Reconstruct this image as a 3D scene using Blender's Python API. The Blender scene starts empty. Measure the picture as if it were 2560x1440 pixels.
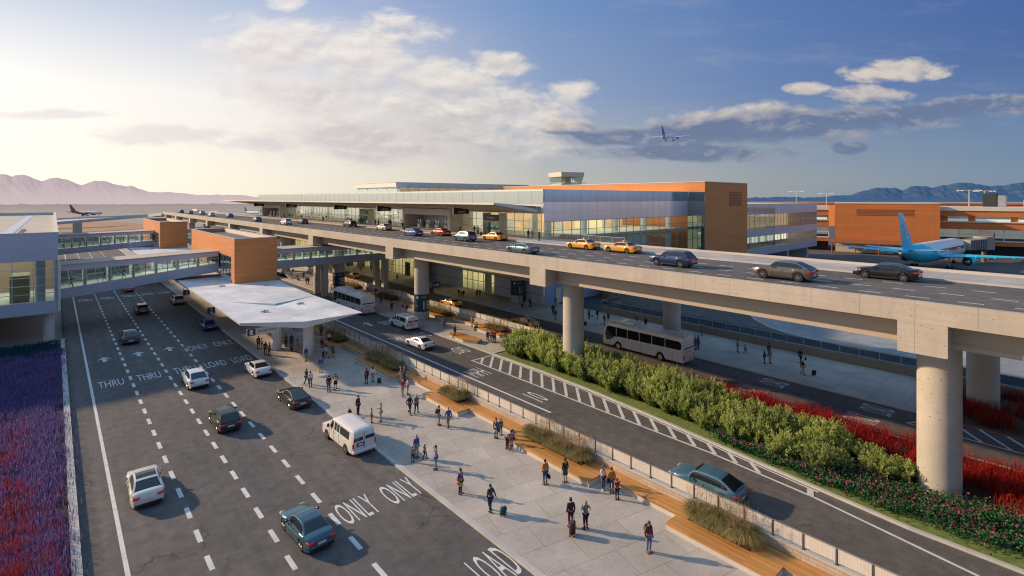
import bpy, math, random
import numpy as np
from mathutils import Matrix, Vector
R = random.Random(11)
RAD = math.radians
scene = bpy.context.scene
COL = scene.collection
# ------------------------------------------------------------------ camera frame (used to survey points of the ground plan)
FPX, V0, U0, CH = 1290.0, 496.0, 134.0, 20.0
YAW = math.atan((1280 - U0) / FPX)
CA, SA = math.cos(YAW), math.sin(YAW)
def G(u, v, z=0.0):
    D = FPX * (CH - z) / (v - V0); r = (u - 1280) / FPX * D
    return (r * CA + D * SA, D * CA - r * SA)
# ------------------------------------------------------------------ materials
def nt(name):
    m = bpy.data.materials.new(name); m.use_nodes = True
    t = m.node_tree
    for n in list(t.nodes): t.nodes.remove(n)
    o = t.nodes.new('ShaderNodeOutputMaterial')
    return m, t, o
class T:
    """tiny node helper"""
    def __init__(s, t): s.t = t
    def n(s, typ, ins=None, **kw):
        nd = s.t.nodes.new(typ)
        for k, v in kw.items(): setattr(nd, k, v)
        if ins:
            for k, v in ins.items():
                if isinstance(v, bpy.types.NodeSocket): s.t.links.new(v, nd.inputs[k])
                else: nd.inputs[k].default_value = v
        return nd
    def math(s, op, a, b=None, c=None, clamp=False):
        nd = s.t.nodes.new('ShaderNodeMath'); nd.operation = op; nd.use_clamp = clamp
        for i, v in enumerate((a, b, c)):
            if v is None: continue
            if isinstance(v, bpy.types.NodeSocket): s.t.links.new(v, nd.inputs[i])
            else: nd.inputs[i].default_value = v
        return nd.outputs[0]
    def mix(s, f, a, b, mode='MIX'):
        nd = s.t.nodes.new('ShaderNodeMix'); nd.data_type = 'RGBA'; nd.blend_type = mode
        for k, v in ((0, f), (6, a), (7, b)):
            if isinstance(v, bpy.types.NodeSocket): s.t.links.new(v, nd.inputs[k])
            else: nd.inputs[k].default_value = v if k == 0 else c4(v)
        return nd.outputs[2]
    def noise(s, vec, scale, detail=3.0, rough=.55):
        nd = s.n('ShaderNodeTexNoise', {'Scale': scale, 'Detail': detail, 'Roughness': rough})
        s.t.links.new(vec, nd.inputs['Vector']); return nd.outputs['Fac']
    def ramp(s, f, lo, hi):
        nd = s.n('ShaderNodeMapRange', {'From Min': lo, 'From Max': hi}); s.t.links.new(f, nd.inputs['Value']); return nd.outputs[0]
def c4(c): return (c[0], c[1], c[2], 1.0)
def pm(name, col, rough=.6, metal=0.0, var=.10, scale=.5, fine=8.0, bump=0.0, coat=0.0, spec=.5, obj=False, emis=None, grime=0.0):
    m, t, o = nt(name); h = T(t)
    p = h.n('ShaderNodeBsdfPrincipled', {'Roughness': rough, 'Metallic': metal, 'Coat Weight': coat, 'Specular IOR Level': spec})
    if 'Coat Roughness' in p.inputs: p.inputs['Coat Roughness'].default_value = .08
    pos = h.n('ShaderNodeTexCoord').outputs['Object'] if obj else h.n('ShaderNodeNewGeometry').outputs['Position']
    a = h.noise(pos, scale, 4); b = h.noise(pos, fine, 3)
    f = h.math('ADD', h.math('MULTIPLY', a, .65), h.math('MULTIPLY', b, .35))
    f = h.ramp(f, .3, .7)
    lo = tuple(max(0, x * (1 - var)) for x in col); hi = tuple(min(1, x * (1 + var)) for x in col)
    c = h.mix(f, lo, hi)
    if grime:
        g = h.ramp(h.noise(pos, scale * .37, 5, .7), .5, .75)
        c = h.mix(h.math('MULTIPLY', g, grime), c, tuple(x * .55 for x in col))
    t.links.new(c, p.inputs['Base Color'])
    if bump:
        bn = h.n('ShaderNodeBump', {'Strength': bump, 'Distance': .02}); t.links.new(b, bn.inputs['Height']); t.links.new(bn.outputs[0], p.inputs['Normal'])
    if emis:
        t.links.new(c, p.inputs['Emission Color']); p.inputs['Emission Strength'].default_value = emis
    t.links.new(p.outputs[0], o.inputs[0])
    return m
def asphalt(name, col, tint=(.05, .055, .065)):
    m, t, o = nt(name); h = T(t)
    pos = h.n('ShaderNodeNewGeometry').outputs['Position']
    p = h.n('ShaderNodeBsdfPrincipled', {'Roughness': .88, 'Specular IOR Level': .3})
    big = h.ramp(h.noise(pos, .07, 5, .6), .35, .65)
    mid = h.noise(pos, 1.1, 4, .7); fine = h.noise(pos, 22, 2, .7); grit = h.noise(pos, 70, 1)
    mp = h.n('ShaderNodeMapping', {'Scale': (1.2, .035, 1)}); t.links.new(pos, mp.inputs['Vector'])
    track = h.ramp(h.noise(mp.outputs[0], 1.0, 3, .6), .35, .7)
    c = h.mix(big, tuple(x * .82 for x in col), tuple(x * 1.2 for x in col))
    c = h.mix(h.math('MULTIPLY', track, .7), c, tint)
    oil = h.ramp(h.noise(pos, .5, 4, .7), .60, .72)
    c = h.mix(h.math('MULTIPLY', oil, .35), c, tuple(x * .5 for x in col))
    f = h.ramp(h.math('ADD', h.math('MULTIPLY', mid, .4), h.math('MULTIPLY', fine, .6)), .36, .64)
    c = h.mix(f, h.mix(1.0, c, (.56, .57, .58), 'MULTIPLY'), h.mix(1.0, c, (1.4, 1.38, 1.36), 'MULTIPLY'))
    c = h.mix(h.math('MULTIPLY', h.ramp(grit, .62, .72), .35), c, (.2, .19, .18))
    # cracks and tar seams
    v = h.n('ShaderNodeTexVoronoi', {'Scale': .11}, feature='DISTANCE_TO_EDGE')
    w = h.n('ShaderNodeVectorMath', operation='ADD'); t.links.new(pos, w.inputs[0])
    nz = h.n('ShaderNodeTexNoise', {'Scale': .7, 'Detail': 4.0}); t.links.new(pos, nz.inputs['Vector'])
    sc = h.n('ShaderNodeVectorMath', operation='SCALE'); t.links.new(nz.outputs['Color'], sc.inputs[0]); sc.inputs['Scale'].default_value = 2.2
    t.links.new(sc.outputs[0], w.inputs[1]); t.links.new(w.outputs[0], v.inputs['Vector'])
    crack = h.math('SUBTRACT', 1.0, h.ramp(v.outputs['Distance'], .002, .009))
    brk = h.ramp(h.noise(pos, .16, 3), .52, .6)
    c = h.mix(h.math('MULTIPLY', h.math('MULTIPLY', crack, brk), .75), c, tuple(x * .35 for x in col))
    t.links.new(c, p.inputs['Base Color'])
    bn = h.n('ShaderNodeBump', {'Strength': .6, 'Distance': .03}); t.links.new(h.math('ADD', fine, h.math('MULTIPLY', mid, .8)), bn.inputs['Height']); t.links.new(bn.outputs[0], p.inputs['Normal'])
    t.links.new(p.outputs[0], o.inputs[0]); return m
def paving(name, col, bw, bh, rot=0.0, joint=.5, off=(0, 0), pits=.55):
    """concrete slabs with saw-cut joints, stains and pits"""
    m, t, o = nt(name); h = T(t)
    pos = h.n('ShaderNodeNewGeometry').outputs['Position']
    p = h.n('ShaderNodeBsdfPrincipled', {'Roughness': .8, 'Specular IOR Level': .3})
    mp = h.n('ShaderNodeMapping', {'Rotation': (0, 0, rot), 'Location': (off[0], off[1], 0)}); t.links.new(pos, mp.inputs['Vector'])
    b = h.n('ShaderNodeTexBrick', {'Scale': 1.0, 'Mortar Size': .022, 'Mortar Smooth': .3, 'Brick Width': bw, 'Row Height': bh, 'Color1': c4((.9, .9, .9)), 'Color2': c4((1.06, 1.06, 1.06)), 'Mortar': c4((joint, joint, joint))}, offset=.5)
    t.links.new(mp.outputs[0], b.inputs['Vector'])
    a = h.ramp(h.noise(pos, .22, 6, .65), .3, .7); f = h.noise(pos, 9, 3, .7)
    c = h.mix(a, tuple(x * .74 for x in col), tuple(x * 1.14 for x in col))
    c = h.mix(h.ramp(f, .3, .7), h.mix(1.0, c, (.84, .84, .84), 'MULTIPLY'), h.mix(1.0, c, (1.08, 1.08, 1.08), 'MULTIPLY'))
    c = h.mix(1.0, c, b.outputs['Color'], 'MULTIPLY')
    mp2 = h.n('ShaderNodeMapping', {'Rotation': (0, 0, rot + .12), 'Scale': (.25, 6, 1)}); t.links.new(pos, mp2.inputs['Vector'])
    st = h.ramp(h.noise(mp2.outputs[0], 1.0, 3), .66, .74)
    c = h.mix(h.math('MULTIPLY', st, .4), c, tuple(x * .5 for x in col))
    v = h.n('ShaderNodeTexVoronoi', {'Scale': 1.6}); t.links.new(pos, v.inputs['Vector'])
    pit = h.math('SUBTRACT', 1.0, h.ramp(v.outputs['Distance'], .05, .09))
    c = h.mix(h.math('MULTIPLY', pit, pits), c, tuple(x * .35 for x in col))
    t.links.new(c, p.inputs['Base Color'])
    bn = h.n('ShaderNodeBump', {'Strength': .25, 'Distance': .02}); t.links.new(f, bn.inputs['Height']); t.links.new(bn.outputs[0], p.inputs['Normal'])
    t.links.new(p.outputs[0], o.inputs[0]); return m
def concrete(name, col, board=0.0, panel=0.0, pits=.6):
    """cast concrete: board marks, panel joints every `panel` m along Y, blow holes"""
    m, t, o = nt(name); h = T(t)
    pos = h.n('ShaderNodeNewGeometry').outputs['Position']
    p = h.n('ShaderNodeBsdfPrincipled', {'Roughness': .85, 'Specular IOR Level': .25})
    a = h.ramp(h.noise(pos, .35, 6, .65), .3, .7); f = h.noise(pos, 14, 3, .7)
    c = h.mix(a, tuple(x * .84 for x in col), tuple(x * 1.1 for x in col))
    c = h.mix(h.ramp(f, .3, .72), h.mix(1.0, c, (.86, .85, .84), 'MULTIPLY'), h.mix(1.0, c, (1.08, 1.08, 1.08), 'MULTIPLY'))
    if board:
        mp = h.n('ShaderNodeMapping', {'Scale': (.3, .3, 9.0)}); t.links.new(pos, mp.inputs['Vector'])
        st = h.ramp(h.noise(mp.outputs[0], 1.3, 4, .7), .35, .65)
        c = h.mix(h.math('MULTIPLY', st, board), c, tuple(x * .72 for x in col))
        mq = h.n('ShaderNodeMapping', {'Scale': (1.2, 1.2, .12)}); t.links.new(pos, mq.inputs['Vector'])
        dr = h.ramp(h.noise(mq.outputs[0], 1.6, 4, .6), .55, .72)
        c = h.mix(h.math('MULTIPLY', dr, board * .8), c, tuple(x * .66 for x in col))
    sp = h.n('ShaderNodeSeparateXYZ'); t.links.new(pos, sp.inputs[0])
    if panel:
        fr = h.math('ABSOLUTE', h.math('SUBTRACT', h.math('FRACT', h.math('DIVIDE', sp.outputs[1], panel)), .5))
        ln = h.math('LESS_THAN', fr, .012 / panel * 1.6)
        c = h.mix(h.math('MULTIPLY', ln, .6), c, tuple(x * .4 for x in col))
    v = h.n('ShaderNodeTexVoronoi', {'Scale': 2.3}); t.links.new(pos, v.inputs['Vector'])
    v2 = h.n('ShaderNodeTexVoronoi', {'Scale': 9.0}); t.links.new(pos, v2.inputs['Vector'])
    pit = h.math('MAXIMUM', h.math('SUBTRACT', 1.0, h.ramp(v.outputs['Distance'], .07, .12)), h.math('MULTIPLY', .6, h.math('SUBTRACT', 1.0, h.ramp(v2.outputs['Distance'], .1, .17))))
    c = h.mix(h.math('MULTIPLY', pit, pits), c, tuple(x * .25 for x in col))
    t.links.new(c, p.inputs['Base Color'])
    bn = h.n('ShaderNodeBump', {'Strength': .35, 'Distance': .02}); t.links.new(f, bn.inputs['Height']); t.links.new(bn.outputs[0], p.inputs['Normal'])
    t.links.new(p.outputs[0], o.inputs[0]); return m
def cladding(name, col, row=.45, col_w=6.0, rough=.6):
    """terracotta boards: horizontal courses with a tight joint, wide vertical seams"""
    m, t, o = nt(name); h = T(t)
    pos = h.n('ShaderNodeNewGeometry').outputs['Position']
    sp = h.n('ShaderNodeSeparateXYZ'); t.links.new(pos, sp.inputs[0])
    p = h.n('ShaderNodeBsdfPrincipled', {'Roughness': rough, 'Specular IOR Level': .3})
    zr = h.math('DIVIDE', sp.outputs[2], row)
    fl = h.math('FLOOR', zr)
    hx = h.math('FLOOR', h.math('DIVIDE', h.math('ADD', sp.outputs[0], sp.outputs[1]), col_w))
    wn = h.n('ShaderNodeTexWhiteNoise', noise_dimensions='2D')
    cb = h.n('ShaderNodeCombineXYZ'); t.links.new(fl, cb.inputs[0]); t.links.new(hx, cb.inputs[1]); t.links.new(cb.outputs[0], wn.inputs['Vector'])
    c = h.mix(wn.outputs['Value'], tuple(x * .93 for x in col), tuple(x * 1.06 for x in col))
    mp = h.n('ShaderNodeMapping', {'Scale': (.35, .35, 5.0)}); t.links.new(pos, mp.inputs['Vector'])
    gr = h.ramp(h.noise(mp.outputs[0], 1.2, 4, .6), .3, .7)
    c = h.mix(h.math('MULTIPLY', gr, .3), c, tuple(x * .7 for x in col))
    mq = h.n('ShaderNodeMapping', {'Scale': (.9, .9, .05)}); t.links.new(pos, mq.inputs['Vector'])
    c = h.mix(h.math('MULTIPLY', h.ramp(h.noise(mq.outputs[0], 1.4, 5, .65), .48, .75), .28), c, tuple(x * .62 for x in col))
    jf = h.math('LESS_THAN', h.math('FRACT', zr), .07)
    vf = h.math('LESS_THAN', h.math('FRACT', h.math('DIVIDE', h.math('ADD', sp.outputs[0], sp.outputs[1]), col_w)), .007)
    c = h.mix(h.math('MULTIPLY', h.math('MAXIMUM', jf, vf), .45), c, tuple(x * .45 for x in col))
    t.links.new(c, p.inputs['Base Color']); t.links.new(p.outputs[0], o.inputs[0]); return m
def glass(name, tint=(.75, .9, .9), refl=.25, rough=.02, gcol=(.9, .95, 1.0)):
    m, t, o = nt(name); h = T(t)
    tr = h.n('ShaderNodeBsdfTransparent', {'Color': c4(tint)})
    pos = h.n('ShaderNodeNewGeometry').outputs['Position']
    gl = h.n('ShaderNodeBsdfGlossy', {'Color': c4(gcol), 'Roughness': rough})
    bn = h.n('ShaderNodeBump', {'Strength': .04, 'Distance': .05}); t.links.new(h.noise(pos, .5, 2), bn.inputs['Height']); t.links.new(bn.outputs[0], gl.inputs['Normal'])
    lw = h.n('ShaderNodeLayerWeight', {'Blend': .2})
    f = h.math('ADD', refl, h.math('MULTIPLY', lw.outputs['Fresnel'], .38), clamp=True)
    mx = h.n('ShaderNodeMixShader'); t.links.new(f, mx.inputs[0]); t.links.new(tr.outputs[0], mx.inputs[1]); t.links.new(gl.outputs[0], mx.inputs[2])
    t.links.new(mx.outputs[0], o.inputs[0]); return m
def leafmat(name, cols, trans=.35, rough=.55):
    """leaf colours that vary from leaf to leaf (per-face random attribute) and with height"""
    m, t, o = nt(name); h = T(t)
    at = h.n('ShaderNodeAttribute', attribute_name='tone')
    cr = h.n('ShaderNodeValToRGB'); t.links.new(at.outputs['Fac'], cr.inputs[0])
    el = cr.color_ramp.elements
    while len(el) < len(cols): el.new(.5)
    for i, c in enumerate(cols): el[i].position = i / (len(cols) - 1); el[i].color = c4(c)
    oi = h.n('ShaderNodeObjectInfo')
    c = h.mix(oi.outputs['Random'], h.mix(1.0, cr.outputs[0], (.82, .84, .8), 'MULTIPLY'), h.mix(1.0, cr.outputs[0], (1.14, 1.12, 1.0), 'MULTIPLY'))
    d = h.n('ShaderNodeBsdfDiffuse', {'Roughness': .6}); t.links.new(c, d.inputs[0])
    tl = h.n('ShaderNodeBsdfTranslucent'); t.links.new(c, tl.inputs[0])
    mx = h.n('ShaderNodeMixShader', {0: trans}); t.links.new(d.outputs[0], mx.inputs[1]); t.links.new(tl.outputs[0], mx.inputs[2])
    t.links.new(mx.outputs[0], o.inputs[0]); return m
# ------------------------------------------------------------------ mesh builder
class MB:
    def __init__(s): s.V = []; s.F = []; s.I = []
    def face(s, pts, m=0):
        b = len(s.V); s.V += [tuple(p) for p in pts]; s.F.append(tuple(range(b, b + len(pts)))); s.I.append(m); return s
    def box(s, x0, y0, z0, x1, y1, z1, m=0):
        b = len(s.V)
        s.V += [(x0, y0, z0), (x1, y0, z0), (x1, y1, z0), (x0, y1, z0), (x0, y0, z1), (x1, y0, z1), (x1, y1, z1), (x0, y1, z1)]
        for f in ((3, 2, 1, 0), (4, 5, 6, 7), (0, 1, 5, 4), (1, 2, 6, 5), (2, 3, 7, 6), (3, 0, 4, 7)):
            s.F.append(tuple(b + i for i in f)); s.I.append(m)
        return s
    def cbox(s, c, sz, m=0, rz=0.0, bev=0.0):
        cx, cy, cz = c; a, b_, d = sz[0] / 2, sz[1] / 2, sz[2] / 2
        if bev:
            ring = []
            for (zz, k) in ((-d, bev), (-d + bev, 0), (d - bev, 0), (d, bev)):
                x, y = a - k, b_ - k; e = bev
                ring.append([(-x + e, -y, zz), (x - e, -y, zz), (x, -y + e, zz), (x, y - e, zz), (x - e, y, zz), (-x + e, y, zz), (-x, y - e, zz), (-x, -y + e, zz)])
        else:
            ring = [[(-a, -b_, zz), (a, -b_, zz), (a, b_, zz), (-a, b_, zz)] for zz in (-d, d)]
        c_, s_ = math.cos(rz), math.sin(rz)
        ring = [[(cx + x * c_ - y * s_, cy + x * s_ + y * c_, cz + z) for x, y, z in r] for r in ring]
        return s.loft(ring, m=m)
    def loft(s, rings, m=0, closed=True, cap=True, mf=None):
        n = len(rings[0]); b = len(s.V)
        for r in rings: s.V += [tuple(p) for p in r]
        k = n if closed else n - 1
        for i in range(len(rings) - 1):
            for j in range(k):
                j2 = (j + 1) % n
                s.F.append((b + i * n + j, b + i * n + j2, b + (i + 1) * n + j2, b + (i + 1) * n + j)); s.I.append(mf(i, j) if mf else m)
        if cap and closed:
            s.F.append(tuple(b + j for j in reversed(range(n)))); s.I.append(m)
            e = b + (len(rings) - 1) * n
            s.F.append(tuple(e + j for j in range(n))); s.I.append(m)
        return s
    def prism(s, poly, z0, z1, m=0, mtop=None):
        a = sum(poly[i][0] * poly[(i + 1) % len(poly)][1] - poly[(i + 1) % len(poly)][0] * poly[i][1] for i in range(len(poly)))
        if a < 0: poly = poly[::-1]
        n = len(poly); b = len(s.V)
        s.V += [(p[0], p[1], z0) for p in poly] + [(p[0], p[1], z1) for p in poly]
        for i in range(n):
            j = (i + 1) % n; s.F.append((b + i, b + j, b + n + j, b + n + i)); s.I.append(m)
        s.F.append(tuple(b + n + i for i in range(n))); s.I.append(m if mtop is None else mtop)
        s.F.append(tuple(b + i for i in reversed(range(n)))); s.I.append(m)
        return s
    def tube(s, pts, r, n=8, m=0, cap=True):
        P = [Vector(p) for p in pts]; rr = r if isinstance(r, (list, tuple)) else [r] * len(P)
        rings = []; up = None
        for i, p in enumerate(P):
            d = (P[min(i + 1, len(P) - 1)] - P[max(i - 1, 0)]).normalized()
            if up is None:
                up = Vector((0, 0, 1)) if abs(d.z) < .9 else Vector((1, 0, 0))
            a = d.cross(up).normalized(); b = a.cross(d).normalized(); up = b
            rings.append([tuple(p + (a * math.cos(2 * math.pi * k / n) + b * math.sin(2 * math.pi * k / n)) * rr[i]) for k in range(n)])
        return s.loft(rings, m=m, cap=cap)
    def cyl(s, x, y, z0, z1, r, n=24, m=0, r1=None):
        r1 = r if r1 is None else r1
        return s.loft([[(x + q * math.cos(2 * math.pi * k / n), y + q * math.sin(2 * math.pi * k / n), z) for k in range(n)] for z, q in ((z0, r), (z1, r1))], m=m)
    def lathe(s, prof, axis='z', n=20, c=(0, 0, 0), m=0, cap=True):
        rings = []
        for r, h in prof:
            ring = []
            for k in range(n):
                a = 2 * math.pi * k / n; u, v = r * math.cos(a), r * math.sin(a)
                p = (u, v, h) if axis == 'z' else (h, u, v) if axis == 'x' else (v, h, u)
                ring.append((c[0] + p[0], c[1] + p[1], c[2] + p[2]))
            rings.append(ring)
        return s.loft(rings, m=m, cap=cap)
    def add(s, o, M=None, m=None):
        b = len(s.V); s.V += [tuple(M @ Vector(v)) for v in o.V] if M else o.V
        s.F += [tuple(b + i for i in f) for f in o.F]; s.I += o.I if m is None else [m] * len(o.F); return s
    def build(s, name, mats, parent=None, smooth=None, kind=None):
        me = bpy.data.meshes.new(name); me.from_pydata(s.V, [], s.F)
        if not isinstance(mats, (list, tuple)): mats = [mats]
        for x in mats: me.materials.append(x)
        if len(mats) > 1: me.polygons.foreach_set('material_index', s.I)
        if smooth is not None:
            me.polygons.foreach_set('use_smooth', [True] * len(me.polygons))
            me.set_sharp_from_angle(angle=RAD(smooth))
        me.update()
        return link(name, me, parent, kind)
def link(name, me, parent=None, kind=None):
    o = bpy.data.objects.new(name, me); COL.objects.link(o)
    if parent is not None:
        o.parent = parent
        if parent.get('_w'): o.matrix_parent_inverse = Matrix.Translation(-Vector(parent.location))
    if kind: o['kind'] = kind
    return o
def tag(o, label, cat, group=None, kind=None):
    o['label'] = label; o['category'] = cat
    if group: o['group'] = group
    if kind: o['kind'] = kind
    return o
def thing(name, label, cat, loc=(0, 0, 0), rz=0.0, group=None, world=False):
    o = bpy.data.objects.new(name, None); COL.objects.link(o); o.empty_display_size = .2
    o.location = loc; o.rotation_euler = (0, 0, rz)
    if world: o['_w'] = 1          # children are given in world coordinates
    return tag(o, label, cat, group)
CHILD = {}
def kids(o):
    return [c for c in o.children]
def tree(o):
    return (o, [tree(c) for c in kids(o)])
def dup(tr, loc, rz, label, group=None, swap=None, sc=1.0, far=False):
    """copy of a thing, of its parts and sub-parts; swap = {old material: new material} on the copies"""
    def cp(node, par):
        src, ch = node; c = src.copy(); COL.objects.link(c)
        if par is not None: c.parent = par
        if swap and c.type == 'MESH':
            for s in c.material_slots:
                if s.material in swap:
                    nm = swap[s.material]; s.link = 'OBJECT'; s.material = nm
        if far != 'flat':
            for k in ch: cp(k, c)
        return c
    r = cp(tr, None); r.location = loc; r.rotation_euler = (0, 0, rz); r.scale = (sc, sc, sc); r['label'] = label
    if group: r['group'] = group
    return r
def text_mesh(s):
    cu = bpy.data.curves.new('lettering', 'FONT'); cu.body = s; cu.size = 1.0; cu.resolution_u = 3
    ob = bpy.data.objects.new('lettering', cu); me = bpy.data.meshes.new_from_object(ob)
    V = [tuple(v.co) for v in me.vertices]; F = [tuple(p.vertices) for p in me.polygons]
    bpy.data.objects.remove(ob); bpy.data.meshes.remove(me); bpy.data.curves.remove(cu)
    xs = [v[0] for v in V]; ys = [v[1] for v in V]
    return V, F, min(xs), max(xs), min(ys), max(ys)
def text_on(mb, s, org, ex, ey, w, hgt, m=0):
    """lettering centred on org; ex/ey: unit axes; w x hgt: size of the whole word in metres"""
    V, F, x0, x1, y0, y1 = text_mesh(s); b = len(mb.V)
    org, ex, ey = Vector(org), Vector(ex), Vector(ey)
    for v in V:
        mb.V.append(tuple(org + ex * ((v[0] - x0) / (x1 - x0) - .5) * w + ey * ((v[1] - y0) / (y1 - y0) - .5) * hgt))
    for f in F: mb.F.append(tuple(b + i for i in f)); mb.I.append(m)
    return mb
def np_mesh(name, V, F, mats, parent=None, tone=None, smooth=False, mi=None):
    """fast mesh from numpy arrays; F: (n,3) or (n,4); tone: per-face value read by leafmat"""
    V = np.asarray(V, np.float32); F = np.asarray(F, np.int32); k = F.shape[1]
    me = bpy.data.meshes.new(name); me.vertices.add(len(V)); me.vertices.foreach_set('co', V.ravel())
    me.loops.add(F.size); me.loops.foreach_set('vertex_index', F.ravel())
    me.polygons.add(len(F)); me.polygons.foreach_set('loop_start', np.arange(0, F.size, k, dtype=np.int32))
    if not isinstance(mats, (list, tuple)): mats = [mats]
    for x in mats: me.materials.append(x)
    if mi is not None: me.polygons.foreach_set('material_index', np.asarray(mi, np.int32))
    if tone is not None:
        a = me.attributes.new('tone', 'FLOAT', 'FACE'); a.data.foreach_set('value', np.asarray(tone, np.float32))
    if smooth: me.polygons.foreach_set('use_smooth', np.ones(len(F), bool))
    me.update(calc_edges=True); me.validate()
    return link(name, me, parent)
# ------------------------------------------------------------------ shared materials
A_ROAD = asphalt('asphalt_road', (.155, .136, .122), (.10, .098, .10))
A_DECK = asphalt('asphalt_deck', (.15, .134, .122), (.115, .106, .10))
A_LOT = asphalt('asphalt_lot', (.045, .085, .115), (.04, .075, .10))
A_APRON = asphalt('apron_asphalt', (.13, .125, .12), (.1, .1, .1))
PAVE = paving('plaza_slabs', (.54, .475, .41), 3.4, 2.1, RAD(14), .62)
PAVE2 = paving('island_slabs', (.58, .525, .46), 3.4, 2.4, RAD(4))
PAVE3 = paving('terminal_slabs', (.54, .49, .435), 3.0, 3.0, 0)
CONC = concrete('board_marked_concrete', (.60, .52, .425), .55, 2.9)
CONC_COL = concrete('column_concrete', (.55, .50, .43), .12, 0, .9)
CONC_SM = pm('smooth_concrete', (.55, .50, .435), .8, var=.1, scale=.3, bump=.1, grime=.25)
CONC_LT = pm('light_concrete', (.58, .55, .5), .8, var=.1, scale=.4, bump=.1)
GIRD = pm('girder_concrete', (.52, .42, .315), .75, var=.08, scale=.2, grime=.2)
KERB = pm('kerb_stone', (.52, .5, .46), .8, var=.14, scale=.8, bump=.2, grime=.3)
PAINT = pm('road_paint', (.70, .69, .66), .7, var=.14, scale=2, fine=18, grime=.6)
PAINT_Y = pm('yellow_road_paint', (.62, .45, .16), .7, var=.1, scale=2, fine=18, grime=.3)
SOIL = pm('soil', (.06, .045, .03), .95, var=.3, scale=2, bump=.5)
TURF = pm('turf', (.17, .22, .05), .95, var=.4, scale=3, fine=25, bump=.6)
ORANGE = cladding('terracotta_cladding', (.72, .27, .085))
ORANGE_D = cladding('terracotta_far', (.66, .215, .06), .8, 9)
WOOD = None
def wood(name, col):
    m, t, o = nt(name); h = T(t)
    pos = h.n('ShaderNodeNewGeometry').outputs['Position']; sp = h.n('ShaderNodeSeparateXYZ'); t.links.new(pos, sp.inputs[0])
    p = h.n('ShaderNodeBsdfPrincipled', {'Roughness': .5, 'Specular IOR Level': .35})
    xr = h.math('DIVIDE', sp.outputs[0], .14)
    wn = h.n('ShaderNodeTexWhiteNoise', noise_dimensions='2D'); cb = h.n('ShaderNodeCombineXYZ')
    t.links.new(h.math('FLOOR', xr), cb.inputs[0]); t.links.new(h.math('FLOOR', h.math('DIVIDE', sp.outputs[1], 3.1)), cb.inputs[1]); t.links.new(cb.outputs[0], wn.inputs['Vector'])
    c = h.mix(wn.outputs['Value'], tuple(x * .8 for x in col), tuple(min(1, x * 1.18) for x in col))
    mp = h.n('ShaderNodeMapping', {'Scale': (14, .9, 14)}); t.links.new(pos, mp.inputs['Vector'])
    c = h.mix(h.math('MULTIPLY', h.ramp(h.noise(mp.outputs[0], 1.0, 5, .65), .4, .7), .45), c, tuple(x * .5 for x in col))
    c = h.mix(h.math('MULTIPLY', h.math('LESS_THAN', h.math('FRACT', xr), .07), .6), c, tuple(x * .3 for x in col))
    t.links.new(c, p.inputs['Base Color']); t.links.new(p.outputs[0], o.inputs[0]); return m
WOOD = wood('bench_timber', (.62, .29, .085))
STEEL = pm('brushed_steel', (.45, .45, .44), .4, .8, var=.06)
DSTEEL = pm('dark_steel', (.13, .13, .13), .5, .5, var=.1)
WHITE = pm('white_metal_panel', (.78, .77, .75), .45, var=.04, scale=.15)
WHITE_R = paving('white_roof_membrane', (.80, .80, .80), 7.0, 1.9, RAD(90), .86, pits=.04)
CREAM = pm('cream_panel', (.72, .67, .55), .6, var=.06, scale=.2)
ROOF_T = pm('tan_roof_gravel', (.52, .46, .38), .9, var=.1, scale=.15, fine=14, bump=.3, grime=.3)
ROOF_D = pm('dark_roof_gravel', (.17, .155, .14), .95, var=.25, scale=.5, fine=20, bump=.4, grime=.3)
BLUEP = pm('blue_grey_panel', (.44, .48, .56), .35, .1, var=.05, scale=.12)
BLUEP_D = pm('steel_blue_wall', (.58, .60, .65), .45, .1, var=.06, scale=.12)
LAV = pm('lilac_panel', (.62, .56, .60), .35, .1, var=.05, scale=.12)
FRAME = pm('aluminium_mullion', (.5, .55, .55), .4, .6, var=.04)
TEALF = pm('teal_mullion', (.18, .32, .33), .4, .4, var=.05)
GLZ = glass('clear_glazing', (.80, .92, .88), .08)
GLZ_G = glass('garage_glazing', (.62, .74, .73), .06)
GLZ_B = glass('blue_glazing', (.52, .70, .76), .26, .03, (.78, .88, 1.0))
GLZ_H = glass('hall_glazing', (.84, .95, .94), .10)
SPAN_HI = pm('reflective_spandrel', (.30, .42, .58), .12, .6, var=.2, scale=.06, fine=.3)  # slow variation paints reflected cloud streaks into the blue
SPAN_LO = pm('pale_spandrel', (.84, .80, .84), .2, .4, var=.12, scale=.05, fine=.25)
SPAN_G = pm('grey_green_glass', (.45, .52, .54), .2, .35, var=.05, scale=.06)
WARM = pm('warm_glow_wall', (.82, .68, .38), .8, var=.15, scale=.3, emis=.6)  # wall glows by itself to imitate warm interior light
PALEW = pm('pale_glow_hall_wall', (.70, .64, .54), .8, var=.12, scale=.35, emis=.42)  # wall glows by itself to imitate a bright hall
WARM2 = pm('timber_glow_wall', (.66, .42, .22), .7, var=.3, scale=.5, emis=.6)  # timber colour with a glow standing in for interior light
PALEF = pm('pale_floor', (.66, .65, .56), .5, var=.08, scale=.3)
DARK = pm('dark_interior', (.03, .035, .04), .8)
SIGN_T = pm('petrol_sign_panel', (.012, .05, .068), .4, var=.05)
SIGN_K = pm('black_sign_panel', (.012, .013, .014), .35, var=.05)
SIGN_W = pm('white_sign_face', (.75, .75, .73), .5, var=.03)
SIGN_R = pm('red_pictogram', (.5, .03, .04), .5)
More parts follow.
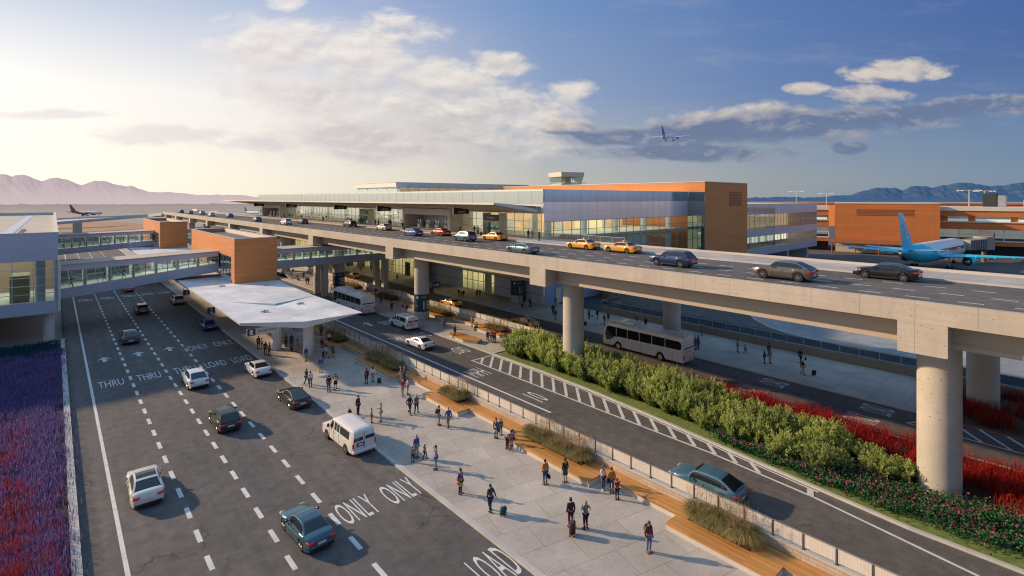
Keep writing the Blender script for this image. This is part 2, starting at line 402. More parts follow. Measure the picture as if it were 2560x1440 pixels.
# ------------------------------------------------------------------ ground, roads, pavements
def sheet(name, poly, z, mat, lab=None, kind='structure'):
    mb = MB(); a = sum(poly[i][0] * poly[(i + 1) % len(poly)][1] - poly[(i + 1) % len(poly)][0] * poly[i][1] for i in range(len(poly)))
    if a < 0: poly = poly[::-1]
    mb.face([(p[0], p[1], z) for p in poly]); o = mb.build(name, mat, kind=kind)
    if lab: o['label'] = lab
    return o
def rect(x0, y0, x1, y1): return [(x0, y0), (x1, y0), (x1, y1), (x0, y1)]
FIELD, ft, fo = nt('airfield_ground'); h = T(ft)
pos = h.n('ShaderNodeNewGeometry').outputs['Position']
ln = h.n('ShaderNodeVectorMath', operation='LENGTH'); ft.links.new(pos, ln.inputs[0])
fb = h.n('ShaderNodeBsdfPrincipled', {'Roughness': .95})
fc = h.mix(h.ramp(h.noise(pos, .004, 5), .4, .6), (.33, .29, .235), (.42, .37, .31))
mpf = h.n('ShaderNodeMapping', {'Scale': (.06, .004, 1), 'Rotation': (0, 0, .8)}); ft.links.new(pos, mpf.inputs['Vector'])
fc = h.mix(h.ramp(h.noise(mpf.outputs[0], 1, 3), .5, .62), fc, (.40, .365, .31))
ft.links.new(fc, fb.inputs['Base Color'])
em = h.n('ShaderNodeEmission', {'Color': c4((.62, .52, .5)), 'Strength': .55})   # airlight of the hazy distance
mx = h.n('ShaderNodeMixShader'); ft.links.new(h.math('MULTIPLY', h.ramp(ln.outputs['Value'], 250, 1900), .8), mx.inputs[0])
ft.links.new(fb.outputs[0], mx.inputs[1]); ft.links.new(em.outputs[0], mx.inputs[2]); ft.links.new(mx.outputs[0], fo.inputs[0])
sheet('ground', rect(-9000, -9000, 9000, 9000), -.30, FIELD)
sheet('airport_apron', rect(72, -200, 700, 420), -.02, A_APRON)
sheet('airport_apron', [(19, 330), (72, 330), (72, 420), (-60, 700), (-320, 700), (-100, 400)], -.14, pm('runway_concrete', (.42, .38, .33), .9, var=.08, scale=.02, fine=.3))
sheet('dirt_ground', [(-40, 420), (24, 400), (60, 430), (40, 560), (-90, 600)], .02, pm('red_dirt', (.42, .2, .13), .95, var=.15, scale=.05, fine=.6))
sheet('lawn', [(-10, 450), (8, 440), (30, 452), (44, 480), (22, 462), (-10, 468)], .05, pm('far_turf', (.04, .13, .035), .95, var=.2, scale=.2))
LINES = []
def road(name, poly, mat, z=0.0):
    return sheet(name, poly, z, mat)
r_pick = road('road', rect(1.15, -30, 19.05, 420), A_ROAD)
r_mid = road('road', rect(30.3, -30, 41.95, 215), A_ROAD)
r_taxi = road('road', [(49.3, -30), (60, -30), (60, 215), (49.3, 215)], A_ROAD)
r_back = road('road', rect(71.8, -30, 81.5, 68), A_LOT, .004)
def marks(name, par, fill, mat=PAINT, z=.008):
    mb = MB(); fill(mb); return mb.build(name, mat, par)
def strip(mb, x, y0, y1, w, z): mb.face([(x - w / 2, y0, z), (x + w / 2, y0, z), (x + w / 2, y1, z), (x - w / 2, y1, z)])
def bar(mb, a, b, w, z):
    d = Vector((b[0] - a[0], b[1] - a[1])); n = Vector((-d.y, d.x)).normalized() * w / 2
    mb.face([(a[0] - n.x, a[1] - n.y, z), (a[0] + n.x, a[1] + n.y, z), (b[0] + n.x, b[1] + n.y, z), (b[0] - n.x, b[1] - n.y, z)][::-1])
def dashes(x, phase, y0, y1, per=3.0, ln_=1.45, w=.27, z=.008):
    def f(mb):
        y = phase - per * math.floor((phase - y0) / per)
        while y < y1:
            strip(mb, x, y - ln_ / 2, y + ln_ / 2, w, z); y += per
    return f
marks('edge_line', r_pick, lambda mb: strip(mb, 2.95, -30, 400, .22, .008))
for x, ph in ((6.4, 32.2), (9.75, 29.24), (13.1, 31.43)):
    marks('lane_marking', r_pick, dashes(x, ph, -20, 262))
def word(par, s, x, y, w=2.35, hh=2.5, z=.008):
    mb = MB(); text_on(mb, s, (x, y, z), (1, 0, 0), (0, 1, 0), w, hh); return mb.build('road_lettering', PAINT, par)
def arrow(par, x, y, w=1.5, l=2.3, z=.008):
    mb = MB(); b = l / 2
    mb.face([(x - .2, y - b, z), (x + .2, y - b, z), (x + .2, y + b - .9, z), (x - .2, y + b - .9, z)])
    mb.face([(x - w / 2, y + b - 1.25, z), (x - .2, y + b - .9, z), (x, y + b - .62, z), (x, y + b, z)])
    mb.face([(x + w / 2, y + b - 1.25, z), (x, y + b, z), (x, y + b - .62, z), (x + .2, y + b - .9, z)])
    return mb.build('arrow_marking', PAINT, par)
for Y in (70.5, 131.3, 192, 256):
    for s, x in (('THRU', 4.65), ('THRU', 8.0), ('THRU', 11.5), ('LOAD', 14.65), ('LOAD', 17.5)): word(r_pick, s, x, Y, 2.2)
for x in (4.7, 8.15, 11.5): arrow(r_pick, x, 81.5)
for x, Y in ((14.5, 79.9), (17.55, 79.9), (14.6, 31.5), (17.75, 31.5)): word(r_pick, 'ONLY', x, Y, 2.3, 2.6)
word(r_pick, 'LOAD', 17.9, 21.6, 2.2, 2.7)
marks('edge_line', r_mid, lambda mb: strip(mb, 34.7, 33.6, 214, .24, .008))
for x, Y in ((33.2, 76.4), (37.4, 76.5)): arrow(r_mid, x, Y, 1.5, 2.9)
for s, x, Y, w, hh in (('ONLY', 40.0, 75.5, 2.1, 2.8), ('THRU', 32.9, 65.2, 2.1, 2.8), ('THRU', 36.7, 65.4, 2.2, 2.8), ('LOAD', 40.3, 65.2, 2.1, 2.8), ('LOAD', 40.0, 55.4, 2.0, 2.9), ('MPH', 36.4, 46.95, 2.0, 2.9), ('10', 36.35, 37.3, 1.1, 3.0), ('MPH', 32.8, 47.0, 1.9, 2.8)):
    word(r_mid, s, x, Y, w, hh)
ISL = [(41.95, 51), (41.9, 42), (41.55, 34.8), (40.8, 27), (40.05, 20.6), (39.2, 13.2), (38.55, 7.4), (38.55, 2.4), (39.0, -20)]
def islx(y):
    for (x0, y0), (x1, y1) in zip(ISL, ISL[1:]):
        if y1 <= y <= y0: return x0 + (x1 - x0) * (y - y0) / (y1 - y0)
    return ISL[0][0] if y > 51 else ISL[-1][0]
def hatchx(y): return 38.6 if y > 20 else 38.6 - (20 - y) * .075 if y > 12.4 else 38.03 - (12.4 - y) * .17
def hatch(mb):
    z = .008
    bar(mb, (38.45, 50.85), (41.75, 50.85), .2, z)
    ys = [50.7, 44, 36, 28, 20, 16, 12.4, 8, 4, -2]
    for a, b in zip(ys, ys[1:]): bar(mb, (hatchx(a), a), (hatchx(b), b), .2, z)
    for a, b in zip(ys[:7], ys[1:7]): bar(mb, (islx(a) - .22, a), (islx(b) - .22, b), .16, z + .004)
    y = 49.18
    while y > 15:
        x0 = hatchx(y) + .1; x1 = islx(y + 2.6) - .3
        yb = y + 3.2 * (x1 - x0) / 3.1
        if yb > 50.7: x1 = x0 + (x1 - x0) * (50.7 - y) / (yb - y); yb = 50.7
        bar(mb, (x0, y), (x1, yb), .3, z + .008); y -= 1.74
    bar(mb, (hatchx(12.6), 12.6), (islx(12.9) - .3, 12.9), .4, z + .012)
marks('hatched_marking', r_mid, hatch)
def hatch2(mb):
    z = .008
    bar(mb, (56.75, 11), (56.75, -20), .22, z); bar(mb, (60.0, 9), (60.0, -20), .14, z); bar(mb, (56.75, 11), (59.9, 9.2), .2, z)
    y = 10
    while y > -20: bar(mb, (56.9, y - 2.2), (59.8, y), .26, z + .006); y -= 1.75
marks('hatched_marking', r_taxi, hatch2)
for s, x, Y in (('LOAD', 58.2, 13.6), ('LOAD', 58.3, 23.0), ('THRU', 54.8, 23.5), ('ONLY', 54.9, 14.0)): word(r_taxi, s, x, Y, 2.0, 2.7)
marks('edge_line', r_taxi, lambda mb: (strip(mb, 53.0, 13.5, 27, .2, .012)))
# kerbs and pavements (real steps)
def slab(name, poly, mat, z1=.15, z0=-.25):
    return MB().prism(poly, z0, z1).build(name, mat, kind='structure')
plaza = slab('pavement', [(19.35, -30), (29.75, -30), (29.75, 330), (19.35, 330)], PAVE)
MB().box(19.05, -30, -.2, 19.35, 330, .158).build('kerb', KERB, kind='structure')
island = slab('pavement', [(42.2, 51.2), (49.5, 51.2), (49.5, 175), (42.2, 175)], PAVE2)
MB().box(41.95, 51.2, -.2, 42.2, 175, .158).build('kerb', KERB, kind='structure')
MB().box(41.95, 50.95, -.2, 49.5, 51.2, .158).build('kerb', KERB, kind='structure')
tside = slab('pavement', [(60.25, 9.2), (71.5, 9.2), (71.5, 67.9), (80, 67.9), (80, 240), (60.25, 240)], PAVE3)
MB().box(60, 9.2, -.2, 60.25, 240, .158).build('kerb', KERB, kind='structure')
BED_R = [(49.6, 50.9), (50.4, 44), (51.6, 36), (52.4, 28), (52.7, 20), (52.7, -20)]
bed = slab('planting_bed_ground', [(p[0] + .25, p[1]) for p in ISL if p[1] < 50.95] + [(p[0] - .25, p[1]) for p in BED_R[::-1]] + [(42.2, 50.9)], SOIL, .12)
def kerb_path(pts, side, w=.25, z1=.16):
    mb = MB(); ring = []
    for i, p in enumerate(pts):
        a = Vector(pts[max(i - 1, 0)]); b = Vector(pts[min(i + 1, len(pts) - 1)]); d = (b - a).normalized(); n = Vector((-d.y, d.x)) * side
        q = Vector(p) + n * w
        ring.append([(p[0], p[1], -.2), (p[0], p[1], z1), (q.x, q.y, z1), (q.x, q.y, -.2)])
    mb.loft(ring); return mb.build('kerb', KERB, kind='structure')
kerb_path(ISL, 1); kerb_path(BED_R, -1)
sheet('lawn', [(islx(y) + .26, y) for y in (50.6, 42, 34.8, 27, 20.6, 13.2, 7.4, 2.4, -19)] + [(islx(y) + 1.9, y) for y in (-19, 2.4, 7.4, 13.2, 20.6, 27, 34.8, 42, 50.6)], .128, TURF)
slab('planting_bed_ground', [(60.3, -20), (71.4, -20), (71.4, 9.1), (60.3, 9.1)], SOIL, .12)
MB().box(60.05, -20, -.2, 60.3, 9.1, .155).build('kerb', pm('rust_edging', (.2, .05, .03), .8), kind='structure')
# the curved lot beyond the retaining wall
LOT = [(89.4, 39), (86.4, 36.8), (83.2, 33.5), (81.2, 30), (80.2, 26), (79.6, 22), (79.9, 15), (80.4, 7), (80.6, -30), (130, -30), (130, 44), (100, 44), (94, 42)]
slab('pavement', LOT, paving('lot_concrete', (.36, .37, .37), 5, 5), .14)
kerb_path(LOT[:9], -1, .3, .17)
# left flower bed
slab('planting_bed_ground', rect(-30, -20, .7, 90), SOIL, .18)
MB().box(.7, -20, -.25, 1.15, 96, .34).build('kerb', KERB, kind='structure')
MB().box(-14, 88, -.25, .7, 94, .18).build('planting_bed_ground', pm('gravel_border', (.07, .1, .11), .95, var=.5, scale=6, fine=30, bump=.6), kind='structure')
# far mountains: two ridged terrains with the sky-lines of the photograph
def range_(name, prof, dist, mat, depth, seed, zb=-2.0, nx=420, ny=30):
    rr = np.random.default_rng(seed)
    us = np.array([p[0] for p in prof], float); vs = np.array([p[1] for p in prof], float)
    u = np.linspace(us[0], us[-1], nx); crest = np.interp(u, us, vs) + np.interp(u, np.arange(us[0], us[-1] + 9, 9), rr.normal(0, .75, len(np.arange(us[0], us[-1] + 9, 9)))) + np.interp(u, np.arange(us[0], us[-1] + 41, 41), rr.normal(0, 1.2, len(np.arange(us[0], us[-1] + 41, 41))))
    th = np.arctan((u - 1280) / FPX)
    V = []
    ph = rr.uniform(0, 6.28, (8,)); fr = np.array([9, 17, 31, 47, 71, 103, 151, 211])
    for j in range(ny):
        s = j / (ny - 1)                       # 0 = foot of the range, 1 = crest
        R_ = dist - depth * (1 - s)
        Hc = CH + (V0 - crest) / FPX * dist * np.cos(th) ** 0
        rel = s ** 1.25
        nz = sum(np.sin(fr[k] * (u / 2560) * 6.28 * 1.0 + ph[k] + s * (3 + 2 * k)) / (1 + k * .9) for k in range(8))
        bump = (np.abs(nz) * .055 + np.abs(np.sin(u * .11 + s * 9 + ph[0]) * np.sin(u * .047 + ph[1] + s * 5)) * .05) * Hc * math.sin(math.pi * min(s, .97)) ** .8
        z = zb + (Hc - zb) * rel - bump
        Dp = R_ * np.ones_like(u); r = np.tan(th) * Dp
        V.append(np.stack([r * CA + Dp * SA, Dp * CA - r * SA, z], 1))
    V.append(np.stack([(np.tan(th) * (dist + depth)) * CA + (dist + depth) * SA, (dist + depth) * CA - (np.tan(th) * (dist + depth)) * SA, np.full(nx, zb)], 1))
    Vv = np.concatenate(V); n = ny + 1
    i, j = np.meshgrid(np.arange(n - 1), np.arange(nx - 1), indexing='ij'); b = (i * nx + j).ravel()
    F = np.stack([b, b + 1, b + nx + 1, b + nx], 1)
    o = np_mesh(name, Vv, F, mat, smooth=True); o['kind'] = 'structure'; return o
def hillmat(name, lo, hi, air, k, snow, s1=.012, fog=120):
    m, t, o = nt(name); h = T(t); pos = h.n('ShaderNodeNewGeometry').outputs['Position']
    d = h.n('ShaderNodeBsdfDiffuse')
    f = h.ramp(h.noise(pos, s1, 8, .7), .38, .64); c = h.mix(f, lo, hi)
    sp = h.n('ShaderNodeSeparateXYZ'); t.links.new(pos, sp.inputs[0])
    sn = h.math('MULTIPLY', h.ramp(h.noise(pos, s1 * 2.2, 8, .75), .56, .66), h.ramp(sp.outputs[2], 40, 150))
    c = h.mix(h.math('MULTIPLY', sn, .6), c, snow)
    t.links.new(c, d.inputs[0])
    e = h.n('ShaderNodeEmission', {'Color': c4(air), 'Strength': 1.0})  # emission mixed in as distance haze, denser towards the foot
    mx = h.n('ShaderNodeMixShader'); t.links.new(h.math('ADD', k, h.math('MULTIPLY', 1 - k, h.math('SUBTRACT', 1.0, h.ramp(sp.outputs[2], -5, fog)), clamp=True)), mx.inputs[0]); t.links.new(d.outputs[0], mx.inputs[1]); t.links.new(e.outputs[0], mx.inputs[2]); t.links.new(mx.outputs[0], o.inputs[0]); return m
LEFT = [(-420, 452), (-300, 440), (-200, 448), (-100, 437), (0, 435), (15, 434), (30, 440), (45, 437), (60, 438), (82, 446), (95, 450), (107, 452), (125, 445), (145, 444), (170, 449), (190, 456), (204, 462), (225, 455), (240, 452), (265, 454), (295, 463), (315, 466), (327, 464), (350, 473), (375, 481), (412, 481), (457, 482), (490, 486), (525, 486), (562, 488), (600, 489), (640, 492), (700, 495), (760, 499), (820, 505)]
RIGHT = [(1800, 500), (1900, 494), (1941, 493), (1975, 493), (2016, 492), (2050, 491), (2090, 490), (2126, 490), (2146, 482), (2161, 477), (2190, 470), (2215, 468), (2240, 470), (2257, 476), (2275, 467), (2291, 464), (2318, 465), (2329, 469), (2348, 463), (2369, 460), (2400, 457), (2425, 458), (2447, 461), (2476, 465), (2510, 464), (2541, 457), (2560, 454), (2600, 450), (2660, 462), (2740, 455), (2850, 470), (3000, 480)]
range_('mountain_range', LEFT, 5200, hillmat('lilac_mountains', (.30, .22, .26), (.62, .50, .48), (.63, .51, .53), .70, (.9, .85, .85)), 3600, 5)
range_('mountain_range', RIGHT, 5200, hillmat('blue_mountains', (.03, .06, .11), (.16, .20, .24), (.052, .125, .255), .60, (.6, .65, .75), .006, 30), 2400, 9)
# ------------------------------------------------------------------ helpers for buildings
def curtain(par, a, b, z0, z1, ncol, nrow, gm, fm=None, w=.09, dep=.1, name='glazing', rows=None, mid=True):
    """glass wall from a to b (plan), with a grid of mullions; glass is one part, the frame another"""
    fm = fm or FRAME
    A, B = Vector(a).to_2d(), Vector(b).to_2d(); d = B - A; L = d.length; d.normalize(); n = Vector((-d.y, d.x))
    g = MB(); g.face([(A.x, A.y, z0), (B.x, B.y, z0), (B.x, B.y, z1), (A.x, A.y, z1)]); g.build(name, gm, par)
    f = MB(); rz = math.atan2(d.y, d.x)
    for i in range(ncol + 1):
        p = A + d * (L * i / ncol); f.cbox((p.x, p.y, (z0 + z1) / 2), (w, dep, z1 - z0), rz=rz)
    zs = rows if rows is not None else [z0 + (z1 - z0) * j / nrow for j in range(nrow + 1)]
    c = (A + B) / 2
    for zz in zs: f.cbox((c.x, c.y, zz), (L, dep * .8, w * .9), rz=rz)
    f.build('mullion_frame', fm, par)
def panel(par, name, a, b, z0, z1, mat, th=.2):
    A, B = Vector(a).to_2d(), Vector(b).to_2d(); d = B - A; L = d.length; rz = math.atan2(d.y, d.x); c = (A + B) / 2
    return MB().cbox((c.x, c.y, (z0 + z1) / 2), (L, th, z1 - z0), rz=rz).build(name, mat, par)
# ------------------------------------------------------------------ elevated roadway
CAPY = [6.9, 40.2, 73.4, 106.6, 140.5, 172.5, 203, 233, 263, 291]
via = thing('elevated_roadway', 'long concrete elevated road deck on round piers in front of the terminal', 'viaduct', (45, 40, 0), world=True)
DZ = 12.9
def polydeck(mb, x0, x1, y0, y1, z0, z1): mb.box(x0, y0, z0, x1, y1, z1)
m = MB(); m.box(39.9, -40, 12.45, 57.0, 300, DZ); dk = m.build('road_deck', A_DECK, via)
m = MB(); m.box(57.0, -40, 12.45, 57.3, 300, DZ + .17); m.build('kerb', KERB, via)
m = MB(); m.box(57.3, -40, 12.45, 63.0, 62, DZ + .16); m.box(57.3, 62, 12.45, 65.2, 300, DZ + .16); m.build('footway', PAVE3, via)
m = MB(); m.box(62.75, -40, DZ + .165, 63.05, 62, DZ + .42); m.build('edge_upstand', CONC_SM, via)
m = MB(); m.loft([[(39.5, y, 12.4), (40.0, y, 12.4), (39.93, y, 13.0), (39.93, y, 13.7), (39.5, y, 13.7)] for y in (-40, 300)]); m.build('parapet', CONC, via)
def girder(x, s):
    m = MB(); pr = [(0, 10.72), (.75, 10.72), (.75, 11.0), (.5, 11.2), (.5, 12.1), (.95, 12.4), (-.45, 12.4), (0, 12.1), (.0, 12.1), (.12, 11.95), (.12, 11.2), (0, 11.0)]
    m.loft([[(x + s * p[0], y, p[1]) for p in pr] for y in (-40, 300)]); return m.build('girder', GIRD, via)
girder(41.35, 1); girder(46.5, 1); girder(52, 1); girder(57.5, 1); girder(63.2, -1)
for i, y in enumerate(CAPY):
    m = MB(); m.box(39.42, y - 1.22, 10.5, 40.6, y + 1.22, 12.43); m.box(40.6, y - .95, 10.52, 68.2, y + .95, 12.42); m.build('pier_cap', CONC if i < 4 else CONC_SM, via)
    m = MB(); m.cyl(45.4, y + .1, -.2, 10.6, 1.22, 40); m.build('column', CONC_COL, via, 40)
    if i < 7:
        m = MB(); m.cyl(66.6, y + .1, -.2, 10.6, 1.22, 32); m.build('column', CONC_COL, via, 40)
for x, ph in ((46.45, 2.65), (49.6, 1.2), (52.85, 2.6)):
    mb = MB(); dashes(x, ph, -30, 298, 2.87, 1.4, .2, DZ + .006)(mb); mb.build('lane_marking', PAINT, via)
# the ramp that swings away to the left beyond the deck
ramp = thing('curved_ramp', 'curved concrete ramp bridge on a single pier, far beyond the brick tower', 'ramp', (0, 300, 0), world=True)
P = [(39.6, 300), (36, 318), (26, 330), (10, 334), (-12, 322), (-34, 300), (-60, 272)]
def ramp_loft(off0, off1, z0, z1, dz=0):
    rings = []
    for i, p in enumerate(P):
        a = Vector(P[max(0, i - 1)]); b = Vector(P[min(len(P) - 1, i + 1)]); d = (b - a).normalized(); n = Vector((-d.y, d.x)); q = Vector(p); k = -dz * i / len(P)
        u, v = q + n * off0, q + n * off1
        rings.append([(u.x, u.y, z0 + k), (v.x, v.y, z0 + k), (v.x, v.y, z1 + k), (u.x, u.y, z1 + k)])
    return MB().loft(rings)
ramp_loft(0, -26, 11.9, 12.9, 9).build('road_deck', CONC_LT, ramp); ramp_loft(0, .4, 11.8, 13.2, 9).build('parapet', CONC_LT, ramp); ramp_loft(-25.6, -26, 12.91, 13.6, 9).build('parapet', CONC_LT, ramp)
MB().box(7, 330, -.3, 10.5, 333, 8.2).build('column', CONC_COL, ramp); MB().box(-37, 302, -.3, -34, 305, 4.3).build('column', CONC_COL, ramp)
# column wrap signs
def wrap_sign(x, y, num, lab, grp='round pier signs'):
    t = thing('wayfinding_sign', lab, 'sign', (x, y, 0), group=grp, world=True)
    MB().cyl(x, y, 1.55, 4.35, 1.262, 40).build('sign_wrap', SIGN_T, t, 40)
    def curved(s, ang0, z, w, hh, mat, nm):
        V, F, x0, x1, y0, y1 = text_mesh(s); mb = MB()
        for v in V:
            a = ang0 + ((v[0] - x0) / (x1 - x0) - .5) * w / 1.27; mb.V.append((x + 1.275 * math.sin(a), y - 1.275 * math.cos(a), z + ((v[1] - y0) / (y1 - y0) - .5) * hh))
        mb.F = F; mb.I = [0] * len(F); return mb.build(nm, mat, t)
    curved(num, .18, 2.6, 1.35, 1.3, SIGN_W, 'lettering'); curved('Passenger', -.25, 3.9, 1.1, .26, SIGN_W, 'lettering')
    m = MB()
    for k in range(5):
        a0, a1 = -1.25 + k * .05, -1.2 + k * .05
        m.face([(x + 1.275 * math.sin(a0), y - 1.275 * math.cos(a0), 3.65), (x + 1.275 * math.sin(a1), y - 1.275 * math.cos(a1), 3.65), (x + 1.275 * math.sin(a1), y - 1.275 * math.cos(a1), 4.05), (x + 1.275 * math.sin(a0), y - 1.275 * math.cos(a0), 4.05)])
    m.build('pictogram', SIGN_W, t)
    m = MB()
    for k in range(4):
        a0, a1 = -1.3 + k * .07, -1.23 + k * .07
        m.face([(x + 1.275 * math.sin(a0), y - 1.275 * math.cos(a0), 2.3), (x + 1.275 * math.sin(a1), y - 1.275 * math.cos(a1), 2.3), (x + 1.275 * math.sin(a1), y - 1.275 * math.cos(a1), 2.62), (x + 1.275 * math.sin(a0), y - 1.275 * math.cos(a0), 2.62)])
    m.build('pictogram', SIGN_R, t)
wrap_sign(45.4, 73.5, '1B', 'petrol blue wrap sign marked 1B on the front pier by the white van')
wrap_sign(45.4, 106.7, '2B', 'petrol blue wrap sign marked 2B on the front pier behind the coach')
wrap_sign(66.6, 73.5, '1A', 'petrol blue wrap sign marked 1A on the rear pier near the terminal wall')
wrap_sign(66.6, 106.7, '2A', 'petrol blue wrap sign on the rear pier left of the blue-grey wall')
def flag_sign(x, y, z, lab, w=1.3, hh=.75, txt=None, face=-1, hang=0.0):
    t = thing('blade_sign', lab, 'sign', (x, y, 0), group='dark blade signs under the deck', world=True)
    MB().cbox((x, y, z), (w, .12, hh), bev=.02).build('sign_board', SIGN_T, t)
    if hang: MB().cyl(x, y, z + hh / 2, z + hh / 2 + hang, .04, 8).build('hanger', STEEL, t)
    else: MB().cyl(x - w / 2 - .2, y, z - .04, z + .04, .05, 8).build('bracket', STEEL, t)
    if txt:
        m = MB(); text_on(m, txt, (x, y - .075, z), (1, 0, 0), (0, 0, 1), w * .7, hh * .35); m.build('lettering', SIGN_W, t)
flag_sign(47.6, 72.6, 5.6, 'dark blade sign on the right of the 1B pier', 1.5, 1.0, '1B')
flag_sign(47.5, 105.9, 6.0, 'dark blade sign on the right of the 2B pier', 1.5, 1.0, '2B')
flag_sign(69.6, 72.2, 5.9, 'black hanging sign right of the 1A pier', 1.9, .85, '1A', hang=2.0)
flag_sign(64.6, 72.2, 6.4, 'black blade sign left of the 1A pier', 1.3, .9)
flag_sign(50.6, 79.2, 3.4, 'small teal board above the fence left of the 1B pier', 1.4, 1.0)
# ------------------------------------------------------------------ benches, walls, fences between plaza and shuttle road
def fence(nm, lab, x, y0, y1, zw, th=.3, step=1.58, hp=.9, ends=None, wallmat=None, face=-1):
    t = thing(nm, lab, 'fence', (x, y0, 0), world=True)
    MB().box(x - .02, y0, 0 - .2, x + th, y1, zw).build('block_wall', wallmat or BLOCK, t)
    MB().box(x - .06, y0 - .03, zw, x + th + .04, y1, zw + .08).build('coping', KERB, t)
    y = y0 + .2; xp = x + th / 2
    while y < y1:
        p = MB(); p.box(xp - .035, y - .03, zw + .08, xp + .035, y + .03, zw + hp + .1); p.box(xp - .09, y - .07, zw + .08, xp + .09, y + .07, zw + .1); p.build('post', DSTEEL, t)
        if y + step < y1 + .2:
            q = MB(); q.box(xp - .012, y + .06, zw + .2, xp + .012, min(y + step - .06, y1), zw + hp)
            for k in range(13): yy = y + .1 + k * (step - .2) / 12; q.box(xp - .017, yy - .012, zw + .16, xp - .0125, yy + .012, zw + hp + .01)
            q.build('infill_panel', PANEL_M, t)
        y += step
    MB().box(xp - .04, y0, zw + hp + .02, xp + .04, y1, zw + hp + .08).build('top_rail', STEEL, t)
    return t
BLOCK, bt, bo = nt('sandstone_block_wall'); h = T(bt)
pos = h.n('ShaderNodeNewGeometry').outputs['Position']; mp = h.n('ShaderNodeMapping', {'Rotation': (RAD(90), 0, RAD(90))}); 
sp = h.n('ShaderNodeSeparateXYZ'); bt.links.new(pos, sp.inputs[0]); cb = h.n('ShaderNodeCombineXYZ'); bt.links.new(sp.outputs[1], cb.inputs[0]); bt.links.new(sp.outputs[2], cb.inputs[1])
bk = h.n('ShaderNodeTexBrick', {'Scale': 1.0, 'Mortar Size': .012, 'Brick Width': .8, 'Row Height': .2, 'Color1': c4((.56, .45, .34)), 'Color2': c4((.47, .37, .28)), 'Mortar': c4((.25, .2, .15))}); bt.links.new(cb.outputs[0], bk.inputs['Vector'])
pp = h.n('ShaderNodeBsdfPrincipled', {'Roughness': .85}); bt.links.new(h.mix(h.noise(pos, 5, 4), h.mix(1, bk.outputs[0], (.85, .85, .85), 'MULTIPLY'), h.mix(1, bk.outputs[0], (1.1, 1.1, 1.1), 'MULTIPLY')), pp.inputs[0]); bt.links.new(pp.outputs[0], bo.inputs[0])
PANEL_M = pm('perforated_panel', (.72, .66, .57), .5, .1, var=.08, scale=.6)
fence('barrier_fence', 'sandstone wall with panelled steel fence between plaza benches and shuttle road', 29.95, -12, 112, 1.1)
fence('barrier_fence', 'sandstone wall with panelled steel fence along the taxi road behind the island benches', 49.55, 50.2, 150, 1.1, step=1.62)
BROWN_W = pm('brown_retaining_wall', (.27, .22, .16), .85, var=.12, scale=.4, grime=.3)
def railing(nm, lab, pts, zw, step=2.0, hp=1.05):
    t = thing(nm, lab, 'railing', (pts[0][0], pts[0][1], 0), world=True); w = MB(); rl = MB()
    for a, b in zip(pts, pts[1:]):
        A, B = Vector(a), Vector(b); d = B - A; L = d.length; d.normalize(); rz = math.atan2(d.y, d.x); c = (A + B) / 2
        w.cbox((c.x, c.y, zw / 2 - .1), (L + .3, .3, zw + .2), rz=rz)
        rl.cbox((c.x, c.y, zw + hp), (L, .07, .06), rz=rz); rl.cbox((c.x, c.y, zw + .13), (L, .05, .05), rz=rz)
        n = max(1, round(L / step))
        for i in range(n + (1 if b == pts[-1] else 0)):
            p = A + d * (L * i / n); MB().cbox((p.x, p.y, zw + hp / 2), (.06, .06, hp), rz=rz).build('post', STEEL, t)
        for i in range(n):
            p = A + d * (L * (i + .5) / n); MB().cbox((p.x, p.y, zw + hp * .56), (L / n - .1, .015, hp * .78), rz=rz).build('mesh_panel', MESHP, t)
    w.build('retaining_wall', BROWN_W, t); rl.build('rail', STEEL, t); return t
MESHP = glass('wire_mesh_panel', (.62, .66, .68), .10, .4, (.5, .55, .6))
railing('ramp_railing', 'brown retaining wall with grey mesh railing behind the terminal pavement', [(71.6, -12), (71.6, 57.0), (77.5, 57.6), (80.5, 60.3)], 1.15)
railing('ramp_railing', 'short mesh railing on a brown ramp wall beside the blue terminal corner', [(80.8, 61.5), (84, 66.5), (96, 66.6)], 1.9)
# timber bench decks with planters (five bays along the plaza wall)
BAYS = [(10.83, 16.97), (22.98, 31.5), (38.3, 44.3), (50.3, 59.6), (65.9, 72.3), (79, 86)]
def bench_deck(nm, lab, bays, xin, xout, xw, y0, y1, grp=None, hh=.6):
    t = thing(nm, lab, 'bench', (xin, y0, 0), group=grp, world=True)
    pts = []; y = y1
    out = [(xw, y1), (xin, y1)]
    for a, b in sorted(bays, reverse=True): out += [(xin, b), (xout, b + .02), (xout, a), (xin + .02, a)]
    out += [(xin, y0), (xw, y0)]
    c = sum(1 for _ in out)
    MB().prism(out, hh - .13, hh).build('timber_seat', WOOD, t)
    ins = []
    for (x, y) in out: ins.append((min(x + .07, xw), y))
    MB().prism(ins, .1, hh - .132).build('concrete_base', CONC_LT, t)
    return t
bench_deck('timber_bench', 'long zigzag timber bench on a pale base along the plaza wall, with planter bays', BAYS, 28.7, 27.38, 29.9, 4.0, 95)
b2 = bench_deck('timber_bench', 'timber bench deck with planter bays along the taxi road wall on the island', [(56.0, 62.0), (69.5, 78.5), (88, 96), (104, 112)], 48.6, 47.3, 49.5, 53.0, 125)
t = thing('timber_bench', 'short free-standing timber bench on a white base at the island edge', 'bench', (42.8, 59, 0), world=True)
bp = [(42.0, 57.7), (43.0, 55.5), (44.3, 56.2), (43.7, 61.6), (42.5, 62.3), (42.0, 60.5)]
MB().prism([(42.1, 57.6), (43.1, 55.5), (44.2, 56.0), (44.0, 61.3), (43.2, 62.2), (42.3, 61.2)], .48, .6).build('timber_seat', WOOD, t)
MB().prism([(42.2, 57.7), (43.1, 55.7), (44.1, 56.1), (43.9, 61.2), (43.2, 62.0), (42.4, 61.1)], .1, .478).build('concrete_base', CONC_LT, t)
